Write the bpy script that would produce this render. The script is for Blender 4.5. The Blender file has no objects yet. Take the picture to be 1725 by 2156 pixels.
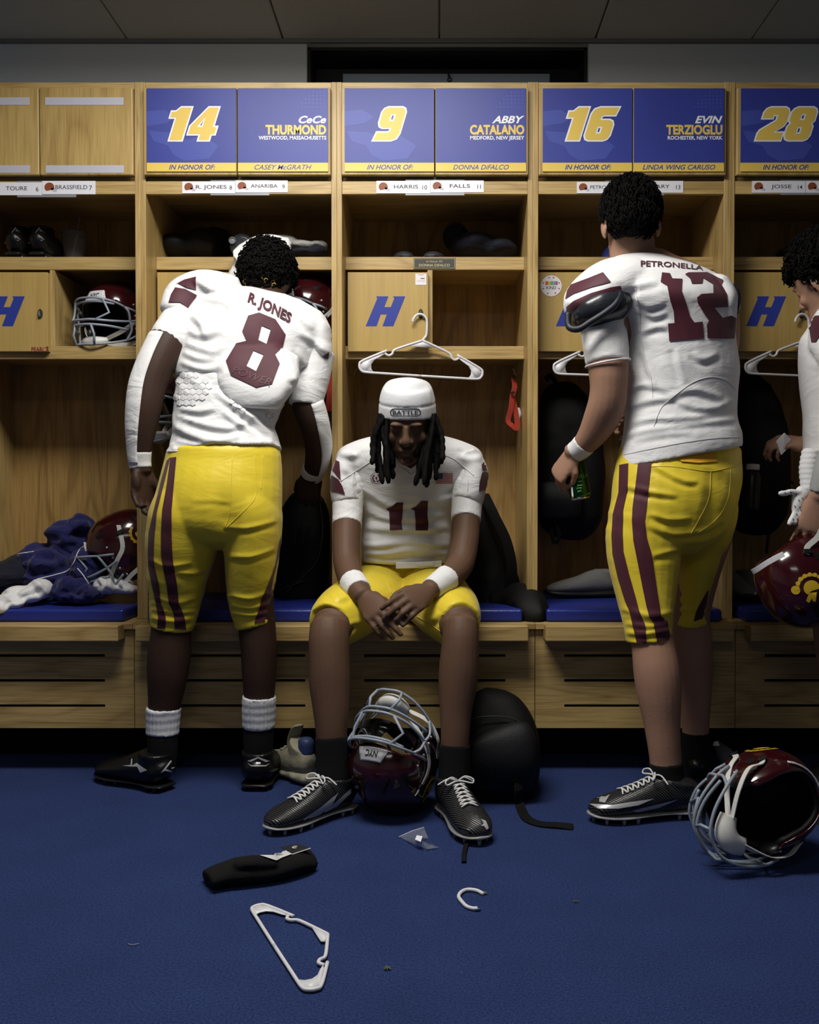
import bpy, bmesh, math, random
import numpy as np
from mathutils import Vector, Matrix, noise, geometry
from mathutils.bvhtree import BVHTree

random.seed(7)
SC = bpy.context.scene
COL = SC.collection
PI = math.pi

# ------------------------------------------------------------------ camera
F = 2030.0            # focal length in pixels of the 1725 x 2156 frame
CX, CY = 918.0, 1078.0
PITCH = math.atan(39.0 / F)
CAMZ = 0.93
cam_data = bpy.data.cameras.new('camera')
cam_data.sensor_width = 36.0
cam_data.lens = 36.0 * F / 2156.0
cam_data.shift_x = -(CX - 862.5) / 2156.0
cam_data.clip_start = 0.05
cam = bpy.data.objects.new('camera', cam_data)
COL.objects.link(cam)
cam.location = (0, 0, CAMZ)
cam.rotation_euler = (PI / 2 - PITCH, 0, 0)
SC.camera = cam

# ------------------------------------------------------------------ world, exposure
world = bpy.data.worlds.new('world')
SC.world = world
world.use_nodes = True
world.node_tree.nodes['Background'].inputs[0].default_value = (0.35, 0.4, 0.5, 1)
world.node_tree.nodes['Background'].inputs[1].default_value = 0.01
SC.view_settings.view_transform = 'Standard'
SC.view_settings.look = 'None'
SC.view_settings.exposure = 0.0
SC.view_settings.gamma = 1.0
SC.view_settings.use_curve_mapping = False

# surface-mounted ceiling fitting, then an unseen fill added behind the camera: (x, y, watts downwards, glow of the diffuser box)
TROFFER_AND_FILL = [(-0.36, 2.12, 48.0, 5.0), (-0.36, -0.60, 6.5, 0.8)]


# ------------------------------------------------------------------ photo geometry helpers
_rm = Matrix.Rotation(-PITCH, 3, 'X')


def ray(px, py):
    """direction through a photo pixel with unit depth along the view axis"""
    d = Vector(((px - CX) / F, 1.0, -(py - CY) / F))
    return _rm @ d


def at(px, py, Y):
    d = ray(px, py)
    return Vector((0, 0, CAMZ)) + d * (Y / d.y)


def mpp(Y):
    return Y / F


# ------------------------------------------------------------------ materials
MATS = {}


def _nt(name):
    m = bpy.data.materials.new(name)
    m.use_nodes = True
    nt = m.node_tree
    return m, nt, nt.nodes['Principled BSDF']


def mat(name, col, rough=0.6, spec=0.5, metal=0.0, bump=0.0, bscale=200.0, var=0.0, vscale=6.0,
        sheen=0.0, coat=0.0, trans=0.0, alpha=1.0, emit=None, estr=0.0, sss=0.0, ior=1.45, stretch=None):
    if name in MATS:
        return MATS[name]
    m, nt, b = _nt(name)
    N, L = nt.nodes, nt.links
    b.inputs['Base Color'].default_value = (*col, 1)
    b.inputs['Roughness'].default_value = rough
    b.inputs['Specular IOR Level'].default_value = spec
    b.inputs['Metallic'].default_value = metal
    b.inputs['IOR'].default_value = ior
    if sheen:
        b.inputs['Sheen Weight'].default_value = sheen
        b.inputs['Sheen Roughness'].default_value = 0.5
    if coat:
        b.inputs['Coat Weight'].default_value = coat
        b.inputs['Coat Roughness'].default_value = 0.08
    if trans:
        b.inputs['Transmission Weight'].default_value = trans
    if alpha < 1:
        b.inputs['Alpha'].default_value = alpha
    if emit:
        b.inputs['Emission Color'].default_value = (*emit, 1)
        b.inputs['Emission Strength'].default_value = estr
    if sss:
        b.inputs['Subsurface Weight'].default_value = sss
        b.inputs['Subsurface Scale'].default_value = 0.01
    tc = None
    if var or bump:
        tc = N.new('ShaderNodeTexCoord')
        src = tc.outputs['Object']
        if stretch:
            mp = N.new('ShaderNodeMapping')
            mp.inputs['Scale'].default_value = stretch
            L.new(src, mp.inputs[0])
            src = mp.outputs[0]
    if var:
        n = N.new('ShaderNodeTexNoise')
        n.inputs['Scale'].default_value = vscale
        n.inputs['Detail'].default_value = 5
        L.new(src, n.inputs['Vector'])
        mx = N.new('ShaderNodeMix')
        mx.data_type = 'RGBA'
        mx.inputs[6].default_value = (*[c * (1 - var) for c in col], 1)
        mx.inputs[7].default_value = (*[min(1, c * (1 + var)) for c in col], 1)
        L.new(n.outputs['Fac'], mx.inputs[0])
        L.new(mx.outputs[2], b.inputs['Base Color'])
    if bump:
        n2 = N.new('ShaderNodeTexNoise')
        n2.inputs['Scale'].default_value = bscale
        n2.inputs['Detail'].default_value = 3
        L.new(src, n2.inputs['Vector'])
        bp = N.new('ShaderNodeBump')
        bp.inputs['Strength'].default_value = bump
        bp.inputs['Distance'].default_value = 0.004
        L.new(n2.outputs['Fac'], bp.inputs['Height'])
        L.new(bp.outputs[0], b.inputs['Normal'])
    MATS[name] = m
    return m


def oak(name, axis='Z', light=(0.50, 0.335, 0.125), dark=(0.345, 0.215, 0.070), cath=0.5, rough=0.42):
    """lacquered oak with the grain along the axis"""
    if name in MATS:
        return MATS[name]
    m, nt, b = _nt(name)
    N, L = nt.nodes, nt.links
    tc = N.new('ShaderNodeTexCoord')
    oi = N.new('ShaderNodeObjectInfo')
    add = N.new('ShaderNodeVectorMath')
    add.operation = 'ADD'
    sc = N.new('ShaderNodeMath')
    sc.operation = 'MULTIPLY'
    sc.inputs[1].default_value = 13.7
    L.new(oi.outputs['Random'], sc.inputs[0])
    cb = N.new('ShaderNodeCombineXYZ')
    for i in range(3):
        L.new(sc.outputs[0], cb.inputs[i])
    L.new(tc.outputs['Object'], add.inputs[0])
    L.new(cb.outputs[0], add.inputs[1])

    def mapped(s_al, s_ac):
        mp = N.new('ShaderNodeMapping')
        v = [s_ac] * 3
        v['XYZ'.index(axis)] = s_al
        mp.inputs['Scale'].default_value = v
        L.new(add.outputs[0], mp.inputs[0])
        return mp.outputs[0]
    # broad cathedral figure
    n0 = N.new('ShaderNodeTexNoise')
    n0.inputs['Scale'].default_value = 1.0
    n0.inputs['Detail'].default_value = 2
    n0.inputs['Distortion'].default_value = 0.6
    L.new(mapped(1.1, 7.0), n0.inputs['Vector'])
    mul = N.new('ShaderNodeMath')
    mul.operation = 'MULTIPLY'
    mul.inputs[1].default_value = 11.0
    L.new(n0.outputs['Fac'], mul.inputs[0])
    fr = N.new('ShaderNodeMath')
    fr.operation = 'PINGPONG'
    fr.inputs[1].default_value = 1.0
    L.new(mul.outputs[0], fr.inputs[0])
    pw = N.new('ShaderNodeMath')
    pw.operation = 'POWER'
    pw.inputs[1].default_value = 2.2
    L.new(fr.outputs[0], pw.inputs[0])
    # fine pores
    n1 = N.new('ShaderNodeTexNoise')
    n1.inputs['Scale'].default_value = 1.0
    n1.inputs['Detail'].default_value = 4
    L.new(mapped(7.0, 190.0), n1.inputs['Vector'])
    # slow tone
    n2 = N.new('ShaderNodeTexNoise')
    n2.inputs['Scale'].default_value = 1.0
    L.new(mapped(1.5, 9.0), n2.inputs['Vector'])
    a = N.new('ShaderNodeMath')
    a.operation = 'MULTIPLY_ADD'
    L.new(pw.outputs[0], a.inputs[0])
    a.inputs[1].default_value = cath
    r1 = N.new('ShaderNodeMapRange')
    r1.inputs[1].default_value = 0.42
    r1.inputs[2].default_value = 0.68
    r1.inputs[3].default_value = 0.0
    r1.inputs[4].default_value = 0.55
    L.new(n1.outputs['Fac'], r1.inputs[0])
    L.new(r1.outputs[0], a.inputs[2])
    mx = N.new('ShaderNodeMix')
    mx.data_type = 'RGBA'
    mx.inputs[6].default_value = (*light, 1)
    mx.inputs[7].default_value = (*dark, 1)
    L.new(a.outputs[0], mx.inputs[0])
    hs = N.new('ShaderNodeHueSaturation')
    mr = N.new('ShaderNodeMapRange')
    mr.inputs[3].default_value = 0.88
    mr.inputs[4].default_value = 1.12
    L.new(n2.outputs['Fac'], mr.inputs[0])
    L.new(mr.outputs[0], hs.inputs['Value'])
    L.new(mx.outputs[2], hs.inputs['Color'])
    L.new(hs.outputs[0], b.inputs['Base Color'])
    b.inputs['Roughness'].default_value = rough
    bp = N.new('ShaderNodeBump')
    bp.inputs['Strength'].default_value = 0.15
    bp.inputs['Distance'].default_value = 0.001
    L.new(n1.outputs['Fac'], bp.inputs['Height'])
    L.new(bp.outputs[0], b.inputs['Normal'])
    MATS[name] = m
    return m


# ------------------------------------------------------------------ objects
def tag(o, label=None, cat=None, group=None, kind=None):
    if label:
        o['label'] = label
    if cat:
        o['category'] = cat
    if group:
        o['group'] = group
    if kind:
        o['kind'] = kind
    return o


def empty(name, loc=(0, 0, 0), rot=None, label=None, cat=None, group=None):
    o = bpy.data.objects.new(name, None)
    o.empty_display_size = 0.05
    COL.objects.link(o)
    o.location = loc
    if rot:
        o.rotation_euler = rot
    return tag(o, label, cat, group)


class MB:
    """collects shapes, builds one mesh"""

    def __init__(self):
        self.v = []
        self.f = []
        self.mi = []

    def add(self, vs, fs, m=0, M=None):
        o = len(self.v)
        if M is not None:
            vs = [M @ Vector(v) for v in vs]
        self.v += [tuple(v) for v in vs]
        self.f += [tuple(i + o for i in f) for f in fs]
        self.mi += [m] * len(fs)
        return self

    def box(self, x0, x1, y0, y1, z0, z1, m=0, M=None):
        vs = [(x0, y0, z0), (x1, y0, z0), (x1, y1, z0), (x0, y1, z0), (x0, y0, z1), (x1, y0, z1), (x1, y1, z1), (x0, y1, z1)]
        fs = [(0, 3, 2, 1), (4, 5, 6, 7), (0, 1, 5, 4), (1, 2, 6, 5), (2, 3, 7, 6), (3, 0, 4, 7)]
        return self.add(vs, fs, m, M)

    def prism(self, pts, y0, y1, m=0, M=None, holes=None):
        """outline in x,z extruded between y0 (front) and y1"""
        loops = [pts] + (holes or [])
        vs2, tris = fill2d(loops)
        n = len(vs2)
        vs = [(x, y0, z) for x, z in vs2] + [(x, y1, z) for x, z in vs2]
        fs = [t for t in tris] + [tuple(reversed([i + n for i in t])) for t in tris]
        o = 0
        for lp in loops:
            k = len(lp)
            for i in range(k):
                a, b_ = o + i, o + (i + 1) % k
                fs.append((a, a + n, b_ + n, b_))
            o += k
        return self.add(vs, fs, m, M)

    def tube(self, path, r, n=8, m=0, M=None, closed=False, caps=True, flat=None):
        """round (or flat: (width, thickness) with up vector) sweep along a path"""
        vs, fs = sweep(path, r, n, closed, caps)
        return self.add(vs, fs, m, M)

    def loft(self, st, n=20, sub=4, m=0, M=None, ref=(1, 0, 0), caps=True, level=False):
        vs, fs = loft(st, n, sub, ref, caps, level=level)
        return self.add(vs, fs, m, M)

    def ell(self, c, r, n=16, k=10, m=0, M=None, rot=None):
        vs, fs = [], []
        R = rot or Matrix.Identity(3)
        c = Vector(c)
        for j in range(1, k):
            t = PI * j / k
            for i in range(n):
                a = 2 * PI * i / n
                vs.append(c + R @ Vector((r[0] * math.sin(t) * math.cos(a), r[1] * math.sin(t) * math.sin(a), r[2] * math.cos(t))))
        vs.append(c + R @ Vector((0, 0, r[2])))
        vs.append(c - R @ Vector((0, 0, r[2])))
        T, B = len(vs) - 2, len(vs) - 1
        for j in range(k - 2):
            for i in range(n):
                a, b_ = j * n + i, j * n + (i + 1) % n
                fs.append((a, a + n, b_ + n, b_))
        for i in range(n):
            fs.append((T, i, (i + 1) % n))
            o = (k - 2) * n
            fs.append((B, o + (i + 1) % n, o + i))
        return self.add(vs, fs, m, M)

    def lathe(self, prof, n=24, m=0, M=None, caps=True):
        """profile of (r, z) turned round z"""
        vs, fs = [], []
        for r, z in prof:
            for i in range(n):
                a = 2 * PI * i / n
                vs.append((r * math.cos(a), r * math.sin(a), z))
        for j in range(len(prof) - 1):
            for i in range(n):
                a, b_ = j * n + i, j * n + (i + 1) % n
                fs.append((a, b_, b_ + n, a + n))
        if caps:
            fs.append(tuple(reversed(range(n))))
            o = (len(prof) - 1) * n
            fs.append(tuple(range(o, o + n)))
        return self.add(vs, fs, m, M)

    def mesh(self, name, mats, smooth=False):
        me = bpy.data.meshes.new(name)
        me.from_pydata(self.v, [], self.f)
        for m in (mats if isinstance(mats, (list, tuple)) else [mats]):
            me.materials.append(m)
        if any(self.mi):
            me.polygons.foreach_set('material_index', self.mi)
        bm = bmesh.new()
        bm.from_mesh(me)
        bmesh.ops.recalc_face_normals(bm, faces=bm.faces)
        bm.to_mesh(me)
        bm.free()
        if smooth:
            me.polygons.foreach_set('use_smooth', [True] * len(me.polygons))
        me.update()
        return me

    def build(self, name, mats, parent=None, smooth=False, bevel=0.0, seg=2, world=True, solid=0.0, sub=0, angle=None):
        me = self.mesh(name, mats, smooth)
        return place(name, me, parent, bevel, seg, world, solid, sub, angle)


def place(name, me, parent=None, bevel=0.0, seg=2, world=True, solid=0.0, sub=0, angle=None):
    o = bpy.data.objects.new(name, me)
    COL.objects.link(o)
    if parent is not None:
        o.parent = parent
        if world:
            o.matrix_parent_inverse = wmat(parent).inverted()
    if solid:
        md = o.modifiers.new('solidify', 'SOLIDIFY')
        md.thickness = solid
        md.offset = 0
    if sub:
        md = o.modifiers.new('subdiv', 'SUBSURF')
        md.levels = sub
        md.render_levels = sub
    if bevel:
        md = o.modifiers.new('bevel', 'BEVEL')
        md.width = bevel
        md.segments = seg
        md.limit_method = 'ANGLE'
        md.angle_limit = math.radians(40)
    if angle:
        for p in me.polygons:
            p.use_smooth = True
        try:
            me.set_sharp_from_angle(angle=math.radians(angle))
        except Exception:
            pass
    return o


def wmat(o):
    m = o.matrix_basis.copy() if o.type != 'X' else o.matrix_basis
    if o.parent is not None:
        m = wmat(o.parent) @ o.matrix_parent_inverse @ m
    return m


def dup(root, loc=None, rot=None, label=None, group=None):
    r = root.copy()
    COL.objects.link(r)
    if loc is not None:
        r.location = loc
    if rot is not None:
        r.rotation_euler = rot
    tag(r, label, None, group)
    for ch in list(root.children):
        c = ch.copy()
        COL.objects.link(c)
        c.parent = r
        for g in list(ch.children):
            d = g.copy()
            COL.objects.link(d)
            d.parent = c
    return r


# ------------------------------------------------------------------ shape helpers
def fill2d(loops, maxlen=None, grid=None):
    """triangulate an outline with holes; optional inner grid points. returns verts2d, triangles"""
    vs, es = [], []
    for lp in loops:
        pts = []
        k = len(lp)
        for i in range(k):
            a, b_ = Vector(lp[i][:2]), Vector(lp[(i + 1) % k][:2])
            n = max(1, int((b_ - a).length / maxlen)) if maxlen else 1
            for j in range(n):
                pts.append(a.lerp(b_, j / n))
        o = len(vs)
        vs += pts
        es += [(o + i, o + (i + 1) % len(pts)) for i in range(len(pts))]
    nb = len(vs)
    if grid:
        xs = [v.x for v in vs]
        ys = [v.y for v in vs]
        x = min(xs) + grid * 0.37
        while x < max(xs):
            y = min(ys) + grid * 0.41
            while y < max(ys):
                vs.append(Vector((x, y)))
                y += grid
            x += grid
    rv, re, rf, ov, oe, of = geometry.delaunay_2d_cdt(vs, es, [], 0, 1e-7)
    # keep triangles inside (even-odd)
    polys = []
    o = 0
    cnt = []
    for lp in loops:
        polys.append([(p[0], p[1]) for p in lp])

    def inside(x, y):
        c = False
        for lp in polys:
            j = len(lp) - 1
            for i in range(len(lp)):
                xi, yi = lp[i]
                xj, yj = lp[j]
                if (yi > y) != (yj > y) and x < (xj - xi) * (y - yi) / (yj - yi) + xi:
                    c = not c
                j = i
        return c
    tris = []
    for f in rf:
        cx = sum(rv[i][0] for i in f) / len(f)
        cy = sum(rv[i][1] for i in f) / len(f)
        if inside(cx, cy):
            tris.append(tuple(f))
    if not grid:
        # original vertices come first and keep their order when nothing merged
        mp = {}
        for ni, olds in enumerate(ov):
            for oo in olds:
                mp[oo] = ni
        if len(rv) == nb:
            inv = {v: k for k, v in mp.items()}
            tris = [tuple(inv.get(i, i) for i in t) for t in tris]
            return [tuple(v) for v in vs], tris
    return [tuple(v) for v in rv], tris


def crom(vals, sub):
    """Catmull-Rom through a list of Vectors / tuples"""
    out = []
    n = len(vals)
    V = [Vector(v) for v in vals]
    for i in range(n - 1):
        p0 = V[max(i - 1, 0)]
        p1, p2 = V[i], V[i + 1]
        p3 = V[min(i + 2, n - 1)]
        for j in range(sub):
            t = j / sub
            out.append(0.5 * ((2 * p1) + (p2 - p0) * t + (2 * p0 - 5 * p1 + 4 * p2 - p3) * t * t + (3 * p1 - p0 - 3 * p2 + p3) * t ** 3))
    out.append(V[-1])
    return out


def frames(path, ref, closed=False):
    fr = []
    n = len(path)
    ref = Vector(ref)
    for i in range(n):
        if closed:
            t = path[(i + 1) % n] - path[i - 1]
        else:
            t = path[min(i + 1, n - 1)] - path[max(i - 1, 0)]
        t.normalize()
        x = ref - t * ref.dot(t)
        if x.length < 1e-4:
            x = Vector((0, 1, 0)) - t * t.y
        x.normalize()
        y = t.cross(x)
        fr.append((x, y, t))
    return fr


def loft(st, n=20, sub=4, ref=(1, 0, 0), caps=True, exp=2.0, level=False):
    """st: list of (centre, rx, ry[, exponent]); closed solid of elliptic sections"""
    ps = crom([s[0] for s in st], sub)
    rr = crom([(s[1], s[2], (s[3] if len(s) > 3 else exp)) for s in st], sub)
    fr = frames(ps, ref)
    if level:      # horizontal sections
        fr = [(Vector((1, 0, 0)), Vector((0, 1, 0)), Vector((0, 0, 1 if ps[-1].z > ps[0].z else -1)))] * len(ps)
    vs, fs = [], []
    for p, r, (x, y, t) in zip(ps, rr, fr):
        e = 2.0 / max(r.z, 1.0)
        for i in range(n):
            a = 2 * PI * i / n
            c, s = math.cos(a), math.sin(a)
            vs.append(p + x * (abs(r.x) * math.copysign(abs(c) ** e, c)) + y * (abs(r.y) * math.copysign(abs(s) ** e, s)))
    m = len(ps)
    for j in range(m - 1):
        for i in range(n):
            a, b_ = j * n + i, j * n + (i + 1) % n
            fs.append((a, b_, b_ + n, a + n))
    if caps:
        # domed ends
        for end in (0, m - 1):
            sgn = -1 if end == 0 else 1
            p = ps[end] + fr[end][2] * sgn * min(rr[end].x, rr[end].y) * (0.45 if caps == 'dome' else 0.0)
            base = end * n
            k = len(vs)
            if caps == 'dome':
                for i in range(n):
                    vs.append(ps[end].lerp(p, 0.75) + (vs[base + i] - ps[end]) * 0.66)
                vs.append(p)
                for i in range(n):
                    a, b_ = base + i, base + (i + 1) % n
                    fs.append((b_, a, k + i, k + (i + 1) % n) if end == 0 else (a, b_, k + (i + 1) % n, k + i))
                    fs.append((k + (i + 1) % n, k + i, k + n) if end == 0 else (k + i, k + (i + 1) % n, k + n))
            else:
                f = tuple(range(base, base + n))
                fs.append(tuple(reversed(f)) if end == 0 else f)
    return vs, fs


def sweep(path, r, n=8, closed=False, caps=True):
    P = [Vector(p) for p in path]
    m = len(P)
    rad = r if isinstance(r, (list, tuple)) else [r] * m
    t0 = (P[1] - P[0]).normalized()
    x = t0.orthogonal().normalized()
    vs, fs = [], []
    for i in range(m):
        if closed:
            t = (P[(i + 1) % m] - P[i - 1]).normalized()
        else:
            t = (P[min(i + 1, m - 1)] - P[max(i - 1, 0)]).normalized()
        x = (x - t * x.dot(t)).normalized()
        y = t.cross(x)
        for k in range(n):
            a = 2 * PI * k / n
            vs.append(P[i] + (x * math.cos(a) + y * math.sin(a)) * rad[i])
    for i in range(m if closed else m - 1):
        for k in range(n):
            a, b_ = i * n + k, i * n + (k + 1) % n
            c, d = ((i + 1) % m) * n + (k + 1) % n, ((i + 1) % m) * n + k
            fs.append((a, b_, c, d))
    if caps and not closed:
        fs.append(tuple(reversed(range(n))))
        fs.append(tuple(range((m - 1) * n, m * n)))
    return vs, fs


def ribbon(path, w, th, up, closed=False):
    """flat strap along a path; up: width direction (Vector or list)"""
    P = [Vector(p) for p in path]
    m = len(P)
    vs, fs = [], []
    for i in range(m):
        t = (P[min(i + 1, m - 1)] - P[max(i - 1, 0)]).normalized()
        u = Vector(up[i] if isinstance(up, list) else up)
        u = (u - t * u.dot(t)).normalized()
        nn = t.cross(u)
        ww = w[i] if isinstance(w, (list, tuple)) else w
        for a, b_ in ((-1, -1), (1, -1), (1, 1), (-1, 1)):
            vs.append(P[i] + u * (a * ww / 2) + nn * (b_ * th / 2))
    for i in range(m - 1):
        for k in range(4):
            a, b_ = i * 4 + k, i * 4 + (k + 1) % 4
            fs.append((a, b_, b_ + 4, a + 4))
    fs.append((3, 2, 1, 0))
    e = (m - 1) * 4
    fs.append((e, e + 1, e + 2, e + 3))
    return vs, fs


def arc(c, r, a0, a1, n, u=(1, 0, 0), v=(0, 0, 1)):
    c, u, v = Vector(c), Vector(u), Vector(v)
    return [c + u * (r * math.cos(a0 + (a1 - a0) * i / n)) + v * (r * math.sin(a0 + (a1 - a0) * i / n)) for i in range(n + 1)]


# ------------------------------------------------------------------ lettering
_TXT = {}


def text2d(s, bold=0.0, shear=0.0, spacing=1.0):
    """triangles of a line of lettering, height of a capital = 1, left = 0, baseline = 0. returns verts2d, tris, width"""
    key = (s, bold, shear, spacing)
    if key in _TXT:
        return _TXT[key]
    cu = bpy.data.curves.new('lettering', 'FONT')
    cu.body = s
    cu.size = 1.0
    cu.offset = bold
    cu.shear = shear
    cu.space_character = spacing
    cu.resolution_u = 3
    o = bpy.data.objects.new('lettering', cu)
    COL.objects.link(o)
    dg = bpy.context.evaluated_depsgraph_get()
    me = o.evaluated_get(dg).to_mesh()
    vs = [(v.co.x, v.co.y) for v in me.vertices]
    fs = [tuple(p.vertices) for p in me.polygons]
    o.evaluated_get(dg).to_mesh_clear()
    bpy.data.objects.remove(o)
    bpy.data.curves.remove(cu)
    if not vs:
        return [], [], 0
    seen, remap, uv_ = {}, [], []
    for v in vs:
        kk = (round(v[0], 5), round(v[1], 5))
        if kk not in seen:
            seen[kk] = len(uv_)
            uv_.append(v)
        remap.append(seen[kk])
    vs = uv_
    fs = [f for f in (tuple(remap[i] for i in f) for f in fs) if len(set(f)) == len(f)]
    k = 1 / 0.729
    x0 = min(v[0] for v in vs)
    vs = [((x - x0) * k, y * k) for x, y in vs]
    w = max(v[0] for v in vs)
    _TXT[key] = (vs, fs, w)
    return _TXT[key]


def put_text(mb, s, x, z, h, y, m, align='l', width=None, bold=0.0, shear=0.0, spacing=1.0, M=None):
    """lettering in the x,z plane at depth y facing -y; width squeezes or stretches to that width"""
    vs, fs, w = text2d(s, bold, shear, spacing)
    if not vs:
        return
    kx = (width / w) if width else h
    ww = w * kx
    x0 = x - (ww if align == 'r' else ww / 2 if align == 'c' else 0)
    mb.add([(x0 + vx * kx, y, z + vy * h) for vx, vy in vs], fs, m, M)


GLYPH = {
    '1': [[(.30, 0), (.80, 0), (.80, 1.4), (.38, 1.4), (.22, 1.22), (.05, 1.22), (.05, .98), (.30, .98)]],
    '4': [[(.5, 0), (.92, 0), (.92, .26), (1.08, .26), (1.08, .56), (.92, .56), (.92, 1.4), (.52, 1.4), (0, .60), (0, .26), (.5, .26)],
          [(.5, .56), (.5, 1.0), (.27, .56)]],
    '6': [[(.2, 0), (.8, 0), (.93, .06), (1, .2), (1, .65), (.93, .80), (.8, .86), (.42, .86), (.42, 1.0), (.5, 1.08), (.98, 1.08), (1.04, 1.4), (.28, 1.4), (.08, 1.32), (0, 1.12), (0, .2), (.07, .06)],
          [(.40, .28), (.60, .28), (.60, .58), (.40, .58)]],
    '2': [[(0, 0), (1, 0), (1, .32), (.58, .32), (.94, .62), (1, .78), (1, 1.18), (.93, 1.33), (.8, 1.4), (.2, 1.4), (.07, 1.33), (0, 1.2), (0, .95), (.40, .95), (.40, 1.09), (.60, 1.09), (.60, .84), (.05, .42), (0, .3)]],
    '8': [[(.2, 0), (.8, 0), (.93, .06), (1, .2), (1, .58), (.90, .71), (1, .84), (1, 1.2), (.93, 1.33), (.8, 1.4), (.2, 1.4), (.07, 1.33), (0, 1.2), (0, .84), (.10, .71), (0, .58), (0, .2), (.07, .06)],
          [(.40, .27), (.60, .27), (.60, .57), (.40, .57)], [(.40, .86), (.60, .86), (.60, 1.13), (.40, 1.13)]],
}
GLYPH['9'] = [[(1.0 - x, 1.4 - y) for x, y in lp] for lp in GLYPH['6']]


def grow(lp, d):
    """offset a closed outline outwards (positive) by d, mitred and limited"""
    n = len(lp)
    area = sum(lp[i][0] * lp[(i + 1) % n][1] - lp[(i + 1) % n][0] * lp[i][1] for i in range(n))
    s = 1 if area > 0 else -1
    out = []
    for i in range(n):
        a, b_, c = Vector(lp[i - 1]), Vector(lp[i]), Vector(lp[(i + 1) % n])
        e1, e2 = (b_ - a).normalized(), (c - b_).normalized()
        n1, n2 = Vector((e1.y, -e1.x)) * s, Vector((e2.y, -e2.x)) * s
        bis = n1 + n2
        if bis.length < 1e-4:
            bis = n1
        bis.normalize()
        k = d / max(0.45, bis.dot(n1))
        out.append(tuple(b_ + bis * k))
    return out


def put_number(mb, s, cx, cz, h, y, m_in, m_out, shear=0.35, aspect=0.80, gap=0.16, outline=0.065, M=None):
    total = sum({'1': 0.86, '4': 1.08}.get(c, 1.0) for c in s) + gap * (len(s) - 1)
    k = h / 1.4
    kx = k * aspect / 0.62 * 0.62 * 1.0
    x = -total / 2
    for c in s:
        off = -0.0
        for d, mi, yy in ((outline, m_out, y), (0.0, m_in, y - 0.0006)):
            loops = []
            for q, lp in enumerate(GLYPH[c]):
                g = grow(lp, d if q == 0 else -d) if d else lp
                loops.append([((px + x + off + shear * (pz - 0.7)) * kx + cx, (pz - 0.7) * k + cz) for px, pz in g])
            vs, tr = fill2d(loops)
            mb.add([(a, yy, b_) for a, b_ in vs], tr, mi, M)
        x += {'1': 0.86, '4': 1.08}.get(c, 1.0) + gap


# ------------------------------------------------------------------ fused organic shapes
def crease(me, folds):
    """press cloth folds into a mesh: each fold is (photo points, half width in px, height in m); one flank rises, the other sinks"""
    me.update()
    n = len(me.vertices)
    co = np.empty(n * 3)
    me.vertices.foreach_get('co', co)
    co = co.reshape(n, 3)
    no = np.array([tuple(v.normal) for v in me.vertices])
    R = np.array(_rm.transposed())
    q = (co - np.array((0, 0, CAMZ))) @ R.T
    px = np.stack((CX + F * q[:, 0] / q[:, 1], CY - F * q[:, 2] / q[:, 1]), 1)
    face = np.clip(-no[:, 1] * 1.6 + .25, 0, 1)
    out = np.zeros(n)
    for pts, w, amp in folds:
        P = np.array([tuple(p)[:2] for p in crom([(x, y, 0) for x, y in pts], 6)])
        best = np.full(n, 1e9)
        sg = np.zeros(n)
        tt = np.zeros(n)
        m = len(P) - 1
        for i in range(m):
            a, d = P[i], P[i + 1] - P[i]
            L2 = max(1e-9, d @ d)
            t = np.clip(((px - a) @ d) / L2, 0, 1)
            r = px - a - t[:, None] * d
            ds = np.hypot(r[:, 0], r[:, 1])
            cr = (d[0] * r[:, 1] - d[1] * r[:, 0]) / math.sqrt(L2)
            k = ds < best
            best[k] = ds[k]
            sg[k] = np.sign(cr[k])
            tt[k] = (i + t[k]) / m
        s = sg * best / w
        taper = np.sin(np.clip(tt, 0.0, 1.0) * math.pi) ** .6
        out += amp * taper * (-s) * np.exp(.5 - s * s / 2)
    co += no * (out * face)[:, None]
    me.vertices.foreach_set('co', co.ravel())
    me.update()


def fuse(name, mb, mats, parent=None, voxel=0.006, smooth=6, factor=0.5, disp=None, world=True, folds=None):
    """union of overlapping closed shapes as one continuous skin"""
    me = mb.mesh('tmp', [])
    o = bpy.data.objects.new('tmp', me)
    COL.objects.link(o)
    md = o.modifiers.new('r', 'REMESH')
    md.mode = 'VOXEL'
    md.voxel_size = voxel
    md.adaptivity = 0.0
    if smooth:
        ms = o.modifiers.new('s', 'SMOOTH')
        ms.factor = factor
        ms.iterations = smooth
    dg = bpy.context.evaluated_depsgraph_get()
    me2 = bpy.data.meshes.new_from_object(o.evaluated_get(dg))
    bpy.data.objects.remove(o)
    bpy.data.meshes.remove(me)
    me2.name = name
    if disp:
        me2.update()
        nv = len(me2.vertices)
        nor = [v.normal.copy() for v in me2.vertices]
        for v, nn in zip(me2.vertices, nor):
            d = disp(v.co, nn)
            if isinstance(d, Vector):
                v.co += d
            elif d:
                v.co += nn * d
    if folds:
        crease(me2, folds)
    me2.materials.clear()
    for m in (mats if isinstance(mats, (list, tuple)) else [mats]):
        me2.materials.append(m)
    me2.polygons.foreach_set('use_smooth', [True] * len(me2.polygons))
    me2.update()
    return place(name, me2, parent, world=world)


def bvh_of(*objs):
    vs, fs = [], []
    for o in objs:
        M = wmat(o)
        k = len(vs)
        vs += [M @ v.co for v in o.data.vertices]
        fs += [tuple(i + k for i in p.vertices) for p in o.data.polygons]
    return BVHTree.FromPolygons(vs, fs)


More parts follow.
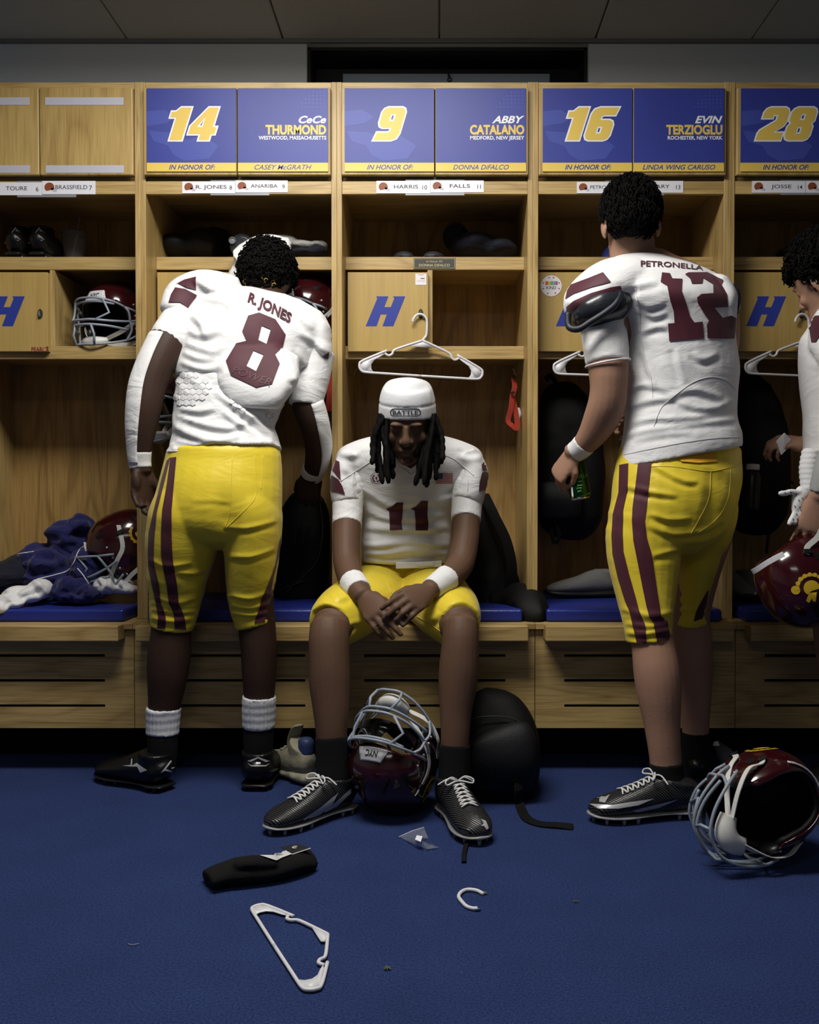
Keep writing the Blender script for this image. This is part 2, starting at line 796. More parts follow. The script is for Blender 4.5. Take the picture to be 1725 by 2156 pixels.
def decal(name, loops, bvh, m, parent, off=0.0016, grid=4.0, th=0.0, ymax=99, two=None):
    """flat print laid on a surface: outline(s) given as photo pixels, dropped on the cloth along the line of sight"""
    mb = MB()
    allv = []
    many = loops if isinstance(loops[0][0][0], (list, tuple)) else [loops]
    o0 = Vector((0, 0, CAMZ))
    for lps in many:
        vs, tr = fill2d(lps, grid, grid)
        P = []
        for x, y in vs:
            d = ray(x, y).normalized()
            loc, nor, idx, dist = bvh.ray_cast(o0, d)
            if loc is None or loc.y > ymax:
                P.append(None)
            else:
                if nor.dot(d) > 0:
                    nor = -nor
                P.append(loc + nor * off * 0.6 - d * off * 0.6)
        tr = [t for t in tr if all(P[i] is not None for i in t)]
        # drop triangles that tear over a silhouette
        keep = []
        for t in tr:
            a, b_, c = (P[i] for i in t)
            if max((a - b_).length, (b_ - c).length, (c - a).length) < 0.06:
                keep.append(t)
        used = sorted({i for t in keep for i in t})
        ix = {u: k for k, u in enumerate(used)}
        mb.add([P[u] for u in used], [tuple(ix[i] for i in t) for t in keep], 0)
    if not mb.v:
        return None
    return mb.build(name, m, parent, smooth=True)


def decals(name, many, bvh, m, parent, off=0.0016, grid=4.0, label=None):
    for lps in many:
        o = decal(name, [lps], bvh, m, parent, off, grid)
        if o is not None and label:
            o['label'] = label


def tri_loops(vs, fs):
    """boundary loops of a triangle patch"""
    cnt = {}
    for f in fs:
        for i in range(len(f)):
            a, b_ = f[i], f[(i + 1) % len(f)]
            cnt[(a, b_)] = cnt.get((a, b_), 0) + 1
    nxt = {}
    for (a, b_) in cnt:
        if (b_, a) not in cnt:
            nxt.setdefault(a, []).append(b_)
    loops = []
    while nxt:
        s = next(iter(nxt))
        lp = [s]
        cur = s
        while True:
            lst = nxt.get(cur)
            if not lst:
                break
            b_ = lst.pop()
            if not lst:
                del nxt[cur]
            if b_ == s:
                break
            lp.append(b_)
            cur = b_
        if len(lp) > 2:
            loops.append([vs[i] for i in lp])
    return loops


def text_loops_px(s, fn, bold=0.0, shear=0.0, spacing=1.0):
    """letter outlines mapped by fn(u, v) -> photo pixel; u runs 0..1 over the width, v 0..1 over cap height"""
    vs, fs, w = text2d(s, bold, shear, spacing)
    return [[fn(x / w, y) for x, y in lp] for lp in tri_loops(vs, fs)]
# ================================================================== the room
YP, YS, YB, YW = 3.274, 3.395, 3.762, 3.81       # post fronts, shelf fronts, locker backs, room wall
PITCHX = 0.663
BAYX = [-1.3295, -0.6665, -0.0035, 0.6595, 1.3225]
HP = PITCHX / 2
ZT = 2.3155                                       # locker top
ZCEIL = at(918, 86, YW).z
ZBENCH = 0.5026

m_oakv = oak('oak_vertical', 'Z', light=(0.49, 0.345, 0.135), dark=(0.28, 0.175, 0.055))
m_oakh = oak('oak_horizontal', 'X', light=(0.49, 0.345, 0.135), dark=(0.26, 0.16, 0.05))
m_oakp = oak('oak_panel', 'Z', light=(0.46, 0.32, 0.115), dark=(0.29, 0.18, 0.056), cath=0.6)
m_oakb = oak('oak_back_panel', 'Z', light=(0.40, 0.25, 0.085), dark=(0.24, 0.14, 0.042), cath=0.8)
m_oakd = oak('oak_door', 'Z', light=(0.46, 0.315, 0.10), dark=(0.385, 0.255, 0.078), cath=0.40)
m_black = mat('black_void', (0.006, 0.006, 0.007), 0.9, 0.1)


def carpet():
    m, nt, b = _nt('blue_carpet')
    N, L = nt.nodes, nt.links
    tc = N.new('ShaderNodeTexCoord')
    n1 = N.new('ShaderNodeTexNoise')
    n1.inputs['Scale'].default_value = 210
    n1.inputs['Detail'].default_value = 3
    n2 = N.new('ShaderNodeTexNoise')
    n2.inputs['Scale'].default_value = 5
    n2.inputs['Detail'].default_value = 6
    for n in (n1, n2):
        L.new(tc.outputs['Object'], n.inputs['Vector'])
    mx = N.new('ShaderNodeMix')
    mx.data_type = 'RGBA'
    mx.inputs[6].default_value = (0.008, 0.018, 0.068, 1)
    mx.inputs[7].default_value = (0.031, 0.053, 0.168, 1)
    r = N.new('ShaderNodeMapRange')
    r.inputs[1].default_value = 0.3
    r.inputs[2].default_value = 0.7
    L.new(n1.outputs['Fac'], r.inputs[0])
    L.new(r.outputs[0], mx.inputs[0])
    hs = N.new('ShaderNodeHueSaturation')
    r2 = N.new('ShaderNodeMapRange')
    r2.inputs[3].default_value = 0.78
    r2.inputs[4].default_value = 1.22
    L.new(n2.outputs['Fac'], r2.inputs[0])
    L.new(r2.outputs[0], hs.inputs['Value'])
    L.new(mx.outputs[2], hs.inputs['Color'])
    L.new(hs.outputs[0], b.inputs['Base Color'])
    b.inputs['Roughness'].default_value = 0.95
    b.inputs['Specular IOR Level'].default_value = 0.1
    b.inputs['Sheen Weight'].default_value = 0.12
    b.inputs['Sheen Tint'].default_value = (0.4, 0.5, 1, 1)
    bp = N.new('ShaderNodeBump')
    bp.inputs['Strength'].default_value = 0.8
    bp.inputs['Distance'].default_value = 0.006
    L.new(n1.outputs['Fac'], bp.inputs['Height'])
    L.new(bp.outputs[0], b.inputs['Normal'])
    return m


XR, YR = 3.4, -2.6
fl = MB().box(-XR, XR, YR, 4.0, -0.08, 0.0).build('floor', carpet())
tag(fl, 'deep blue short pile carpet covering the locker room floor', kind='structure')
m_wall = mat('painted_wall', (0.52, 0.55, 0.58), 0.85, 0.3, bump=0.25, bscale=90)
# back wall with the blacked-out window opening
wx0, wx1 = at(646, 130, YW).x, at(1240, 130, YW).x
wz1 = at(918, 92, YW).z
wz0 = 2.05
wb = MB()
wb.box(-XR, wx0, YW, YW + 0.25, 0, ZCEIL + 0.1)
wb.box(wx1, XR, YW, YW + 0.25, 0, ZCEIL + 0.1)
wb.box(wx0, wx1, YW, YW + 0.25, 0, wz0)
wb.box(wx0, wx1, YW, YW + 0.25, wz1, ZCEIL + 0.1)
tag(wb.build('wall_back', m_wall), 'grey painted block wall above the oak lockers', kind='structure')
tag(MB().box(-XR - .15, -XR, YR, 4.0, 0, ZCEIL + .1).build('wall_left', m_wall), 'grey painted side wall', kind='structure')
tag(MB().box(XR, XR + .15, YR, 4.0, 0, ZCEIL + .1).build('wall_right', m_wall), 'grey painted side wall', kind='structure')
tag(MB().box(-XR, XR, YR - .15, YR, 0, ZCEIL + .1).build('wall_rear', m_wall), 'grey painted rear wall', kind='structure')

# window: dark frame, black pane, grey lower sash with ring latch
m_wframe = mat('window_black', (0.008, 0.008, 0.009), 0.6)
m_sash = mat('window_sash_grey', (0.30, 0.36, 0.42), 0.6)
wi = MB().box(wx0, wx1, YW + 0.2, YW + 0.22, wz0, wz1).build('window_1', mat('blackout_pane', (0.004, 0.004, 0.005), 0.5))
tag(wi, 'blacked out window above the middle lockers', kind='structure')
fr = MB()
for a in ((wx0, wx0 + .012, wz0, wz1), (wx1 - .012, wx1, wz0, wz1), (wx0, wx1, wz1 - .012, wz1)):
    fr.box(a[0], a[1], YW + 0.03, YW + 0.2, a[2], a[3])
fr.build('window_frame', m_wframe, wi, bevel=0.002)
sx0, sx1, sz = at(722, 155, YW + .12).x, at(1158, 155, YW + .12).x, at(918, 155, YW + .12).z
MB().box(sx0, sx1, YW + .12, YW + .14, wz0, sz).build('window_sash', m_sash, wi, bevel=0.002)
lt = MB()
c = at(947, 168, YW + .10)
lt.tube(arc(c, .0075, 0, 2 * PI, 16), .0025, 8)
lt.tube([c + Vector((0, 0, .007)), at(942, 148, YW + .105), at(939, 140, YW + .115)], .004, 8)
lt.build('window_latch', m_wframe, wi, smooth=True)

# ceiling: slab, lay-in tiles near the lockers, edge moulding
m_tile = mat('ceiling_tile_grey', (0.55, 0.55, 0.53), 0.95, 0.1, bump=0.7, bscale=260, var=0.12, vscale=160)
ce = MB().box(-XR, XR, YR, 4.0, ZCEIL + .02, ZCEIL + .1).build('ceiling', m_tile)
tag(ce, 'grey suspended ceiling with lay-in tiles', kind='structure')
tile_me = MB().box(-.302, .302, -.302, .302, 0, .018).mesh('ceiling_tile', m_tile)
for i in range(-4, 4):
    for j in range(2):
        t = place('ceiling_tile', tile_me, ce, bevel=0.003, seg=1)
        t.location = (0.013 + .305 + i * .61 + random.uniform(-.001, .001), YW - .315 - j * .61, ZCEIL + random.uniform(0, .002))
MB().box(-XR, XR, YW - .014, YW, ZCEIL - .012, ZCEIL + .004).build('edge_moulding', mat('moulding_grey', (.16, .16, .16), .7), ce)

for i, (x, y, w, glow) in enumerate(TROFFER_AND_FILL):
    e = empty('ceiling_light', (x, y, ZCEIL - .085), label=['fluorescent ceiling light in front of the lockers',
                                                            'added fill light at the ceiling behind the camera, unseen'][i], cat='light', group='ceiling lights')
    fm = MB()
    for b_ in ((-.62, .62, -.32, -.30), (-.62, .62, .30, .32), (-.62, -.60, -.30, .30), (.60, .62, -.30, .30)):
        fm.box(b_[0], b_[1], b_[2], b_[3], .07, .085)
    fm.build('housing', mat('white_steel', (.7, .7, .7), .5), e, world=False)
    MB().box(-.60, .60, -.30, .30, .004, .08).build('diffuser', mat('lit_diffuser_%d' % i, (.9, .9, .9), .5, emit=(1, .97, .9), estr=glow), e, world=False, bevel=.01)
    ld = bpy.data.lights.new('tube_and_fill', 'AREA')
    ld.shape = 'RECTANGLE'
    ld.size, ld.size_y = 1.15, .56
    ld.energy = w
    ld.color = (1.0, 0.965, 0.90)
    lo = bpy.data.objects.new('tube_and_fill_light', ld)
    COL.objects.link(lo)
    lo.parent = e
    lo.location = (0, 0, .001)

# ================================================================== lockers
m_pl_blue = mat('placard_blue', (0.030, 0.044, 0.27), 0.45, 0.5, var=0.18, vscale=3.0)
m_pl_blue2 = mat('placard_blue_light', (0.048, 0.070, 0.34), 0.45)
m_gold = mat('placard_gold', (0.72, 0.51, 0.10), 0.45)
m_white = mat('print_white', (0.80, 0.80, 0.82), 0.5)
m_navy = mat('print_navy', (0.035, 0.045, 0.30), 0.45)
m_hblue = mat('letter_blue', (0.022, 0.040, 0.29), 0.5)
m_tape = mat('silver_tape', (0.55, 0.55, 0.62), 0.35, metal=0.2)
m_paper = mat('card_paper', (0.74, 0.74, 0.80), 0.35, 0.6)
m_ink = mat('black_ink', (0.02, 0.02, 0.025), 0.6)
m_brown = mat('print_brown', (0.22, 0.055, 0.02), 0.5)
m_lblue = mat('print_grey_blue', (0.45, 0.47, 0.55), 0.5)
m_strip = mat('card_holder_strip', (0.32, 0.33, 0.36), 0.25, metal=0.3)
m_chrome = mat('chrome', (0.7, 0.7, 0.7), 0.18, metal=1.0)
m_maroon = mat('print_maroon', (0.22, 0.02, 0.03), 0.5)

NAMES = [
    None,
    ('14', 'CeCe', 'THURMOND', 'WESTWOOD, MASSACHUSETTS', 'CASEY McGRATH'),
    ('9', 'ABBY', 'CATALANO', 'MEDFORD, NEW JERSEY', 'DONNA DiFALCO'),
    ('16', 'EVIN', 'TERZIOGLU', 'ROCHESTER, NEW YORK', 'LINDA WING CARUSO'),
    ('28', '', '', '', ''),
]
# name cards: (px left, px right, py top, py bottom, name, number)
CARDS = [
    [(-30, 88, 384, 411, 'TOURE', '6'), (89, 201, 381, 409, 'BRASSFIELD', '7')],
    [(384, 495, 382, 407, 'R. JONES', '8'), (496, 606, 380, 405, 'ANARIBA', '9')],
    [(793, 906, 381, 407, 'HARRIS', '10'), (907, 1019, 380, 405, 'FALLS', '11')],
    [(1215, 1327, 383, 407, 'PETRONELLA', '12'), (1328, 1439, 381, 406, 'LEARY', '13')],
    [(1584, 1696, 381, 406, 'JOSSE', '14'), (1697, 1800, 381, 406, '', '')],
]
LOCKER_LABELS = [
    'oak locker bay with bare upper doors and silver tape, leftmost',
    'oak locker bay under the number 14 placard behind the bent over player',
    'oak locker bay under the number 9 placard around the seated player',
    'oak locker bay under the number 16 placard in front of the dark haired player',
    'oak locker bay under the number 28 placard at the right edge',
]
H_POLY = [(303, 1075), (394, 858), (386, 840), (482, 840), (449, 925), (500, 925), (528, 858), (518, 840), (615, 840), (520, 1075), (435, 1075), (470, 982), (422, 982), (388, 1075)]
_shared = {}


def part(key, mb_fn, mats, parent, bevel=0.0015, smooth=False):
    """shared mesh part, local coordinates"""
    if key not in _shared:
        _shared[key] = mb_fn().mesh(key, mats, smooth)
    return place(key, _shared[key], parent, bevel=bevel, seg=2, world=False)


zsh = (1.714, 1.759)
zlow = (1.4016, 1.447)
zd = (at(918, 740, 3.372).z, at(918, 573, 3.372).z)
Yl = YP                      # local origin depth
LOCKERS = []
for i, bx in enumerate(BAYX):
    L_ = empty('locker', (bx, YP, 0), label=LOCKER_LABELS[i], cat='locker', group='oak lockers along the wall')
    LOCKERS.append(L_)
    for sgn in (-1, 1):
        part('side_panel_' + ('a' if sgn < 0 else 'b'), lambda: MB().box(*sorted((sgn * HP, sgn * (HP - .018))), 0, YB - YP, ZBENCH + .0007, ZT), m_oakv, L_).name = 'side_panel'
    part('back_panel', lambda: MB().box(-HP, HP, YB - YP, YB - YP + .016, ZBENCH + .0007, ZT), m_oakb, L_)
    part('top_panel', lambda: MB().box(-HP + .018, HP - .018, .003, YB - YP, ZT - .024, ZT), m_oakh, L_)
    part('compartment_floor', lambda: MB().box(-HP + .018, HP - .018, .02, YB - YP, 1.985, 2.004), m_oakh, L_)
    part('header_rail', lambda: MB().box(-HP + .018, HP - .018, .003, .021, 1.941, 1.9845), m_oakh, L_)
    part('shelf', lambda: MB().box(-HP + .018, HP - .018, YS - YP + .02, YB - YP, zsh[1] - .02, zsh[1] - .001), m_oakh, L_)
    part('shelf_edge', lambda: MB().box(-HP + .018, HP - .018, YS - YP, YS - YP + .02, *zsh), m_oakh, L_)
    lo_ = part('lower_shelf', lambda: MB().box(-HP + .018, HP - .018, YS - YP + .02, YB - YP, zlow[1] - .02, zlow[1] - .001), m_oakh, L_)
    part('lower_shelf_edge', lambda: MB().box(-HP + .018, HP - .018, YS - YP, YS - YP + .02, *zlow), m_oakh, L_)
    part('cubby_divider', lambda: MB().box(-.026, -.008, YS - YP + .002, YB - YP, zlow[1], zsh[0]), m_oakv, L_)
    # small H door with key lock
    dr = part('cubby_door', lambda: MB().box(-.304, -.023, 3.372 - YP, YS - YP - .001, *zd), m_oakd, L_)

    def hlogo():
        mb = MB()
        k = 1 / 3.75 / 601.5
        mb.prism([((x / 3.75 + 690 - 918) / 602 + .0035, at(918, y / 3.75 + 400, 3.372).z) for x, y in H_POLY], 3.3712 - YP, 3.3722 - YP)
        return mb
    part('letter_decal', hlogo, m_hblue, dr, bevel=0)

    def lock():
        mb = MB()
        zc = at(918, 661, 3.372).z
        mb.prism([(-.049 + .0085 * math.cos(a), zc + .017 * math.sin(a)) for a in [2 * PI * k / 20 for k in range(20)]], 3.369 - YP, 3.3725 - YP, 0)
        mb.tube(arc((-.049, 3.365 - YP, zc), .010, 0, 2 * PI, 14, (0, .55, .25), (0, .2, .9)), .0018, 6, 1)
        return mb
    part('lock_ring', lock, [m_ink, m_chrome], dr, bevel=0, smooth=False)
    # wire coat hooks inside
    for sgn in (-1, 1):
        def hk():
            mb = MB()
            x = sgn * (HP - .024)
            y, z = .20, 1.36
            mb.tube([(x, y, z + .04), (x, y, z), (x - sgn * .004, y - .005, z - .008), (x - sgn * .02, y - .03, z - .008), (x - sgn * .03, y - .045, z + .012)], .0018, 6)
            return mb
        part('coat_hook_' + ('a' if sgn < 0 else 'b'), hk, mat('hook_steel', (.25, .25, .25), .35, metal=.8), L_, bevel=0).name = 'coat_hook'
    # upper doors
    for sgn in (-1, 1):
        x0, x1 = sorted((sgn * .3135, sgn * .0015))
        ud = part('upper_door_' + ('a' if sgn < 0 else 'b'), lambda: MB().box(x0, x1, -.020, -.001, 1.998, 2.289), m_oakp, L_, bevel=0.003)
        ud.name = 'upper_door'
        if i == 0:
            zz = [at(0, p, 3.253).z for p in (205, 221, 348, 364)]
            tx0, tx1 = (x0 + .02, x1 - .03)
            for q in (0, 2):
                t = MB().box(tx0, tx1, -.0212, -.0200, zz[q + 1], zz[q]).build('tape_strip', m_tape, ud, world=False)
                t['label'] = 'strip of silver tape'
        else:
            num, first, last, town, honor = NAMES[i]
            mb = MB()
            px0, px1 = (x0 + .012, x1 - .001) if sgn < 0 else (x0 + .002, x1 - .008)
            pz0, pz1, zg = 2.008, 2.284, 2.037
            y0 = -.0245
            mb.box(px0, px1, y0, -.0201, zg, pz1, 0)
            mb.box(px0, px1, y0, -.0201, pz0, zg, 2)
            y1 = y0 - .0004
            xc = (px0 + px1) / 2
            if sgn < 0:
                # faint crest behind the number
                sw = [(px0 + u * .30, pz0 + .03 + v * .25) for u, v in ((.02, .42), (.25, .40), (.45, .30), (.62, .36), (.80, .22), (.70, .05), (.42, .02), (.30, .10), (.24, .22), (.08, .28))]
                vs, tr = fill2d([sw])
                mb.add([(a, y1 + .0001, b_) for a, b_ in vs], tr, 1)
                sw = [(px0 + u * .30, pz0 + .03 + v * .25) for u, v in ((.0, .68), (.2, .70), (.33, .60), (.22, .52), (.0, .48))]
                vs, tr = fill2d([sw])
                mb.add([(a, y1 + .0001, b_) for a, b_ in vs], tr, 1)
                put_number(mb, num, xc + .004, 2.166, .108, y1 - .0003, 2, 3, shear=.30, aspect=1.06 if len(num) > 1 else 1.0, gap=.13)
                put_text(mb, 'IN HONOR OF:', xc + .002, pz0 + .0065, .0165, y1, 4, 'c', width=.155, bold=.018, shear=.32)
            else:
                if last:
                    xr = px1 - .006
                    put_text(mb, first, xr, 2.169, .024, y1, 3, 'r', width={'CeCe': .092, 'ABBY': .108, 'EVIN': .092}[first], bold=.03, shear=.32)
                    put_text(mb, last, xr, 2.132, .031, y1, 2, 'r', width={'THURMOND': .203, 'CATALANO': .182, 'TERZIOGLU': .188}[last], bold=.04)
                    put_text(mb, town, xr, 2.114, .0125, y1, 3, 'r', width={'THURMOND': .226, 'CATALANO': .181, 'TERZIOGLU': .183}[last], bold=.02)
                    # row of faint lozenges in the corner
                    for a in range(9):
                        for b_ in range(5):
                            if a + (4 - b_) > 8 - 4:
                                cx_, cz_ = px1 - .012 - (8 - a) * .0125, pz1 - .012 - (4 - b_) * .0125
                                mb.add([(cx_ - .004, y1 + .0001, cz_), (cx_, y1 + .0001, cz_ - .004), (cx_ + .004, y1 + .0001, cz_), (cx_, y1 + .0001, cz_ + .004)], [(0, 1, 2, 3)], 1)
                    put_text(mb, honor, xc, pz0 + .0065, .0165, y1, 4, 'c', width={'CASEY McGRATH': .192, 'DONNA DiFALCO': .187, 'LINDA WING CARUSO': .243}[honor], bold=.010, shear=.32)
            pl = mb.build('placard', [m_pl_blue, m_pl_blue2, m_gold, m_white, m_navy], ud, world=False)
            pl['label'] = ('blue placard with a white edged gold number ' + num) if sgn < 0 else 'blue placard with lettering and a gold band'
    # paper name cards on the header rail
    for k, (c0, c1, r0, r1, nm, no) in enumerate(CARDS[i]):
        yv = YP + .0015
        A, B = at(c0, r1, yv), at(c1, r0, yv)
        mb = MB()
        x0, x1, z0, z1 = A.x, B.x, A.z, B.z
        tl = random.uniform(-.0012, .0012)
        mb.box(x0, x1, yv - .0006, yv + .0012, z0, z1, 0)
        h = z1 - z0
        y = yv - .0010
        # brown helmet print
        hx, hz, hr = x0 + h * .55, z0 + h * .52, h * .36
        pts = [(hx + hr * math.cos(a) * 1.05, hz + hr * math.sin(a)) for a in [math.radians(d) for d in range(-30, 231, 20)]]
        vs, tr = fill2d([pts])
        mb.add([(a, y, b_) for a, b_ in vs], tr, 2)
        pts = [(hx + hr * .35, hz - hr * .1), (hx + hr * 1.15, hz - hr * .25), (hx + hr * 1.6, hz - hr * .55), (hx + hr * 1.5, hz - hr * 1.0), (hx + hr * .9, hz - hr * .95), (hx + hr * .45, hz - hr * .6)]
        vs, tr = fill2d([pts])
        mb.add([(a, y, b_) for a, b_ in vs], tr, 3)
        put_text(mb, nm, x0 + (x1 - x0) * .55, z0 + h * .38, h * .32, y, 1, 'c', width=(x1 - x0) * min(.60, .068 * len(nm) + .04), bold=.004)
        put_text(mb, no, x1 - h * .25, z0 + h * .30, h * .36, y, 1, 'r', bold=.004)
        pc = mb.build('name_card', [m_paper, m_ink, m_brown, m_lblue], L_)
        if k == 0:
            s0, s1 = at(c1 - 52, r1 + 4, yv), at(c1 + 72, r0 - 3, yv)
            MB().box(s0.x, s1.x, yv + .0005, yv + .0015, s0.z, s1.z).build('card_holder', m_strip, L_)

# engraved plates on the shelf edges of two lockers
m_brass = mat('plate_dark', (0.05, 0.05, 0.045), 0.35)
m_plgold = mat('plate_gold', (0.55, 0.47, 0.24), 0.4)
for i, (c0, c1, nm) in {2: (871, 959, 'DONNA DiFALCO'), 4: (1666, 1754, '')}.items():
    A, B = at(c0, 566, YS - .002), at(c1, 543, YS - .002)
    mb = MB().box(A.x, B.x, YS - .002, YS - .0001, A.z, B.z, 0)
    y = YS - .0024
    for q, e in ((.0022, 1), (.0032, 0)):
        mb.add([(A.x + q, y - (e == 0) * .0002, A.z + q), (B.x - q, y - (e == 0) * .0002, A.z + q), (B.x - q, y - (e == 0) * .0002, B.z - q), (A.x + q, y - (e == 0) * .0002, B.z - q)], [(0, 1, 2, 3)], e)
    put_text(mb, 'In Honor Of', (A.x + B.x) / 2, B.z - .0155, .0068, y - .0006, 1, 'c', width=.056)
    put_text(mb, nm, (A.x + B.x) / 2, A.z + .008, .0092, y - .0006, 1, 'c', width=.108, bold=.008)
    mb.build('engraved_plate', [m_brass, m_plgold], LOCKERS[i])['label'] = 'small dark engraved plate with gold border'

# stickers and marks on the little doors
A, B = at(875, 600, 3.371), at(898, 576, 3.371)
mb = MB().box(A.x, B.x, 3.3708, 3.3717, A.z, B.z, 0)
put_text(mb, 'UNITED', (A.x + B.x) / 2, A.z + .010, .0075, 3.3704, 2, 'c', width=.030)
put_text(mb, 'MORGAN', (A.x + B.x) / 2, B.z - .006, .0036, 3.3704, 1, 'c', width=.020)
mb.box(A.x + .018, A.x + .032, 3.3704, 3.3706, A.z + .021, A.z + .024, 1)
mb.build('door_sticker', [mat('sticker_white', (.78, .75, .78), .4), m_maroon, m_lblue], LOCKERS[2])
c = at(1161, 602, 3.371)
mb = MB()
mb.prism([(c.x + .0365 * math.cos(a), c.z + .0365 * math.sin(a)) for a in [2 * PI * k / 36 for k in range(36)]], 3.3706, 3.3717, 0)
for k, cc in enumerate(((.60, .10, .03), (.75, .45, .05), (.12, .42, .12), (.15, .35, .65), (.45, .10, .12))):
    mb.box(c.x - .020 + k * .0085, c.x - .0115 + k * .0085, 3.3702, 3.3705, c.z + .003, c.z + .016, 2 + k)
put_text(mb, 'KIND', c.x, c.z - .0115, .011, 3.3702, 1, 'c', width=.034, bold=.01)
for a in (20, 75, 105, 160, 200, 245, 300, 340):
    hx, hz = c.x + .029 * math.cos(math.radians(a)), c.z + .029 * math.sin(math.radians(a))
    mb.add([(hx, 3.3702, hz - .003), (hx + .003, 3.3702, hz + .001), (hx + .0015, 3.3702, hz + .003), (hx, 3.3702, hz + .0015), (hx - .0015, 3.3702, hz + .003), (hx - .003, 3.3702, hz + .001)], [(0, 1, 2, 3, 4, 5)], 7)
mb.build('round_sticker', [mat('sticker_white', (.78, .75, .78), .4), m_ink] + [mat('kind_%d' % k, cc, .5) for k, cc in enumerate(((.60, .10, .03), (.75, .45, .05), (.12, .42, .12), (.15, .35, .65), (.45, .10, .12)))] + [m_maroon], LOCKERS[3])
mb = MB()
p = at(66, 740, 3.371)
put_text(mb, "PEARL'3", p.x, p.z, .0155, 3.3712, 0, 'l', width=.058, bold=.02)
q = at(100, 736, 3.371)
mb.tube([q + Vector((-.004, 0, -.004)), q + Vector((.003, 0, .008)), q + Vector((0, 0, .012)), q + Vector((-.003, 0, .008)), q + Vector((.004, 0, -.004))], .001, 5)
mb.build('door_lettering', m_maroon, LOCKERS[0])

# ================================================================== benches with cushions
m_cush = mat('blue_vinyl', (0.016, 0.028, 0.22), 0.36, 0.5, bump=0.22, bscale=70, var=0.1, vscale=8)
m_cush2 = mat('blue_vinyl_seam', (0.016, 0.03, 0.24), 0.4)
BL = ['oak bench base below the leftmost locker with the jersey heap', 'oak bench base behind the legs of the bent over player',
      'oak bench base behind the legs of the seated player', 'oak bench base behind the standing dark haired player', 'oak bench base at the right edge of the picture']
CL = ['blue vinyl seat cushion under the blue clothes heap', 'blue vinyl seat cushion behind the bent over player', 'blue vinyl seat cushion under the seated player',
      'blue vinyl seat cushion behind the standing dark haired player', 'blue vinyl seat cushion at the right edge under the held helmet']


def bench_panel():
    mb = MB()
    y0, y1 = 3.18 - YP, 3.20 - YP
    sl = [at(918, p, 3.18).z for p in (1380.5, 1433, 1486)]
    hs_ = .0048
    xa, xb = -.234, .234
    zb, zt = .153, ZBENCH - .02
    mb.box(-HP + .0012, xa, y0, y1, zb, zt)
    mb.box(xb, HP - .0012, y0, y1, zb, zt)
    z = zt
    for s in sl:
        mb.box(xa, xb, y0, y1, s + hs_, z)
        z = s - hs_
    mb.box(xa, xb, y0, y1, zb, z)
    return mb


for i, bx in enumerate(BAYX):
    e = empty('bench', (bx, YP, 0), label=BL[i], cat='bench', group='oak benches under the lockers')
    part('front_panel', bench_panel, m_oakh, e, bevel=0)
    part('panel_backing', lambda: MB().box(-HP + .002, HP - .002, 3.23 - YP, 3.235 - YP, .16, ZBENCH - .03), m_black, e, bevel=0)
    part('top_board', lambda: MB().box(-HP + .0005, HP - .0005, 3.165 - YP, YB - YP, ZBENCH - .02, ZBENCH), m_oakh, e)
    part('seat_rail', lambda: MB().box(-.305, .303, 3.103 - YP, 3.1795 - YP, .4514, ZBENCH + .0006), m_oakh, e, bevel=0.004)
    part('bottom_board', lambda: MB().box(-HP + .0005, HP - .0005, 3.201 - YP, YB - YP, .153, .168), m_oakh, e)
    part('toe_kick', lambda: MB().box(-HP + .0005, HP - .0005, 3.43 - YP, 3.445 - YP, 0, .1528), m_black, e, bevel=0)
    cu = empty('seat_cushion', (bx, YP, ZBENCH), label=CL[i], cat='cushion', group='blue bench cushions')

    def cushion():
        mb = MB()
        mb.box(-.292, .292, 3.195 - YP, YB - .004 - YP, .0007, .0418)
        return mb
    part('cushion_pad', cushion, m_cush, cu, bevel=0.009).modifiers['bevel'].segments = 4
    part('piping', lambda: MB().tube([(-.284, 3.2035 - YP, .0420), (.284, 3.2035 - YP, .0420)], .0011, 6), m_cush2, cu, bevel=0)
# ================================================================== football helmets
m_shell = mat('maroon_gloss', (0.030, 0.0025, 0.0045), 0.16, 0.5, coat=0.6)
m_liner = mat('black_padding', (0.004, 0.004, 0.0045), 0.55, 0.3)
m_mask = mat('grey_coated_steel', (0.27, 0.31, 0.37), 0.38, 0.5)
m_strap = mat('white_strap', (0.66, 0.66, 0.63), 0.45)
m_bump = mat('white_bumper', (0.70, 0.70, 0.72), 0.4)
m_visor = mat('clear_visor', (0.9, 0.93, 0.95), 0.05, trans=1.0, ior=1.15)
m_emblem = mat('emblem_gold', (0.55, 0.36, 0.02), 0.4)
m_snap = mat('snap_metal', (0.6, 0.6, 0.58), 0.3, metal=0.9)


def hs(az, el, off=0.0):
    """helmet shell surface: azimuth from the face (deg), elevation (deg)"""
    a, e = math.radians(az), math.radians(el)
    rx, ry, rz = .1165, .138, .134
    c = math.cos(e)
    v = Vector((math.sin(a) * c, -math.cos(a) * c, math.sin(e)))
    # superellipsoid feel and flatter flanks
    k = (abs(v.x) ** 2.4 + abs(v.y) ** 2.4 + abs(v.z) ** 2.4) ** (-1 / 2.4)
    p = Vector((v.x * rx, v.y * ry, v.z * rz)) * k
    if e > 0:   # raised centre ridge
        p += Vector((0, 0, .004)) * math.exp(-(p.x / .03) ** 2) * math.sin(e)
    n = Vector((p.x / rx ** 2, p.y / ry ** 2, p.z / rz ** 2)).normalized()
    return p + n * off


def el_min(az):
    a = abs(az)
    pts = [(0, 16), (40, 15), (52, 8), (60, -12), (66, -38), (74, -50), (95, -52), (125, -46), (150, -38), (180, -36)]
    for (a0, e0), (a1, e1) in zip(pts, pts[1:]):
        if a0 <= a <= a1:
            t = (a - a0) / (a1 - a0)
            return e0 + (e1 - e0) * t
    return -36


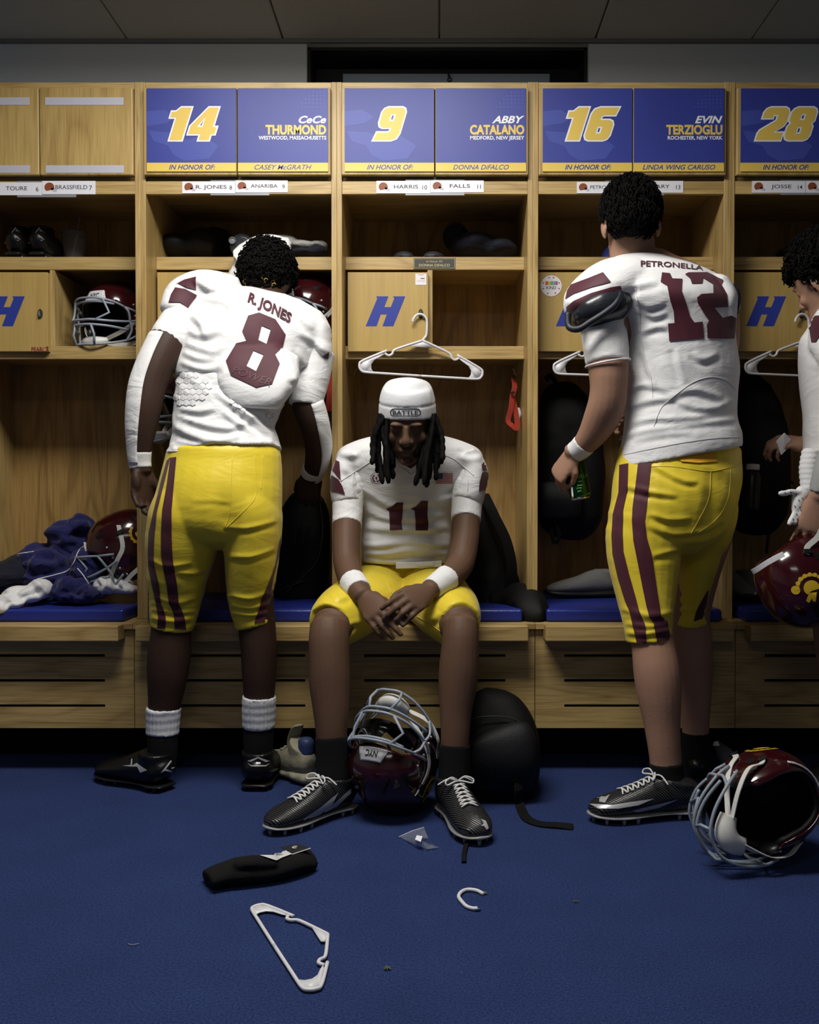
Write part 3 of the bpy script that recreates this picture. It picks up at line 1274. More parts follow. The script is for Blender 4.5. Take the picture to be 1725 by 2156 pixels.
def shell_patch(off, shrink=0.0, naz=72, nel=18):
    mb = MB()
    azs = [-180 + 360 * i / naz for i in range(naz)]
    vs, fs = [], []
    for j in range(nel):
        for az in azs:
            e0 = el_min(az) + shrink
            t = j / nel
            el = e0 + (90 - e0) * t
            vs.append(hs(az, el, off))
    vs.append(hs(0, 90, off))
    T = len(vs) - 1
    for j in range(nel - 1):
        for i in range(naz):
            a, b_ = j * naz + i, j * naz + (i + 1) % naz
            fs.append((a, b_, b_ + naz, a + naz))
    o = (nel - 1) * naz
    for i in range(naz):
        fs.append((o + i, o + (i + 1) % naz, T))
    return mb.add(vs, fs)


def patch(outline, az0, el0, off, mb, m, sgn=1, rot=0.0, th=None):
    """flat outline in metres laid on the shell around (az0, el0)"""
    vs, tr = fill2d([outline], .012, .012)
    cr, sr = math.cos(rot), math.sin(rot)
    P = []
    for u, v in vs:
        u, v = u * cr - v * sr, u * sr + v * cr
        P.append(hs(sgn * (az0 + math.degrees(u / .128) / max(.4, math.cos(math.radians(el0)))), el0 + math.degrees(v / .128), off))
    mb.add(P, tr, m)


def disc(r, n=14, cx=0, cy=0):
    return [(cx + r * math.cos(2 * PI * k / n), cy + r * math.sin(2 * PI * k / n)) for k in range(n)]


def make_helmet(visor=False):
    root = empty('football_helmet', (0, 0, 0), cat='helmet', group='maroon football helmets')
    sh = shell_patch(0).build('shell', m_shell, root, smooth=True, world=False)
    md = sh.modifiers.new('solid', 'SOLIDIFY')
    md.thickness = .005
    md.offset = -1
    ln = shell_patch(-.0065, 2.0, 48, 12).build('liner', m_liner, root, smooth=True, world=False)
    md = ln.modifiers.new('solid', 'SOLIDIFY')
    md.thickness = .014
    md.offset = -1
    # jaw pads inside
    for s in (-1, 1):
        MB().ell((s * .088, -.045, -.062), (.014, .030, .036), 12, 8).build('jaw_pad', mat('jaw_pad_black', (.008, .008, .009), .35), root, smooth=True, world=False)
    # vents, ear holes, screws
    for s in (-1, 1):
        for pts, az, el in ((disc(.012), 92, -16), ([(-.02, .0), (.012, .010), (.02, .004), (-.01, -.012)], 62, 34), ([(-.004, -.025), (.004, -.02), (.006, .025), (-.002, .02)], 40, 55), ([(-.012, -.02), (.0, -.025), (.010, .02), (.0, .022)], 128, 42)):
            mb = MB()
            patch(pts, az, el, .0012, mb, 0, s)
            mb.build('vent', m_liner, root, smooth=True, world=False)
        for az, el in ((68, -2), (70, -20), (74, -33), (66, 14), (88, 5)):
            MB().ell(hs(s * az, el, .001), (.0045, .0045, .0045), 10, 6).build('screw', m_snap, root, smooth=True, world=False)
    # emblem on both flanks: a gold crest of beads around a rounded badge
    for s in (-1, 1):
        mb = MB()
        outer = [(.036 * math.cos(t), .036 * math.sin(t)) for t in [math.radians(d) for d in range(120, 331, 14)]]
        inner = [(.029 * math.cos(t), .029 * math.sin(t)) for t in [math.radians(d) for d in range(330, 119, -14)]]
        patch(outer + inner, 118, 14, .0014, mb, 0, s)
        for d in range(125, 336, 21):
            patch(disc(.0055, 10, .0335 * math.cos(math.radians(d)), .0335 * math.sin(math.radians(d))), 118, 14, .0022, mb, 0, s)
        patch(disc(.011, 12, .036, -.012), 118, 14, .0018, mb, 0, s)
        patch([(.019 * math.cos(t), .019 * math.sin(t)) for t in [math.radians(d) for d in range(150, 391, 16)]] + [(.004, .006)], 118, 14, .0018, mb, 0, s)
        patch([(-.006, .014), (.008, .034), (.014, .030), (.012, .022), (.024, .030), (.028, .022), (.012, .008)], 118, 14, .0018, mb, 0, s)
        mb.build('emblem', m_emblem, root, smooth=True, world=False)['label'] = 'gold team emblem'
    # brow bumper with lettering
    mb = MB()
    patch([(-.047, -.014), (.047, -.014), (.036, .020), (-.036, .020)], 0, 24, .004, mb, 0)
    bo = mb.build('brow_bumper', m_bump, root, smooth=True, world=False)
    md = bo.modifiers.new('solid', 'SOLIDIFY')
    md.thickness = .006
    md.offset = -1
    mb = MB()
    vs, fs, w = text2d('NYC', .02)
    P = []
    for x, y in vs:
        u, v = (x / w - .5) * .042, (y - .5) * .016
        P.append(hs(math.degrees(u / .128), 24 + math.degrees((v + .002) / .128), .0052))
    mb.add(P, fs)
    mb.build('bumper_lettering', m_ink, bo, world=False)
    # rear trim
    mb = MB()
    vs, fs = ribbon([hs(180 + d, -33, .002) for d in range(-52, 53, 8)], .016, .004, (0, 0, 1))
    mb.add(vs, fs)
    mb.build('rear_bumper', m_bump, root, world=False, bevel=.001)
    # face mask
    mk = MB()
    r = .0042

    def bar(half, mirror=True, rr=r):
        pts = [Vector(p) for p in half]
        if mirror:
            pts = [Vector((-p.x, p.y, p.z)) for p in reversed(pts)] + pts[(1 if abs(pts[0].x) < 1e-6 else 0):]
        mk.tube(crom(pts, 4), rr, 8)
    bar([(0, -.178, .046), (.045, -.170, .044), (.085, -.135, .034), (.103, -.098, .020)])
    bar([(0, -.172, .034), (.05, -.160, .032), (.085, -.130, .026)])
    bar([(0, -.196, -.034), (.04, -.190, -.034), (.085, -.150, -.036), (.116, -.085, -.030), (.121, -.045, -.020)])
    bar([(0, -.196, -.050), (.04, -.188, -.051), (.082, -.148, -.054), (.112, -.09, -.060)])
    bar([(0, -.186, -.118), (.035, -.180, -.118), (.075, -.145, -.112), (.106, -.090, -.096), (.119, -.045, -.072)])
    for s in (-1, 1):
        mk.tube(crom([(s * .103, -.098, .020), (s * .116, -.092, .002), (s * .116, -.085, -.030)], 4), r, 8)
        mk.tube(crom([(s * .116, -.085, -.030), (s * .119, -.080, -.06), (s * .106, -.090, -.096)], 4), r, 8)
        mk.tube([(s * .034, -.191, -.050), (s * .046, -.188, -.085), (s * .040, -.180, -.118)], r, 8)
        mk.tube([(s * .060, -.160, .041), (s * .078, -.148, -.006), (s * .050, -.186, -.034)], r, 8)
        mk.tube([(s * .103, -.098, .020), (s * .117, -.070, .012), (s * .120, -.045, .004)], r, 8)
    mk.build('face_mask', m_mask, root, smooth=True, world=False)
    # chin cup and straps
    mb = MB()
    mb.loft([((-.042, -.118, -.098), .012, .022), ((-.022, -.138, -.104), .020, .026), ((0, -.146, -.106), .022, .028), ((.022, -.138, -.104), .020, .026), ((.042, -.118, -.098), .012, .022)], 14, 4, ref=(0, 0, 1))
    mb.build('chin_cup', m_strap, root, smooth=True, world=False)
    for s in (-1, 1):
        mb = MB()
        path = crom([(s * .036, -.120, -.094), (s * .085, -.085, -.060), (s * .116, -.045, -.020), hs(s * 86, 6, .004), hs(s * 92, 30, .004), hs(s * 94, 38, .005)], 5)
        up = [Vector((0, -.6, .8))] * len(path)
        vs, fs = ribbon(path, .015, .0022, up)
        mb.add(vs, fs)
        mb.build('chin_strap', m_strap, root, world=False)
        mb = MB()
        path = crom([(s * .036, -.115, -.106), (s * .090, -.070, -.108), (s * .116, -.020, -.085), hs(s * 98, -30, .004), hs(s * 104, -22, .005)], 5)
        vs, fs = ribbon(path, .015, .0022, [Vector((0, -.3, .9))] * len(path))
        mb.add(vs, fs)
        mb.build('chin_strap', m_strap, root, world=False)
        for p, q in ((hs(s * 91, 24, .006), hs(s * 91, 30, .006)), (hs(s * 101, -27, .006), hs(s * 103, -22, .006))):
            vs, fs = ribbon([p, q], .022, .007, (0, 1, .1))
            MB().add(vs, fs).build('strap_buckle', m_liner, root, world=False, bevel=.001)
    if visor:
        mb = MB()
        vs, fs = [], []
        n = 20
        for i in range(n + 1):
            a = math.radians(-58 + 116 * i / n)
            for z, rr in ((.040, .150), (.0, .166), (-.030, .166)):
                vs.append((math.sin(a) * rr * .66, -math.cos(a) * rr * 1.02, z))
        for i in range(n):
            for j in range(2):
                a = i * 3 + j
                fs.append((a, a + 3, a + 4, a + 1))
        mb.add(vs, fs)
        vo = mb.build('visor', m_visor, root, smooth=True, world=False)
        md = vo.modifiers.new('solid', 'SOLIDIFY')
        md.thickness = .002
    return root


def orient(fwd, up):
    """rotation that sends the helmet's face direction (-y) to fwd and its crown (+z) towards up"""
    f = Vector(fwd).normalized()
    u = Vector(up)
    u = (u - f * u.dot(f)).normalized()
    y = -f
    x = y.cross(u)
    return Matrix((x, y, u)).transposed()


def set_helmet(o, pos, fwd, up, label, drop=None):
    """place; drop: rest the lowest point on this height"""
    R = orient(fwd, up)
    o.rotation_euler = R.to_euler()
    p = Vector(pos)
    if drop is not None:
        lo_ = 9
        for ch in o.children:
            if ch.type == 'MESH' and ch.name.split('.')[0] in ('shell', 'face_mask', 'rear_bumper'):
                for v in ch.data.vertices:
                    lo_ = min(lo_, (R @ v.co).z)
        p.z = drop - lo_ + .0005
    o.location = p
    o['label'] = label


HEL = make_helmet()
HELV = make_helmet(True)
# on the floor between the seated player's feet: crown down, face tipped up to the left
set_helmet(HELV, at(830, 1590, 2.79), (-.28, -.60, .75), (-.34, -.68, -.62), 'maroon football helmet lying crown down between the feet of the seated player', drop=.002)
# on the floor at the right: lying on its side, hollow towards the viewer
h = dup(HELV)
set_helmet(h, at(1604, 1712, 2.44), (-.88, -.10, -.40), (.10, .98, .0), 'maroon football helmet on its side on the carpet at right, hollow facing us', drop=.002)
# in the cubby of the leftmost locker
set_helmet(HEL, at(254, 672, 3.555), (-.42, -1, 0), (0, 0, 1), 'maroon football helmet in the cubby beside the leftmost H door', drop=zlow[1])
h = dup(HEL)
set_helmet(h, at(655, 672, 3.52), (-.75, -1, -.05), (0, 0, 1), 'maroon football helmet in the cubby behind the bent over player', drop=zlow[1])
h = dup(HEL)
set_helmet(h, at(268, 1195, 3.46), (-.92, -.30, -.42), (-.42, -.12, 1), 'maroon football helmet on the bench cushion beside the blue clothes', drop=.545)
h = dup(HEL)
set_helmet(h, at(415, 852, 3.40), (-.9, -.5, -.1), (0, -.05, 1), 'maroon football helmet hanging behind the bent over player at his left arm')
h = dup(HEL)
set_helmet(h, at(1698, 1218, 2.76), (.88, .25, .32), (.28, -.30, -.90), 'maroon football helmet held low by the player at the right edge')
# ================================================================== people: shared builders
def st(px, py, Y, w, d, e=2.0):
    """section of a limb or torso: centre pixel, depth, half width in pixels, half depth in metres"""
    return (at(px, py, Y), w * mpp(Y), d, e)


def skin(name, col, spec=0.4):
    return mat(name, col, 0.58, spec * .7, bump=0.12, bscale=160, var=0.12, vscale=14)


def fabric(name, col, rough=0.75, bump=0.15, bscale=520, sheen=0.15, mesh=False, wr=0.0):
    """knit cloth, optional mesh perforation and wrinkles as fine relief"""
    if name in MATS:
        return MATS[name]
    m, nt, b = _nt(name)
    N, L = nt.nodes, nt.links
    b.inputs['Base Color'].default_value = (*col, 1)
    b.inputs['Roughness'].default_value = rough
    b.inputs['Specular IOR Level'].default_value = 0.3
    b.inputs['Sheen Weight'].default_value = sheen
    tc = N.new('ShaderNodeTexCoord')
    h = None
    if mesh:
        v = N.new('ShaderNodeTexVoronoi')
        v.inputs['Scale'].default_value = 230
        L.new(tc.outputs['Object'], v.inputs['Vector'])
        h = v.outputs['Distance']
    else:
        n = N.new('ShaderNodeTexNoise')
        n.inputs['Scale'].default_value = bscale
        L.new(tc.outputs['Object'], n.inputs['Vector'])
        h = n.outputs['Fac']
    bp = N.new('ShaderNodeBump')
    bp.inputs['Strength'].default_value = bump
    bp.inputs['Distance'].default_value = 0.002
    L.new(h, bp.inputs['Height'])
    if wr:
        n2 = N.new('ShaderNodeTexNoise')
        n2.inputs['Scale'].default_value = 6
        n2.inputs['Detail'].default_value = 4
        n2.inputs['Distortion'].default_value = 1.2
        mp = N.new('ShaderNodeMapping')
        mp.inputs['Scale'].default_value = (1.0, 1.0, 2.2)
        mp.inputs['Rotation'].default_value = (0.3, 0.5, 0.2)
        L.new(tc.outputs['Object'], mp.inputs[0])
        L.new(mp.outputs[0], n2.inputs['Vector'])
        b2 = N.new('ShaderNodeBump')
        b2.inputs['Strength'].default_value = wr
        b2.inputs['Distance'].default_value = 0.03
        L.new(n2.outputs['Fac'], b2.inputs['Height'])
        L.new(bp.outputs[0], b2.inputs['Normal'])
        L.new(b2.outputs[0], b.inputs['Normal'])
    else:
        L.new(bp.outputs[0], b.inputs['Normal'])
    MATS[name] = m
    return m


m_jersey = fabric('white_jersey_mesh', (0.70, 0.70, 0.71), .7, .12, mesh=True, wr=.22)
m_under = fabric('white_compression_shirt', (0.72, 0.72, 0.725), .65, .08, wr=.3)
m_yellow = fabric('yellow_satin_pants', (0.70, 0.54, 0.032), .42, .06, wr=.12)
m_mar = fabric('maroon_stripe', (0.060, 0.008, 0.018), .6, .1)
m_sockw = fabric('white_sock_knit', (0.62, 0.62, 0.64), .9, .4, 300)
m_sockb = fabric('black_sock_knit', (0.0028, 0.0028, 0.0032), .95, .3, 300, sheen=0.0)
m_tapew = fabric('white_wrist_wrap', (0.70, 0.70, 0.71), .8, .3, 200)
m_hair = mat('black_hair', (0.0032, 0.0028, 0.0028), 0.75, 0.10)
m_skin_d = skin('deep_brown_skin', (0.085, 0.042, 0.026))
m_skin_dd = skin('very_deep_brown_skin', (0.040, 0.020, 0.013))
m_skin_m = skin('medium_brown_skin', (0.110, 0.060, 0.037))
m_skin_l = skin('light_tan_skin', (0.33, 0.185, 0.125))


def wrinkle(amp, sx, sz, seed=0.0, tilt=0.0, rid=True, zlo=None, zhi=None):
    """real folds: ridged noise stretched across the body"""
    off = Vector((seed * 3.1, seed * 7.7, seed * 1.3))
    ct, sn = math.cos(tilt), math.sin(tilt)

    def f(co, n):
        x, z = co.x * ct - co.z * sn, co.x * sn + co.z * ct
        v = noise.noise(Vector((x * sx, co.y * sx, z * sz)) + off)
        w = noise.noise(Vector((x * sx * .4, co.y * sx * .4, z * sz * .35)) + off * 2)
        d = (1 - abs(v) * 2.2) if rid else v
        k = max(0.0, .35 + w * 1.6)
        if zlo is not None:
            k *= min(1, max(0, (zhi - co.z) / (zhi - zlo)))
        return amp * (d - .5) * min(1.4, k)
    return f


def hand(mb, M, side=1, curl=(20, 25, 20), spread=4.0, thumb=(35, 25), scale=1.0, curls=None, thick=1.0):
    """five-fingered hand. local: wrist at 0, fingers along +y, back of the hand +z, thumb on side*x"""
    S = M @ Matrix.Scale(scale, 4)
    r0 = .0092 * thick
    # palm
    mb.loft([((0, -.02, 0), .026, .019), ((0, .0, .0), .029, .018), ((side * .003, .035, 0), .040, .016), ((side * .002, .07, .001), .043, .014), ((0, .090, .001), .040, .012)], 16, 4, M=S, caps='dome')
    mb.ell((side * .026, .026, -.008), (.018, .030, .015), 12, 8, M=S)
    mb.ell((-side * .026, .032, -.008), (.014, .032, .013), 12, 8, M=S)
    bases = [(-.0325, .076), (-.0115, .086), (.0105, .089), (.0315, .083)]
    lens = [(.034, .022, .018), (.043, .027, .020), (.047, .030, .021), (.042, .026, .020)]
    rad = [.88, .98, 1.0, .97]
    for k in range(4):
        bx, by = bases[k]
        cs = (curls[k] if curls else curl)
        p = Vector((side * bx, by, .001))
        yaw = side * (k - 1.5) * math.radians(spread)
        pitch = 0.0
        pts = [p - Vector((0, .018, 0)), p]
        rr = [r0 * rad[k] * 1.05, r0 * rad[k] * 1.08]
        for j in range(3):
            pitch += math.radians(cs[j])
            d = Vector((math.sin(yaw) * math.cos(pitch), math.cos(yaw) * math.cos(pitch), -math.sin(pitch)))
            for q in (.5, 1.0):
                pts.append(p + d * lens[k][j] * q)
                rr.append(r0 * rad[k] * ((1.0, .93, .84)[j] * (1.0 if q == 1.0 else .93)))
            p = p + d * lens[k][j]
        pts.append(p + d * .004)
        rr.append(r0 * rad[k] * .5)
        vs, fs = sweep(pts, rr, 10)
        mb.add(vs, fs, M=S)
    # thumb leaves the side of the palm near its base
    a, b_ = math.radians(thumb[0]), math.radians(thumb[1])
    p0 = Vector((side * .022, .012, -.006))
    d1 = Vector((side * math.sin(a), math.cos(a), -.30)).normalized()
    p1 = p0 + d1 * .042
    d2 = Vector((side * math.sin(a - b_), math.cos(a - b_), -.35)).normalized()
    p2 = p1 + d2 * .034
    d3 = Vector((side * math.sin(a - 1.6 * b_), math.cos(a - 1.6 * b_), -.35)).normalized()
    p3 = p2 + d3 * .026
    vs, fs = sweep([p0, p0.lerp(p1, .5), p1, p1.lerp(p2, .5), p2, p2.lerp(p3, .5), p3, p3 + d3 * .004], [.013, .0125, .0118, .0105, .0108, .010, .0085, .004], 10)
    mb.add(vs, fs, M=S)


def hand_frame(wrist, fwd, back):
    """matrix for hand(): fingers along fwd, back of the hand along back"""
    y = Vector(fwd).normalized()
    z = Vector(back)
    z = (z - y * z.dot(y)).normalized()
    x = y.cross(z)
    M = Matrix((x, y, z)).transposed().to_4x4()
    M.translation = Vector(wrist)
    return M


def head(mb, M, ears=True):
    """head facing -y, crown +z, centred between the ears"""
    mb.ell((0, .014, .045), (.075, .096, .086), 20, 14, M=M)
    mb.loft([((0, -.060, -.114), .024, .020), ((0, -.054, -.102), .038, .036), ((0, -.044, -.076), .052, .050), ((0, -.036, -.04), .061, .056), ((0, -.028, 0), .067, .063), ((0, -.018, .04), .069, .072)], 18, 4, M=M, caps='dome')
    mb.loft([((0, -.088, .016), .009, .010), ((0, -.099, -.008), .010, .012), ((0, -.108, -.028), .0165, .013), ((0, -.100, -.038), .014, .008)], 12, 4, M=M, caps='dome')
    for s in (-1, 1):
        mb.ell((s * .014, -.096, -.033), (.0095, .012, .008), 10, 8, M=M)
        mb.ell((s * .031, -.078, .003), (.0155, .0105, .009), 12, 8, M=M)
        mb.ell((s * .028, -.084, .022), (.024, .011, .007), 12, 8, M=M)
        mb.ell((s * .043, -.066, -.028), (.020, .018, .020), 12, 8, M=M)
        if ears:
            mb.ell((s * .079, .012, -.008), (.009, .019, .032), 12, 8, M=M, rot=Matrix.Rotation(s * .35, 3, 'Z'))
            mb.ell((s * .078, .008, -.036), (.007, .009, .010), 10, 6, M=M)
    mb.ell((0, -.093, -.060), (.025, .010, .0068), 14, 8, M=M)
    mb.ell((0, -.091, -.072), (.021, .0115, .008), 14, 8, M=M)
    mb.ell((0, -.082, -.102), (.02, .014, .014), 12, 8, M=M)


def head_frame(pos, fwd, up):
    M = orient(fwd, up).to_4x4()
    M.translation = Vector(pos)
    return M


def footing(pos_heel, dir_xy, scale=1.0):
    """matrix for shoes: heel at 0, toe along +y, sole at z = 0"""
    y = Vector((dir_xy[0], dir_xy[1], dir_xy[2] if len(dir_xy) > 2 else 0)).normalized()
    z = Vector((0, 0, 1))
    z = (z - y * z.dot(y)).normalized()
    x = y.cross(z)
    M = Matrix((x, y, z)).transposed().to_4x4() @ Matrix.Scale(scale, 4)
    M.translation = Vector(pos_heel)
    return M


m_cleatb = mat('black_cleat_upper', (0.005, 0.005, 0.0055), 0.30, 0.45, bump=.25, bscale=60, stretch=(1, 8, 1))


def ribbed():
    m, nt, b = _nt('black_ribbed_upper')
    N, L = nt.nodes, nt.links
    tc = N.new('ShaderNodeTexCoord')
    w = N.new('ShaderNodeTexWave')
    w.bands_direction = 'DIAGONAL'
    w.inputs['Scale'].default_value = 62
    w.inputs['Distortion'].default_value = 1.5
    L.new(tc.outputs['Object'], w.inputs['Vector'])
    r = N.new('ShaderNodeMapRange')
    r.inputs[1].default_value = .62
    r.inputs[2].default_value = .95
    L.new(w.outputs['Fac'], r.inputs[0])
    mx = N.new('ShaderNodeMix')
    mx.data_type = 'RGBA'
    mx.inputs[6].default_value = (.005, .005, .0055, 1)
    mx.inputs[7].default_value = (.055, .056, .06, 1)
    L.new(r.outputs[0], mx.inputs[0])
    L.new(mx.outputs[2], b.inputs['Base Color'])
    b.inputs['Roughness'].default_value = .3
    bp = N.new('ShaderNodeBump')
    bp.inputs['Strength'].default_value = .5
    bp.inputs['Distance'].default_value = .002
    L.new(w.outputs['Fac'], bp.inputs['Height'])
    L.new(bp.outputs[0], b.inputs['Normal'])
    return m


m_cleatrib = ribbed()
m_sole = mat('cleat_sole_grey', (0.30, 0.30, 0.31), 0.4, var=.5, vscale=30)
m_soleb = mat('cleat_sole_black', (0.012, 0.012, 0.014), 0.3)
m_lace = fabric('white_laces', (0.68, 0.68, 0.68), .8, .3, 300)
m_silver = mat('silver_print', (0.50, 0.51, 0.53), 0.35, metal=.3)
STUDH = .012


def cleat(parent, M, upper, sole, lace=None, side=1, collar=0.105, wide=1.12):
    """football boot: upper, sole plate with studs, laces"""
    M = M @ Matrix.Diagonal((wide, 1, 1, 1))
    mb = MB()
    z0 = STUDH + .006
    mb.loft([((0, .004, z0 + .036), .022, .030), ((0, .018, z0 + .042), .031, .042), ((0, .06, z0 + .046), .036, .050), ((0, .11, z0 + .044), .038, .048), ((0, .16, z0 + .035), .042, .038), ((0, .21, z0 + .028), .045, .030), ((0, .25, z0 + .023), .043, .025), ((0, .28, z0 + .018), .032, .018), ((0, .294, z0 + .014), .016, .010)], 18, 4, M=M, caps='dome')
    mb.loft([((0, .055, z0 + .03), .034, .052), ((0, .052, z0 + .07), .035, .052), ((0, .050, z0 + collar - .018), .036, .050)], 18, 3, M=M)
    up = fuse('shoe', mb, upper, parent, voxel=.0045, smooth=4)
    sb = MB()
    sb.loft([((0, -.002, z0), .024, .005), ((0, .03, z0), .034, .006), ((0, .08, z0 + .001), .031, .006), ((0, .14, z0 + .001), .037, .006), ((0, .2, z0), .046, .007), ((0, .25, z0 + .001), .044, .007), ((0, .285, z0 + .003), .030, .006), ((0, .300, z0 + .006), .012, .004)], 16, 4, M=M, caps='dome')
    for x, y in ((-.022, .02), (.022, .02), (-.022, .055), (.022, .055), (-.033, .175), (.033, .175), (-.037, .215), (.037, .215), (-.026, .258), (.026, .258), (0, .235), (0, .285)):
        sb.lathe([(.0035, 0), (.0042, .004), (.0065, z0)], 8, M=M @ Matrix.Translation((x, y, 0)))
    sb.build('sole', sole, up, smooth=True)
    if lace:
        bv = bvh_of(up)
        Mi = M.inverted()
        lb = MB()

        def drop(x, y, off=.003):
            o = M @ Vector((x, y, .3))
            d = (M.to_3x3() @ Vector((0, 0, -1))).normalized()
            loc, nor, i, ds = bv.ray_cast(o, d)
            return (loc if loc else M @ Vector((x, y, .08))) + (M.to_3x3() @ Vector((0, 0, 1))).normalized() * off
        ys = [.125, .140, .155, .170, .185, .200]
        for k, y in enumerate(ys):
            w = .021 - .001 * (len(ys) - k)
            for s in (-1, 1):
                pts = [drop(s * (-w + 2 * w * t), y + .012 * t, .003 + .003 * math.sin(PI * t) + (.001 if s > 0 else 0)) for t in [q / 6 for q in range(7)]]
                vs, fs = sweep(pts, .0027, 6)
                lb.add(vs, fs)
        # bow
        b0 = drop(0, .118, .008)
        X, Yv, Zv = (M.to_3x3() @ Vector(v) for v in ((1, 0, 0), (0, 1, 0), (0, 0, 1)))
        for s in (-1, 1):
            lp = [b0, b0 + X * s * .016 + Zv * .012 + Yv * .004, b0 + X * s * .034 + Zv * .006 + Yv * .012, b0 + X * s * .032 - Zv * .004 + Yv * .016, b0 + X * s * .012 + Yv * .006, b0]
            vs, fs = sweep(crom(lp, 4), .0024, 6)
            lb.add(vs, fs)
            vs, fs = sweep(crom([b0, b0 + X * s * .02 - Yv * .012 + Zv * .004, b0 + X * s * .045 - Yv * .02 - Zv * .012], 4), .0024, 6)
            lb.add(vs, fs)
        lb.build('laces', lace, up, smooth=True)['label'] = 'white laces tied in a bow'
    return up


def sector(mb, st_, a0, a1, off, n=10, sub=4, ref=(1, 0, 0), m=0):
    """strip that wraps part of a limb between two angles (deg): same stations as loft"""
    ps = crom([s[0] for s in st_], sub)
    rr = crom([(s[1] + off, s[2] + off, 2) for s in st_], sub)
    fr_ = frames(ps, ref)
    vs, fs = [], []
    for p, r, (x, y, t) in zip(ps, rr, fr_):
        for i in range(n + 1):
            a = math.radians(a0 + (a1 - a0) * i / n)
            vs.append(p + x * (r.x * math.cos(a)) + y * (r.y * math.sin(a)))
    for j in range(len(ps) - 1):
        for i in range(n):
            a = j * (n + 1) + i
            fs.append((a, a + 1, a + n + 2, a + n + 1))
    mb.add(vs, fs, m)


def FL(fn, rows, w=6.0, amp=.004):
    return [([fn(*p) for p in (r[:-1] if isinstance(r[-1], (int, float)) else r)], w, (amp * r[-1] if isinstance(r[-1], (int, float)) else amp)) for r in rows]


def strip_loop(pairs):
    """closed outline from (left point, right point) rows"""
    return [[p[0] for p in pairs] + [p[1] for p in reversed(pairs)]]


def Z(scale, ox, oy):
    """zoomed crop coordinates -> photo pixels"""
    return lambda x, y: (x / scale + ox, y / scale + oy)


def curly(name, M, region, n, rad, length, tube, parent, seed=1, lay=0.0, base=None, mats=None):
    """hair built from many small curls or locks rooted on the scalp"""
    rnd = random.Random(seed)
    mb = MB()
    if base:
        for c, r in base:
            mb.ell(c, r, 24, 16, M=M)
    roots = [(Vector((0, .014, .045)), Vector((.077, .098, .088))), (Vector((0, .046, .0)), Vector((.064, .064, .058)))]
    k = 0
    tries = 0
    while k < n and tries < n * 30:
        tries += 1
        a = rnd.uniform(0, 2 * PI)
        z = rnd.uniform(-1, 1)
        d = Vector((math.cos(a) * math.sqrt(1 - z * z), math.sin(a) * math.sqrt(1 - z * z), z))
        c, R = roots[0 if rnd.random() < .72 else 1]
        p = c + Vector((d.x * R.x, d.y * R.y, d.z * R.z))
        o_c, o_R = roots[1] if c is roots[0][0] else roots[0]
        if sum(((p[i_] - o_c[i_]) / o_R[i_]) ** 2 for i_ in range(3)) < .9:
            continue
        if not region(p):
            continue
        k += 1
        nn = Vector((d.x / R.x, d.y / R.y, d.z / R.z)).normalized()
        tang = nn.orthogonal()
        tang.rotate(Matrix.Rotation(rnd.uniform(0, 2 * PI), 3, nn))
        L = length * rnd.uniform(.6, 1.25)
        pts = []
        if lay:   # lock lying along the scalp
            flow = Vector((rnd.uniform(-.5, .5), .35 + rnd.uniform(-.3, .3), -1.0 + rnd.uniform(-.4, .4)))
            flow = (flow - nn * flow.dot(nn)).normalized()
            q = p.copy()
            dirv = (flow * lay + nn * (1 - lay)).normalized()
            for j in range(5):
                t = j / 4
                pts.append(p + nn * (.004 + L * .35 * math.sin(t * 2.4)) + flow * L * t + tang * (rnd.uniform(-.1, .1) * L))
            rr = [tube, tube, tube * .9, tube * .7, tube * .25]
        else:     # coil
            b_ = nn.cross(tang)
            turns = 1.3
            for j in range(9):
                t = j / 8
                an = t * turns * 2 * PI
                pts.append(p + nn * (L * t) + (tang * math.cos(an) + b_ * math.sin(an)) * rad * (0.5 + .5 * t))
            rr = [tube] * 8 + [tube * .4]
        vs, fs = sweep(pts, rr, 5)
        mb.add(vs, fs, M=M)
    return mb.build(name, mats or m_hair, parent, smooth=True)
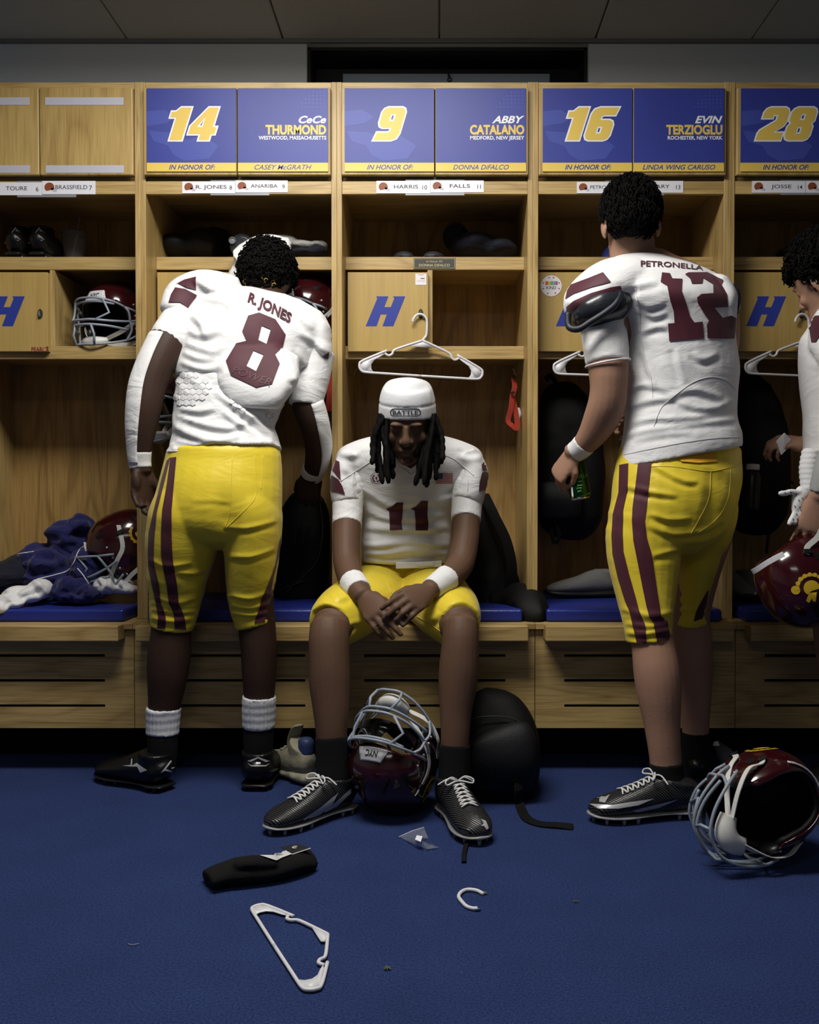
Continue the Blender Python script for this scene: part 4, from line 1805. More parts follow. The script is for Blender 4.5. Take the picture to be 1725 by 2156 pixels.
# ================================================================== player with number 12, back to us
def player12():
    root = empty('person', at(1420, 1700, 2.86) * Vector((1, 1, 0)) if False else (at(1420, 1700, 2.86).x, 2.86, 0),
                 label='person in white number 12 jersey and yellow pants standing with back to us', cat='person')
    # ---- body
    b = MB()
    legL = [st(1372, 1120, 2.90, 66, .09), st(1362, 1200, 2.86, 58, .08), st(1366, 1290, 2.82, 47, .066), st(1374, 1350, 2.80, 45, .060), st(1383, 1410, 2.785, 49, .066), st(1388, 1460, 2.78, 47, .064), st(1394, 1520, 2.775, 39, .052), st(1399, 1570, 2.77, 35, .044), st(1403, 1610, 2.77, 33.5, .042), st(1408, 1665, 2.77, 34, .046)]
    legR = [st(1485, 1120, 2.97, 58, .09), st(1470, 1200, 3.0, 46, .078), st(1456, 1290, 3.02, 39, .064), st(1459, 1340, 3.03, 39, .060), st(1462, 1400, 3.04, 39, .062), st(1465, 1460, 3.045, 33, .052), st(1465, 1530, 3.05, 28.5, .044), st(1466, 1590, 3.05, 28, .042), st(1467, 1640, 3.05, 28, .045)]
    b.loft(legL, 20, 4, caps='dome')
    b.loft(legR, 20, 4, caps='dome')
    b.loft([st(1425, 1110, 2.93, 95, .11), st(1428, 1020, 2.92, 105, .11), st(1434, 900, 2.91, 95, .10), st(1430, 760, 2.91, 98, .11), st(1400, 640, 2.92, 115, .10), st(1365, 585, 2.93, 75, .075), st(1335, 545, 2.93, 50, .058), st(1330, 505, 2.93, 48, .058)], 22, 4, caps='dome')
    armL = [st(1290, 640, 2.90, 48, .066), st(1276, 700, 2.86, 46, .062), st(1281, 770, 2.84, 43, .060), st(1282, 815, 2.84, 39.5, .054), st(1278, 850, 2.85, 40, .052), st(1266, 882, 2.87, 38, .047), st(1245, 918, 2.90, 30, .039), st(1222, 943, 2.93, 23, .030), st(1202, 955, 2.95, 22, .026)]
    b.loft(armL, 18, 4, caps='dome')
    b.loft([st(1510, 640, 2.90, 44, .065), st(1518, 720, 2.95, 38, .06), st(1500, 800, 3.02, 32, .05), st(1440, 850, 3.10, 26, .04), st(1380, 880, 3.12, 22, .03)], 16, 4, caps='dome', ref=(1, 0, 0))
    Mh = hand_frame(at(1380, 880, 3.12), (-1, .1, -.2), (0, 1, .2))
    hand(b, Mh, 1, (35, 40, 30))
    # left hand round the can: back of the hand to the left, fingers going round the far side
    cw = at(1203, 955, 2.95)
    Ml = hand_frame(cw, (-.45, .30, -.80), (-.75, -.55, .30))
    hand(b, Ml, -1, (48, 62, 48), spread=2, thumb=(38, 40), scale=.96)
    HM = head_frame(at(1328, 476, 2.91), (.10, 1, -.30), (.02, .28, 1))
    head(b, HM)
    fuse('body', b, m_skin_l, root, voxel=.0048, smooth=4)
    # ---- hair
    def reg(p):
        return p.z > .075 - max(0, min(1, (p.y + .05) / .08)) * .125 and not (abs(p.x) > .068 and -.03 < p.y < .035 and p.z < .02)
    curly('hair', HM, reg, 2400, .01, .030, .0017, root, 3, lay=.6, base=[((0, .016, .052), (.079, .100, .090)), ((0, .045, .0), (.062, .064, .055))])
    # ---- under shirt sleeve
    u = MB()
    sl = [st(1290, 625, 2.89, 52, .075), st(1272, 680, 2.87, 49, .072), st(1276, 730, 2.85, 47.5, .070), st(1279, 766, 2.84, 46, .066)]
    u.loft(sl, 22, 5)
    us = fuse('sleeve', u, m_under, root, voxel=.005, smooth=4, disp=wrinkle(.0022, 8, 26, 2, .6))
    us['label'] = 'white short sleeve of an undershirt'
    hem = MB()
    hem.tube(arc(at(1280, 765, 2.84), 1, 0, 2 * PI, 24, (46 * mpp(2.84), 0, 0.010), (0, .066, 0)), .0032, 6, closed=True)
    hem.build('sleeve_hem', m_under, us, smooth=True)
    # ---- shoulder pad showing under the sleeve cap
    sp = MB()
    sp.loft([st(1300, 628, 2.87, 30, .085), st(1275, 640, 2.86, 48, .105), st(1238, 660, 2.855, 44, .10), st(1215, 672, 2.855, 28, .07)], 22, 4, ref=(.5, 0, 1), caps='dome')
    po = fuse('shoulder_pad', sp, mat('pad_dark_plastic', (.018, .020, .026), .22), root, voxel=.005, smooth=5)
    po['label'] = 'dark shoulder pad under the sleeve'
    sp = MB()
    sp.loft([st(1530, 622, 2.90, 20, .07), st(1541, 645, 2.89, 14, .075), st(1540, 664, 2.89, 11, .05)], 16, 4, caps='dome')
    fuse('shoulder_pad', sp, mat('pad_dark_plastic', (.018, .020, .026), .22), root, voxel=.005, smooth=3)
    rim = MB()
    Zs = Z(2.76, 1100, 380)
    rp = [at(*Zs(x, y), Y) for x, y, Y in ((266, 770, 2.80), (272, 850, 2.79), (330, 862, 2.77), (400, 820, 2.76), (480, 770, 2.755), (545, 715, 2.76), (570, 650, 2.78))]
    rim.tube(crom(rp, 5), .010, 10)
    rim.build('pad_rim', mat('pad_rim_navy', (.010, .012, .022), .5), po, smooth=True)
    # ---- jersey
    j = MB()
    j.loft([st(1433, 962, 2.885, 130, .128), st(1434, 925, 2.89, 125, .128), st(1433, 880, 2.895, 117, .124), st(1434, 830, 2.90, 118, .126), st(1437, 780, 2.90, 119, .130), st(1436, 735, 2.90, 114, .132), st(1428, 690, 2.90, 116, .138), st(1405, 648, 2.90, 136, .142), st(1382, 612, 2.905, 154, .136), st(1370, 586, 2.91, 146, .118), st(1362, 564, 2.92, 112, .092), st(1352, 548, 2.925, 66, .072), st(1345, 541, 2.925, 54, .064)], 30, 4, level=True)
    # cap of the shoulder over the pad
    j.loft([st(1330, 585, 2.90, 45, .11), st(1290, 596, 2.885, 52, .118), st(1250, 622, 2.875, 50, .112), st(1222, 648, 2.87, 42, .095), st(1210, 662, 2.87, 30, .07)], 24, 4, ref=(.55, 0, 1), caps='dome')
    j.loft([st(1500, 596, 2.905, 30, .10), st(1512, 622, 2.90, 30, .10), st(1518, 660, 2.90, 28, .095), st(1518, 700, 2.90, 26, .09)], 20, 4, caps='dome', level=True)
    f1 = wrinkle(.0035, 3.2, 12, 1.7, .25, zlo=1.02, zhi=1.35)
    f2 = wrinkle(.0025, 6, 9, 5.0, -.5)
    xc12, zt12 = at(1433, 950, 2.89).x, at(1433, 850, 2.8).z
    # shelf fold where the pads end and padding under the small of the back
    jo = fuse('jersey', j, m_jersey, root, voxel=.0055, smooth=9, disp=lambda c, n: n * (f1(c, n) + f2(c, n) + .011 * math.exp(-((c.z - 1.50) / .035) ** 2) * max(0, -n.y) * (1 if c.x > .58 else .2)) + Vector((0, 0, .17 * (c.x - xc12) * max(0, min(1, (zt12 - c.z) / .14)))), folds=FL(Z(2.76, 1100, 380), [[(620, 1245), (700, 1205), (860, 1235)], [(600, 1335), (750, 1295), (900, 1275)], [(880, 1290), (1000, 1335), (1120, 1335), (1240, 1290)], [(850, 1290), (960, 1235), (1060, 1245), (1160, 1280)], [(600, 1440), (760, 1400), (900, 1400), (1100, 1370), (1250, 1330)], [(580, 1500), (700, 1470), (1000, 1425), (1250, 1400)], [(690, 760), (760, 805), (850, 780)], [(690, 905), (780, 865), (850, 870)], [(980, 1010), (1050, 1055), (1150, 1020)], [(640, 680), (720, 745), (840, 720)], [(880, 980), (900, 1080), (930, 1180)], [(590, 640), (700, 620), (800, 600)], [(700, 1000), (720, 1100), (760, 1200)], [(640, 1520), (800, 1490), (1000, 1470)]], 6.5, .0045))
    bv = bvh_of(jo)
    P = lambda pts: [[Zs(*p) for p in pts]]
    one = [(812, 535), (858, 540), (872, 570), (930, 572), (926, 640), (955, 720), (975, 790), (1000, 825), (1048, 820), (1055, 915), (855, 935), (847, 832), (885, 828), (880, 760), (858, 690), (842, 612), (804, 590)]
    two = [(945, 545), (965, 535), (1075, 534), (1168, 578), (1158, 604), (1190, 660), (1195, 735), (1115, 740), (1165, 798), (1215, 785), (1243, 800), (1232, 920), (1076, 918), (1072, 840), (1085, 815), (1055, 770), (1020, 715), (1015, 680), (1040, 660), (1110, 655), (1108, 602), (1050, 567), (1045, 598), (985, 600), (975, 570)]
    decal('jersey_number', [P(one), P(two)], bv, m_mar, jo, .0022)['label'] = 'maroon number 12'
    nm = text_loops_px('PETRONELLA', lambda u_, v_: Zs(688 + 362 * u_, 500 + 22 * u_ - 12 * math.sin(PI * u_) * .5 - v_ * (34 - 8 * u_)), .02)
    for lp in ():
        pass
    decal('jersey_name', nm, bv, m_mar, jo, .0022, grid=3.0)
    decals('sleeve_stripe', [P([(283, 606), (380, 570), (470, 534), (515, 590), (400, 622), (300, 660), (252, 690), (262, 640)]), P([(258, 735), (300, 700), (400, 655), (520, 620), (570, 612), (578, 632), (480, 652), (380, 690), (290, 760), (262, 790)])], bv, m_mar, jo, .0025)
    # side seam and lumbar panel
    tb = MB()

    def seam(pts, r=.0011):
        q = []
        for p in crom([(x, y, 0) for x, y in pts], 6):
            d = ray(p.x, p.y).normalized()
            loc, nor, i_, ds = bv.ray_cast(Vector((0, 0, CAMZ)), d)
            if loc:
                q.append(loc - d * .0012)
        if len(q) > 2:
            tb.tube(q, r * .6, 5)
    seam([Zs(*p) for p in ((655, 625), (680, 750), (690, 900), (720, 1050), (750, 1150), (758, 1260))])
    seam([Zs(*p) for p in ((765, 1430), (810, 1320), (900, 1240), (1000, 1170), (1100, 1142), (1180, 1160), (1245, 1220))], .0015)
    seam([Zs(*p) for p in ((560, 1600), (700, 1570), (900, 1530), (1100, 1500), (1270, 1490))])
    tb.build('seam', fabric('jersey_stitch', (.58, .58, .58), .8), jo, smooth=True)
    # ---- pants
    p = MB()
    p.loft([st(1436, 932, 2.90, 124, .115), st(1432, 965, 2.90, 129, .122), st(1428, 1000, 2.895, 133, .135), st(1418, 1050, 2.89, 131, .145), st(1408, 1100, 2.895, 122, .135), st(1405, 1130, 2.91, 110, .10)], 28, 4, caps='dome')
    PL = [st(1390, 1010, 2.89, 50, .09), st(1377, 1060, 2.89, 84, .13), st(1362, 1110, 2.875, 84, .12), st(1356, 1160, 2.86, 79, .108), st(1359, 1230, 2.84, 68, .092), st(1363, 1290, 2.815, 56, .078), st(1365, 1320, 2.805, 51, .071), st(1367, 1352, 2.80, 47.5, .066)]
    PR = [st(1475, 1010, 2.92, 40, .09), st(1488, 1060, 2.93, 62, .12), st(1486, 1110, 2.96, 54, .115), st(1472, 1160, 2.98, 46, .10), st(1459, 1240, 3.01, 36, .08), st(1454, 1285, 3.02, 34, .072), st(1454, 1312, 3.025, 37, .068)]
    p.loft(PL, 24, 5)
    p.loft(PR, 22, 5)
    g1 = wrinkle(.003, 4, 20, 3.3, .3)
    g2 = wrinkle(.0045, 5, 34, 8.1, .1, zlo=.60, zhi=.68)
    pa = fuse('pants', p, m_yellow, root, voxel=.005, smooth=5, disp=lambda c, n: g1(c, n) + (g2(c, n) if c.z < .72 else 0) - .010 * math.exp(-((c.x - at(1492, 1040, 2.8).x) / .022) ** 2) * max(0, -n.y) * math.exp(-((c.z - .90) / .07) ** 2), folds=FL(Z(2.851, 1120, 900), [[(560, 365), (700, 400), (880, 425)], [(700, 530), (820, 565), (960, 560)], [(690, 600), (850, 655), (1050, 625), (1150, 560)], [(720, 785), (850, 755), (905, 740)], [(530, 1100), (700, 1140), (850, 1120)], [(550, 1140), (700, 1165), (845, 1150)], [(560, 1185), (700, 1205), (840, 1180)], [(560, 1245), (700, 1250), (835, 1225)], [(870, 1050), (960, 1062), (1030, 1040), .3], [(860, 1100), (960, 1112), (1030, 1090), .3], [(720, 240), (900, 330), (1000, 340)], [(920, 700), (1050, 690), (1140, 640)]], 5.5, .0045))
    pv = bvh_of(pa)
    Zp = Z(2.851, 1120, 900)
    A = [((527, 225), (580, 215)), ((522, 390), (575, 380)), ((488, 520), (550, 490)), ((480, 650), (546, 640)), ((486, 760), (550, 740)), ((517, 900), (585, 880)), ((560, 1040), (625, 1020)), ((590, 1110), (645, 1100)), ((607, 1190), (680, 1180)), ((634, 1302), (690, 1292))]
    B = [((640, 200), (722, 178)), ((628, 310), (708, 300)), ((606, 480), (690, 480)), ((602, 560), (678, 560)), ((610, 680), (690, 660)), ((630, 780), (720, 760)), ((665, 960), (745, 930)), ((690, 1080), (765, 1060)), ((706, 1140), (775, 1130)), ((730, 1172), (815, 1165)), ((752, 1290), (832, 1274))]
    C = [((1050, 985), (1062, 975)), ((1000, 1075), (1050, 1050)), ((985, 1110), (1035, 1100)), ((972, 1165), (1026, 1145))]
    cv = lambda S: strip_loop([(Zp(*a), Zp(*b_)) for a, b_ in S])
    decals('pants_stripe', [cv(A), cv(B), cv(C)], pv, m_mar, pa, .0022, label='maroon side stripe')
    bt = decal('belt', [[[Zp(*q) for q in ((890, 150), (1000, 142), (1105, 152), (1112, 205), (1000, 214), (895, 205), (880, 180))]]], pv, fabric('belt_orange', (.70, .36, .02), .5, .05), pa, .004)
    # waistband tunnel and seams
    wb_ = MB()
    for pts in (((715, 235), (850, 235), (1060, 262), (1190, 240), (1262, 215)), ((1075, 262), (1065, 420), (1000, 560), (955, 640)), ((1195, 240), (1180, 420), (1100, 560), (955, 655))):
        q = []
        for s_ in crom([(*Zp(*t), 0) for t in pts], 6):
            d = ray(s_.x, s_.y).normalized()
            loc, nor, i_, ds = pv.ray_cast(Vector((0, 0, CAMZ)), d)
            if loc:
                q.append(loc - d * .0006)
        wb_.tube(q, .0011, 5)
    wb_.build('pants_seam', fabric('yellow_stitch', (.70, .54, .05), .5), pa, smooth=True)
    # ---- wrist wrap, socks, boots
    w = MB()
    wl = [st(1231, 935, 2.918, 26.5, .034), st(1220, 946, 2.932, 25, .032), st(1209, 953, 2.944, 24.5, .030)]
    w.loft(wl, 20, 4)
    fuse('wrist_wrap', w, m_tapew, root, voxel=.004, smooth=2)['label'] = 'white tape around the wrist'
    for nme, S in (('a', [st(1403, 1604, 2.77, 36, .046), st(1405, 1630, 2.77, 35.5, .046), st(1411, 1680, 2.77, 38, .052)]), ('b', [st(1466, 1540, 3.05, 31, .047), st(1466, 1590, 3.05, 30, .045), st(1467, 1645, 3.05, 31, .05)])):
        s_ = MB()
        s_.loft(S, 20, 4)
        fuse('sock', s_, m_sockb, root, voxel=.005, smooth=2)['label'] = 'black ankle sock'
    hl = at(1466, 1725, 2.755)
    M1 = footing((hl.x, 2.765, 0), (-1, -.16), 1.07)
    c1 = cleat(root, M1, m_cleatrib, m_sole, m_lace, collar=.10)
    c1['label'] = 'black and silver studded boot with white laces'
    cv_ = bvh_of(c1)
    Zc = Z(2.851, 1120, 1350)
    C_ = lambda pts: [[Zc(*q) for q in pts]]
    decal('boot_print', [C_([(345, 975), (480, 985), (600, 965), (735, 945), (640, 985), (520, 1005), (400, 1005)]), C_([(600, 1018), (730, 985), (880, 950), (760, 1000), (640, 1025)]),
                         C_([(330, 945), (350, 905), (392, 900), (380, 925), (440, 935), (470, 920), (440, 970), (405, 965), (408, 942), (375, 938), (365, 955)])], cv_, m_silver, c1, .0016)['label'] = 'silver stripes and interlocked arcs'
    h2 = at(1463, 1650, 3.03)
    M2 = footing((h2.x, 3.0, 0), (.22, 1), 1.0)
    c2 = cleat(root, M2, m_cleatb, m_soleb, None, collar=.10)
    c2['label'] = 'black studded boot'
    return root


# ================================================================== seated player with number 11
def player11():
    root = empty('person', (at(857, 1300, 3.1).x, 3.1, 0), label='person in white cap and number 11 jersey sitting on the bench facing us', cat='person')
    b = MB()
    legL = [st(812, 1240, 3.34, 66, .085), st(768, 1268, 3.14, 64, .082), st(722, 1300, 2.96, 52, .070), st(697, 1322, 2.865, 43, .060)]
    b.loft(legL, 20, 4, caps='dome')
    shinL = [st(694, 1315, 2.86, 40, .058), st(693, 1345, 2.84, 43, .062), st(694, 1400, 2.825, 44, .064), st(695, 1441, 2.815, 44, .060), st(697, 1490, 2.80, 39, .050), st(698, 1535, 2.79, 34, .043), st(699, 1580, 2.785, 32, .040), st(702, 1650, 2.78, 33, .045)]
    b.loft(shinL, 20, 4, caps='dome')
    b.loft([st(900, 1240, 3.34, 66, .085), st(925, 1268, 3.14, 64, .082), st(950, 1298, 2.96, 52, .070), st(968, 1318, 2.865, 42, .060)], 20, 4, caps='dome')
    shinR = [st(970, 1312, 2.86, 38, .058), st(970, 1345, 2.84, 39, .062), st(967, 1400, 2.825, 42, .063), st(964, 1441, 2.815, 41, .058), st(960, 1500, 2.80, 34, .046), st(959, 1545, 2.79, 31, .041), st(957, 1590, 2.785, 30, .040), st(955, 1650, 2.78, 31, .045)]
    b.loft(shinR, 20, 4, caps='dome')
    b.loft([st(857, 1235, 3.40, 95, .11), st(857, 1170, 3.37, 80, .10), st(857, 1080, 3.31, 82, .10), st(860, 1000, 3.25, 105, .10), st(860, 965, 3.20, 70, .07), st(859, 940, 3.15, 34, .055), st(858, 910, 3.10, 33, .055)], 22, 4, caps='dome')
    aL = [st(742, 985, 3.24, 34, .055), st(733, 1050, 3.19, 31, .052), st(731, 1105, 3.15, 30, .051), st(729, 1150, 3.10, 29, .048), st(731, 1190, 3.05, 28, .044), st(741, 1222, 2.98, 27, .040), st(752, 1240, 2.93, 24, .033), st(766, 1256, 2.90, 22, .029)]
    b.loft(aL, 18, 4, caps='dome')
    aR = [st(986, 985, 3.24, 34, .055), st(984, 1050, 3.19, 31, .052), st(981, 1105, 3.15, 30, .051), st(977, 1150, 3.10, 30, .048), st(968, 1190, 3.05, 29, .044), st(945, 1216, 2.98, 27, .040), st(920, 1232, 2.93, 24, .033), st(903, 1243, 2.90, 22, .029)]
    b.loft(aR, 18, 4, caps='dome')
    # hands: his right hangs down, his left rests over it
    wl, wr = at(768, 1258, 2.895), at(901, 1245, 2.885)
    ML = hand_frame(wl, (at(812, 1312, 2.80) - wl), (-.30, -.80, .45))
    hand(b, ML, -1, (12, 22, 16), spread=2.0, thumb=(26, 18), scale=1.0, thick=1.12, curls=[(18, 28, 20), (14, 24, 18), (10, 20, 16), (8, 14, 10)])
    MR = hand_frame(wr, (at(838, 1284, 2.775) - wr), (.30, -.80, .52))
    hand(b, MR, 1, (18, 34, 22), spread=3.0, thumb=(34, 26), scale=1.0, thick=1.12, curls=[(24, 40, 25), (20, 38, 22), (16, 34, 22), (10, 26, 18)])
    HM = head_frame(at(857, 888, 3.05), (0, -1, -.46), (0, -.46, 1))
    head(b, HM)
    fuse('body', b, m_skin_m, root, voxel=.0043, smooth=3)
    # finger nails
    # ---- cap
    c = MB()
    cb = [st(858, 879, 3.056, 60.5, .110), st(858, 863, 3.052, 60.5, .112), st(858, 846, 3.047, 59.5, .112), st(858, 830, 3.042, 56.5, .109), st(858, 815, 3.037, 51, .098), st(858, 805, 3.032, 41, .078), st(858, 799, 3.030, 28, .053), st(858, 796, 3.029, 12, .022)]
    c.loft(cb, 30, 4)
    fc = wrinkle(.0016, 14, 8, 4.0, 0)
    c0, axc = at(858, 879, 3.056), Vector((0, -.25, .97)).normalized()
    co = fuse('skull_cap', c, fabric('white_cap_cloth', (.66, .67, .70), .6, .08, wr=.1), root, voxel=.0045, smooth=3, disp=lambda c_, n: (fc(c_, n) if (c_ - c0).dot(axc) > .055 else 0) - .003 * math.exp(-(((c_ - c0).dot(axc) - .048) / .003) ** 2))
    co['label'] = 'white skull cap with a lettered band'
    cvh = bvh_of(co)
    Zt = Z(3.478, 640, 760)

    def oval(x0, x1, y0, y1, n=10):
        r = (y1 - y0) / 2
        cy = (y0 + y1) / 2
        return [(x1 - r + r * math.cos(a), cy + r * math.sin(a)) for a in [(-.5 + k / n) * PI for k in range(n + 1)]] + [(x0 + r + r * math.cos(a), cy + r * math.sin(a)) for a in [(.5 + k / n) * PI for k in range(n + 1)]]
    lp = [[[Zt(*p) for p in oval(632, 857, 348, 406)], [Zt(*p) for p in oval(638, 851, 354, 400)]]]
    tx = text_loops_px('BATTLE', lambda u, v: Zt(652 + 183 * u, 393 - v * 31), .018)
    decal('cap_lettering', lp + [tx], cvh, m_ink, co, .0014, grid=3)['label'] = 'black outlined BATTLE lettering'
    # ---- dreadlocks
    d = MB()
    rnd = random.Random(5)
    rows = []
    for k in range(15):
        rows.append((rnd.uniform(800, 822), rnd.uniform(783, 832), rnd.uniform(965, 1022)))
    for k in range(15):
        rows.append((rnd.uniform(896, 916), rnd.uniform(872, 934), rnd.uniform(950, 1027)))
    rows += [(803, 786, 968), (805, 792, 975), (820, 818, 1018), (914, 932, 970), (912, 930, 958), (900, 898, 1026), (815, 830, 985), (902, 880, 992)]
    for x0, x1, y1 in rows:
        Ya = 3.03 + rnd.uniform(-.04, .05)
        mid = (x0 + x1) / 2 + (-6 if x0 < 858 else 6)
        pts = crom([at(x0, 872, Ya), at(mid, 910, Ya - .012), at((mid + x1) / 2 + rnd.uniform(-3, 3), (910 + y1) / 2, Ya - .02 + rnd.uniform(-.02, .01)), at(x1, y1, Ya - .025 + rnd.uniform(-.03, .0))], 6)
        rr = [.0082 + .0014 * math.sin(q * 1.9 + x0) for q in range(len(pts))]
        rr[-1] = .004
        vs, fs = sweep(pts, rr, 7)
        d.add(vs, fs)
    for k in range(22):   # hanging behind the neck
        x0 = 805 + k * 5
        pts = [at(x0, 880, 3.12), at(x0 + rnd.uniform(-6, 6), 930, 3.16), at(x0 + rnd.uniform(-10, 10), 968, 3.17)]
        vs, fs = sweep(crom(pts, 4), .008, 7)
        d.add(vs, fs)
    d.build('dreadlocks', m_hair, root, smooth=True)['label'] = 'shoulder length black dreadlocks'
    # ---- jersey
    j = MB()
    j.loft([st(855, 1184, 3.31, 94, .124), st(856, 1150, 3.298, 95, .130), st(857, 1115, 3.295, 95, .130), st(857, 1076, 3.29, 98, .130), st(859, 1040, 3.28, 116, .135), st(862, 1000, 3.265, 145, .14), st(863, 970, 3.25, 157, .135), st(863, 945, 3.24, 147, .115), st(862, 930, 3.235, 118, .09), st(861, 920, 3.23, 84, .070), st(860, 915, 3.225, 56, .060)], 30, 4, level=True)
    j.loft([st(740, 968, 3.22, 26, .09), st(726, 1000, 3.205, 29, .08), st(730, 1040, 3.19, 33, .072), st(734, 1062, 3.18, 30, .064)], 22, 4, caps=True)
    j.loft([st(986, 965, 3.22, 26, .09), st(1000, 996, 3.205, 28, .08), st(990, 1038, 3.19, 32, .072), st(984, 1060, 3.18, 30, .064)], 22, 4, caps=True)
    f1 = wrinkle(.0035, 5, 20, 6.2, .1, zlo=.88, zhi=1.02)
    f2 = wrinkle(.003, 6, 9, 1.1, .4)
    jo = fuse('jersey', j, m_jersey, root, voxel=.0055, smooth=10, disp=lambda c_, n: f1(c_, n) + f2(c_, n) - .005 * math.exp(-((c_.z - at(857, 1128, 3.16).z) / .012) ** 2) * max(0, -n.y) + .004 * math.exp(-((c_.z - at(857, 1150, 3.16).z) / .02) ** 2) * max(0, -n.y), folds=FL(Zt, [[(440, 1010), (600, 1070), (680, 1072), (900, 1050), (1080, 1000)], [(430, 1105), (560, 1160), (700, 1180), (900, 1170), (1080, 1120)], [(440, 1240), (600, 1250), (900, 1250), (1070, 1230)], [(430, 1365), (550, 1370), (750, 1340), (950, 1360), (1070, 1360)], [(430, 1420), (600, 1432), (800, 1410), (1060, 1430)], [(380, 940), (500, 1000), (600, 1060)], [(1150, 930), (1050, 990), (930, 1040)], [(250, 690), (340, 710), (420, 690)], [(1300, 690), (1200, 700), (1120, 670)], [(270, 800), (330, 840), (350, 920)], [(430, 1300), (600, 1290), (800, 1300), (1060, 1290)]], 6.0, .0042))
    jv = bvh_of(jo)
    T = lambda pts: [[Zt(*q) for q in pts]]
    decal('jersey_number', [T([(602, 1085), (640, 1068), (680, 1036), (728, 1036), (722, 1130), (715, 1180), (722, 1236), (630, 1238), (630, 1180), (625, 1100)]), T([(782, 1082), (820, 1066), (862, 1025), (908, 1025), (905, 1130), (912, 1190), (908, 1240), (818, 1240), (818, 1180), (812, 1098)])], jv, m_mar, jo, .0022)['label'] = 'maroon number 11'
    # neck V
    decal('collar_insert', [T([(650, 690), (690, 735), (740, 765), (785, 788), (830, 755), (870, 700), (860, 660), (660, 650)])], jv, m_mar, jo, .002)
    # flag patch: field, stripes, stars band
    fl_ = lambda pts: T(pts)
    red = []
    for k in range(7):
        y0 = 822 + k * 11.4
        red.append(T([(966, y0), (1090, y0 - 1), (1090, y0 + 5), (966, y0 + 6)]))
    decal('flag_patch', [T([(960, 821), (1093, 819), (1093, 891), (960, 902)])], jv, mat('flag_white', (.62, .6, .55), .7), jo, .0018)['label'] = 'flag patch with red and white stripes and blue field'
    decal('flag_stripe', red, jv, mat('flag_red', (.28, .02, .03), .7), jo, .0026)
    decal('flag_field', [T([(966, 824), (1018, 823), (1015, 862), (966, 864)])], jv, mat('flag_blue', (.015, .02, .09), .7), jo, .0032)
    # round crest
    ci = lambda r, n=28: [Zt(532 + r * math.cos(2 * PI * k / n), 858 + r * math.sin(2 * PI * k / n)) for k in range(n)]
    crest = [[ci(43), ci(39)], [[Zt(532 + 6 * math.cos(2 * PI * k / 12), 858 + 12 * math.sin(2 * PI * k / 12)) for k in range(12)]]]
    for a in range(-60, 241, 22):
        if 75 < a < 105:
            continue
        x, y = 532 + 26 * math.cos(math.radians(a)), 858 + 26 * math.sin(math.radians(a))
        crest.append([[Zt(x + 8 * math.cos(math.radians(a + t)) * (1 if t % 180 else .5), y + 8 * math.sin(math.radians(a + t)) * (1 if t % 180 else .5)) for t in range(0, 360, 60)]])
    decal('chest_crest', crest, jv, m_mar, jo, .002, grid=2)['label'] = 'round maroon laurel crest'
    decals('sleeve_stripe', [T([(210, 800), (235, 726), (262, 740), (270, 870), (250, 850), (222, 812)]), T([(192, 890), (205, 835), (255, 868), (282, 915), (302, 978), (250, 962), (190, 950)]), T([(1300, 760), (1335, 715), (1355, 770), (1345, 800), (1305, 800)]), T([(1285, 890), (1305, 815), (1352, 812), (1345, 900), (1325, 945), (1280, 955)])], jv, m_mar, jo, .0025)
    tb = MB()
    for pts in (((270, 880), (360, 820), (470, 750), (560, 705)), ((1245, 840), (1190, 790), (1100, 720), (1030, 690)), ((360, 840), (360, 930), (380, 1000)), ((1205, 870), (1200, 950)), ((700, 775), (745, 800), (785, 830), (830, 800), (850, 775))):
        q = []
        for s_ in crom([(*Zt(*t), 0) for t in pts], 6):
            dd = ray(s_.x, s_.y).normalized()
            loc, nor, i_, ds = jv.ray_cast(Vector((0, 0, CAMZ)), dd)
            if loc:
                q.append(loc - dd * .0008)
        if len(q) > 2:
            tb.tube(q, .0013, 5)
    tb.build('seam', fabric('jersey_stitch', (.58, .58, .58), .8), jo, smooth=True)
    # white undershirt sleeves
    for S in ([st(740, 1000, 3.22, 33, .066), st(733, 1050, 3.19, 32.5, .062), st(732, 1085, 3.17, 31.5, .058), st(731, 1108, 3.15, 31.5, .055)], [st(986, 1000, 3.22, 33, .066), st(984, 1050, 3.19, 32.5, .062), st(982, 1080, 3.17, 32, .058), st(981, 1097, 3.155, 32, .055)]):
        u = MB()
        u.loft(S, 22, 5)
        us = fuse('sleeve', u, m_under, root, voxel=.005, smooth=3, disp=wrinkle(.0025, 8, 24, S[0][1] * 50, .5))
        us['label'] = 'white undershirt sleeve'
    # ---- pants
    p = MB()
    p.loft([st(855, 1176, 3.325, 92, .118), st(856, 1215, 3.35, 100, .140), st(856, 1250, 3.37, 112, .115)], 28, 4, caps='dome')
    p.loft([st(822, 1232, 3.38, 74, .10), st(782, 1256, 3.20, 76, .098), st(740, 1283, 3.04, 72, .092), st(710, 1305, 2.93, 60, .086), st(694, 1318, 2.875, 47, .074)], 26, 5)
    p.loft([st(892, 1232, 3.38, 74, .10), st(914, 1256, 3.20, 76, .098), st(938, 1283, 3.04, 72, .092), st(956, 1303, 2.93, 60, .086), st(969, 1316, 2.875, 46, .074)], 26, 5)
    # cloth that hangs behind the knees
    p.loft([st(700, 1310, 2.93, 46, .06), st(704, 1345, 2.93, 38, .055), st(707, 1362, 2.935, 30, .05)], 20, 4)
    p.loft([st(958, 1308, 2.93, 46, .06), st(955, 1340, 2.93, 36, .055), st(951, 1358, 2.935, 26, .05)], 20, 4)
    g1 = wrinkle(.0032, 6, 12, 3.9, .9)
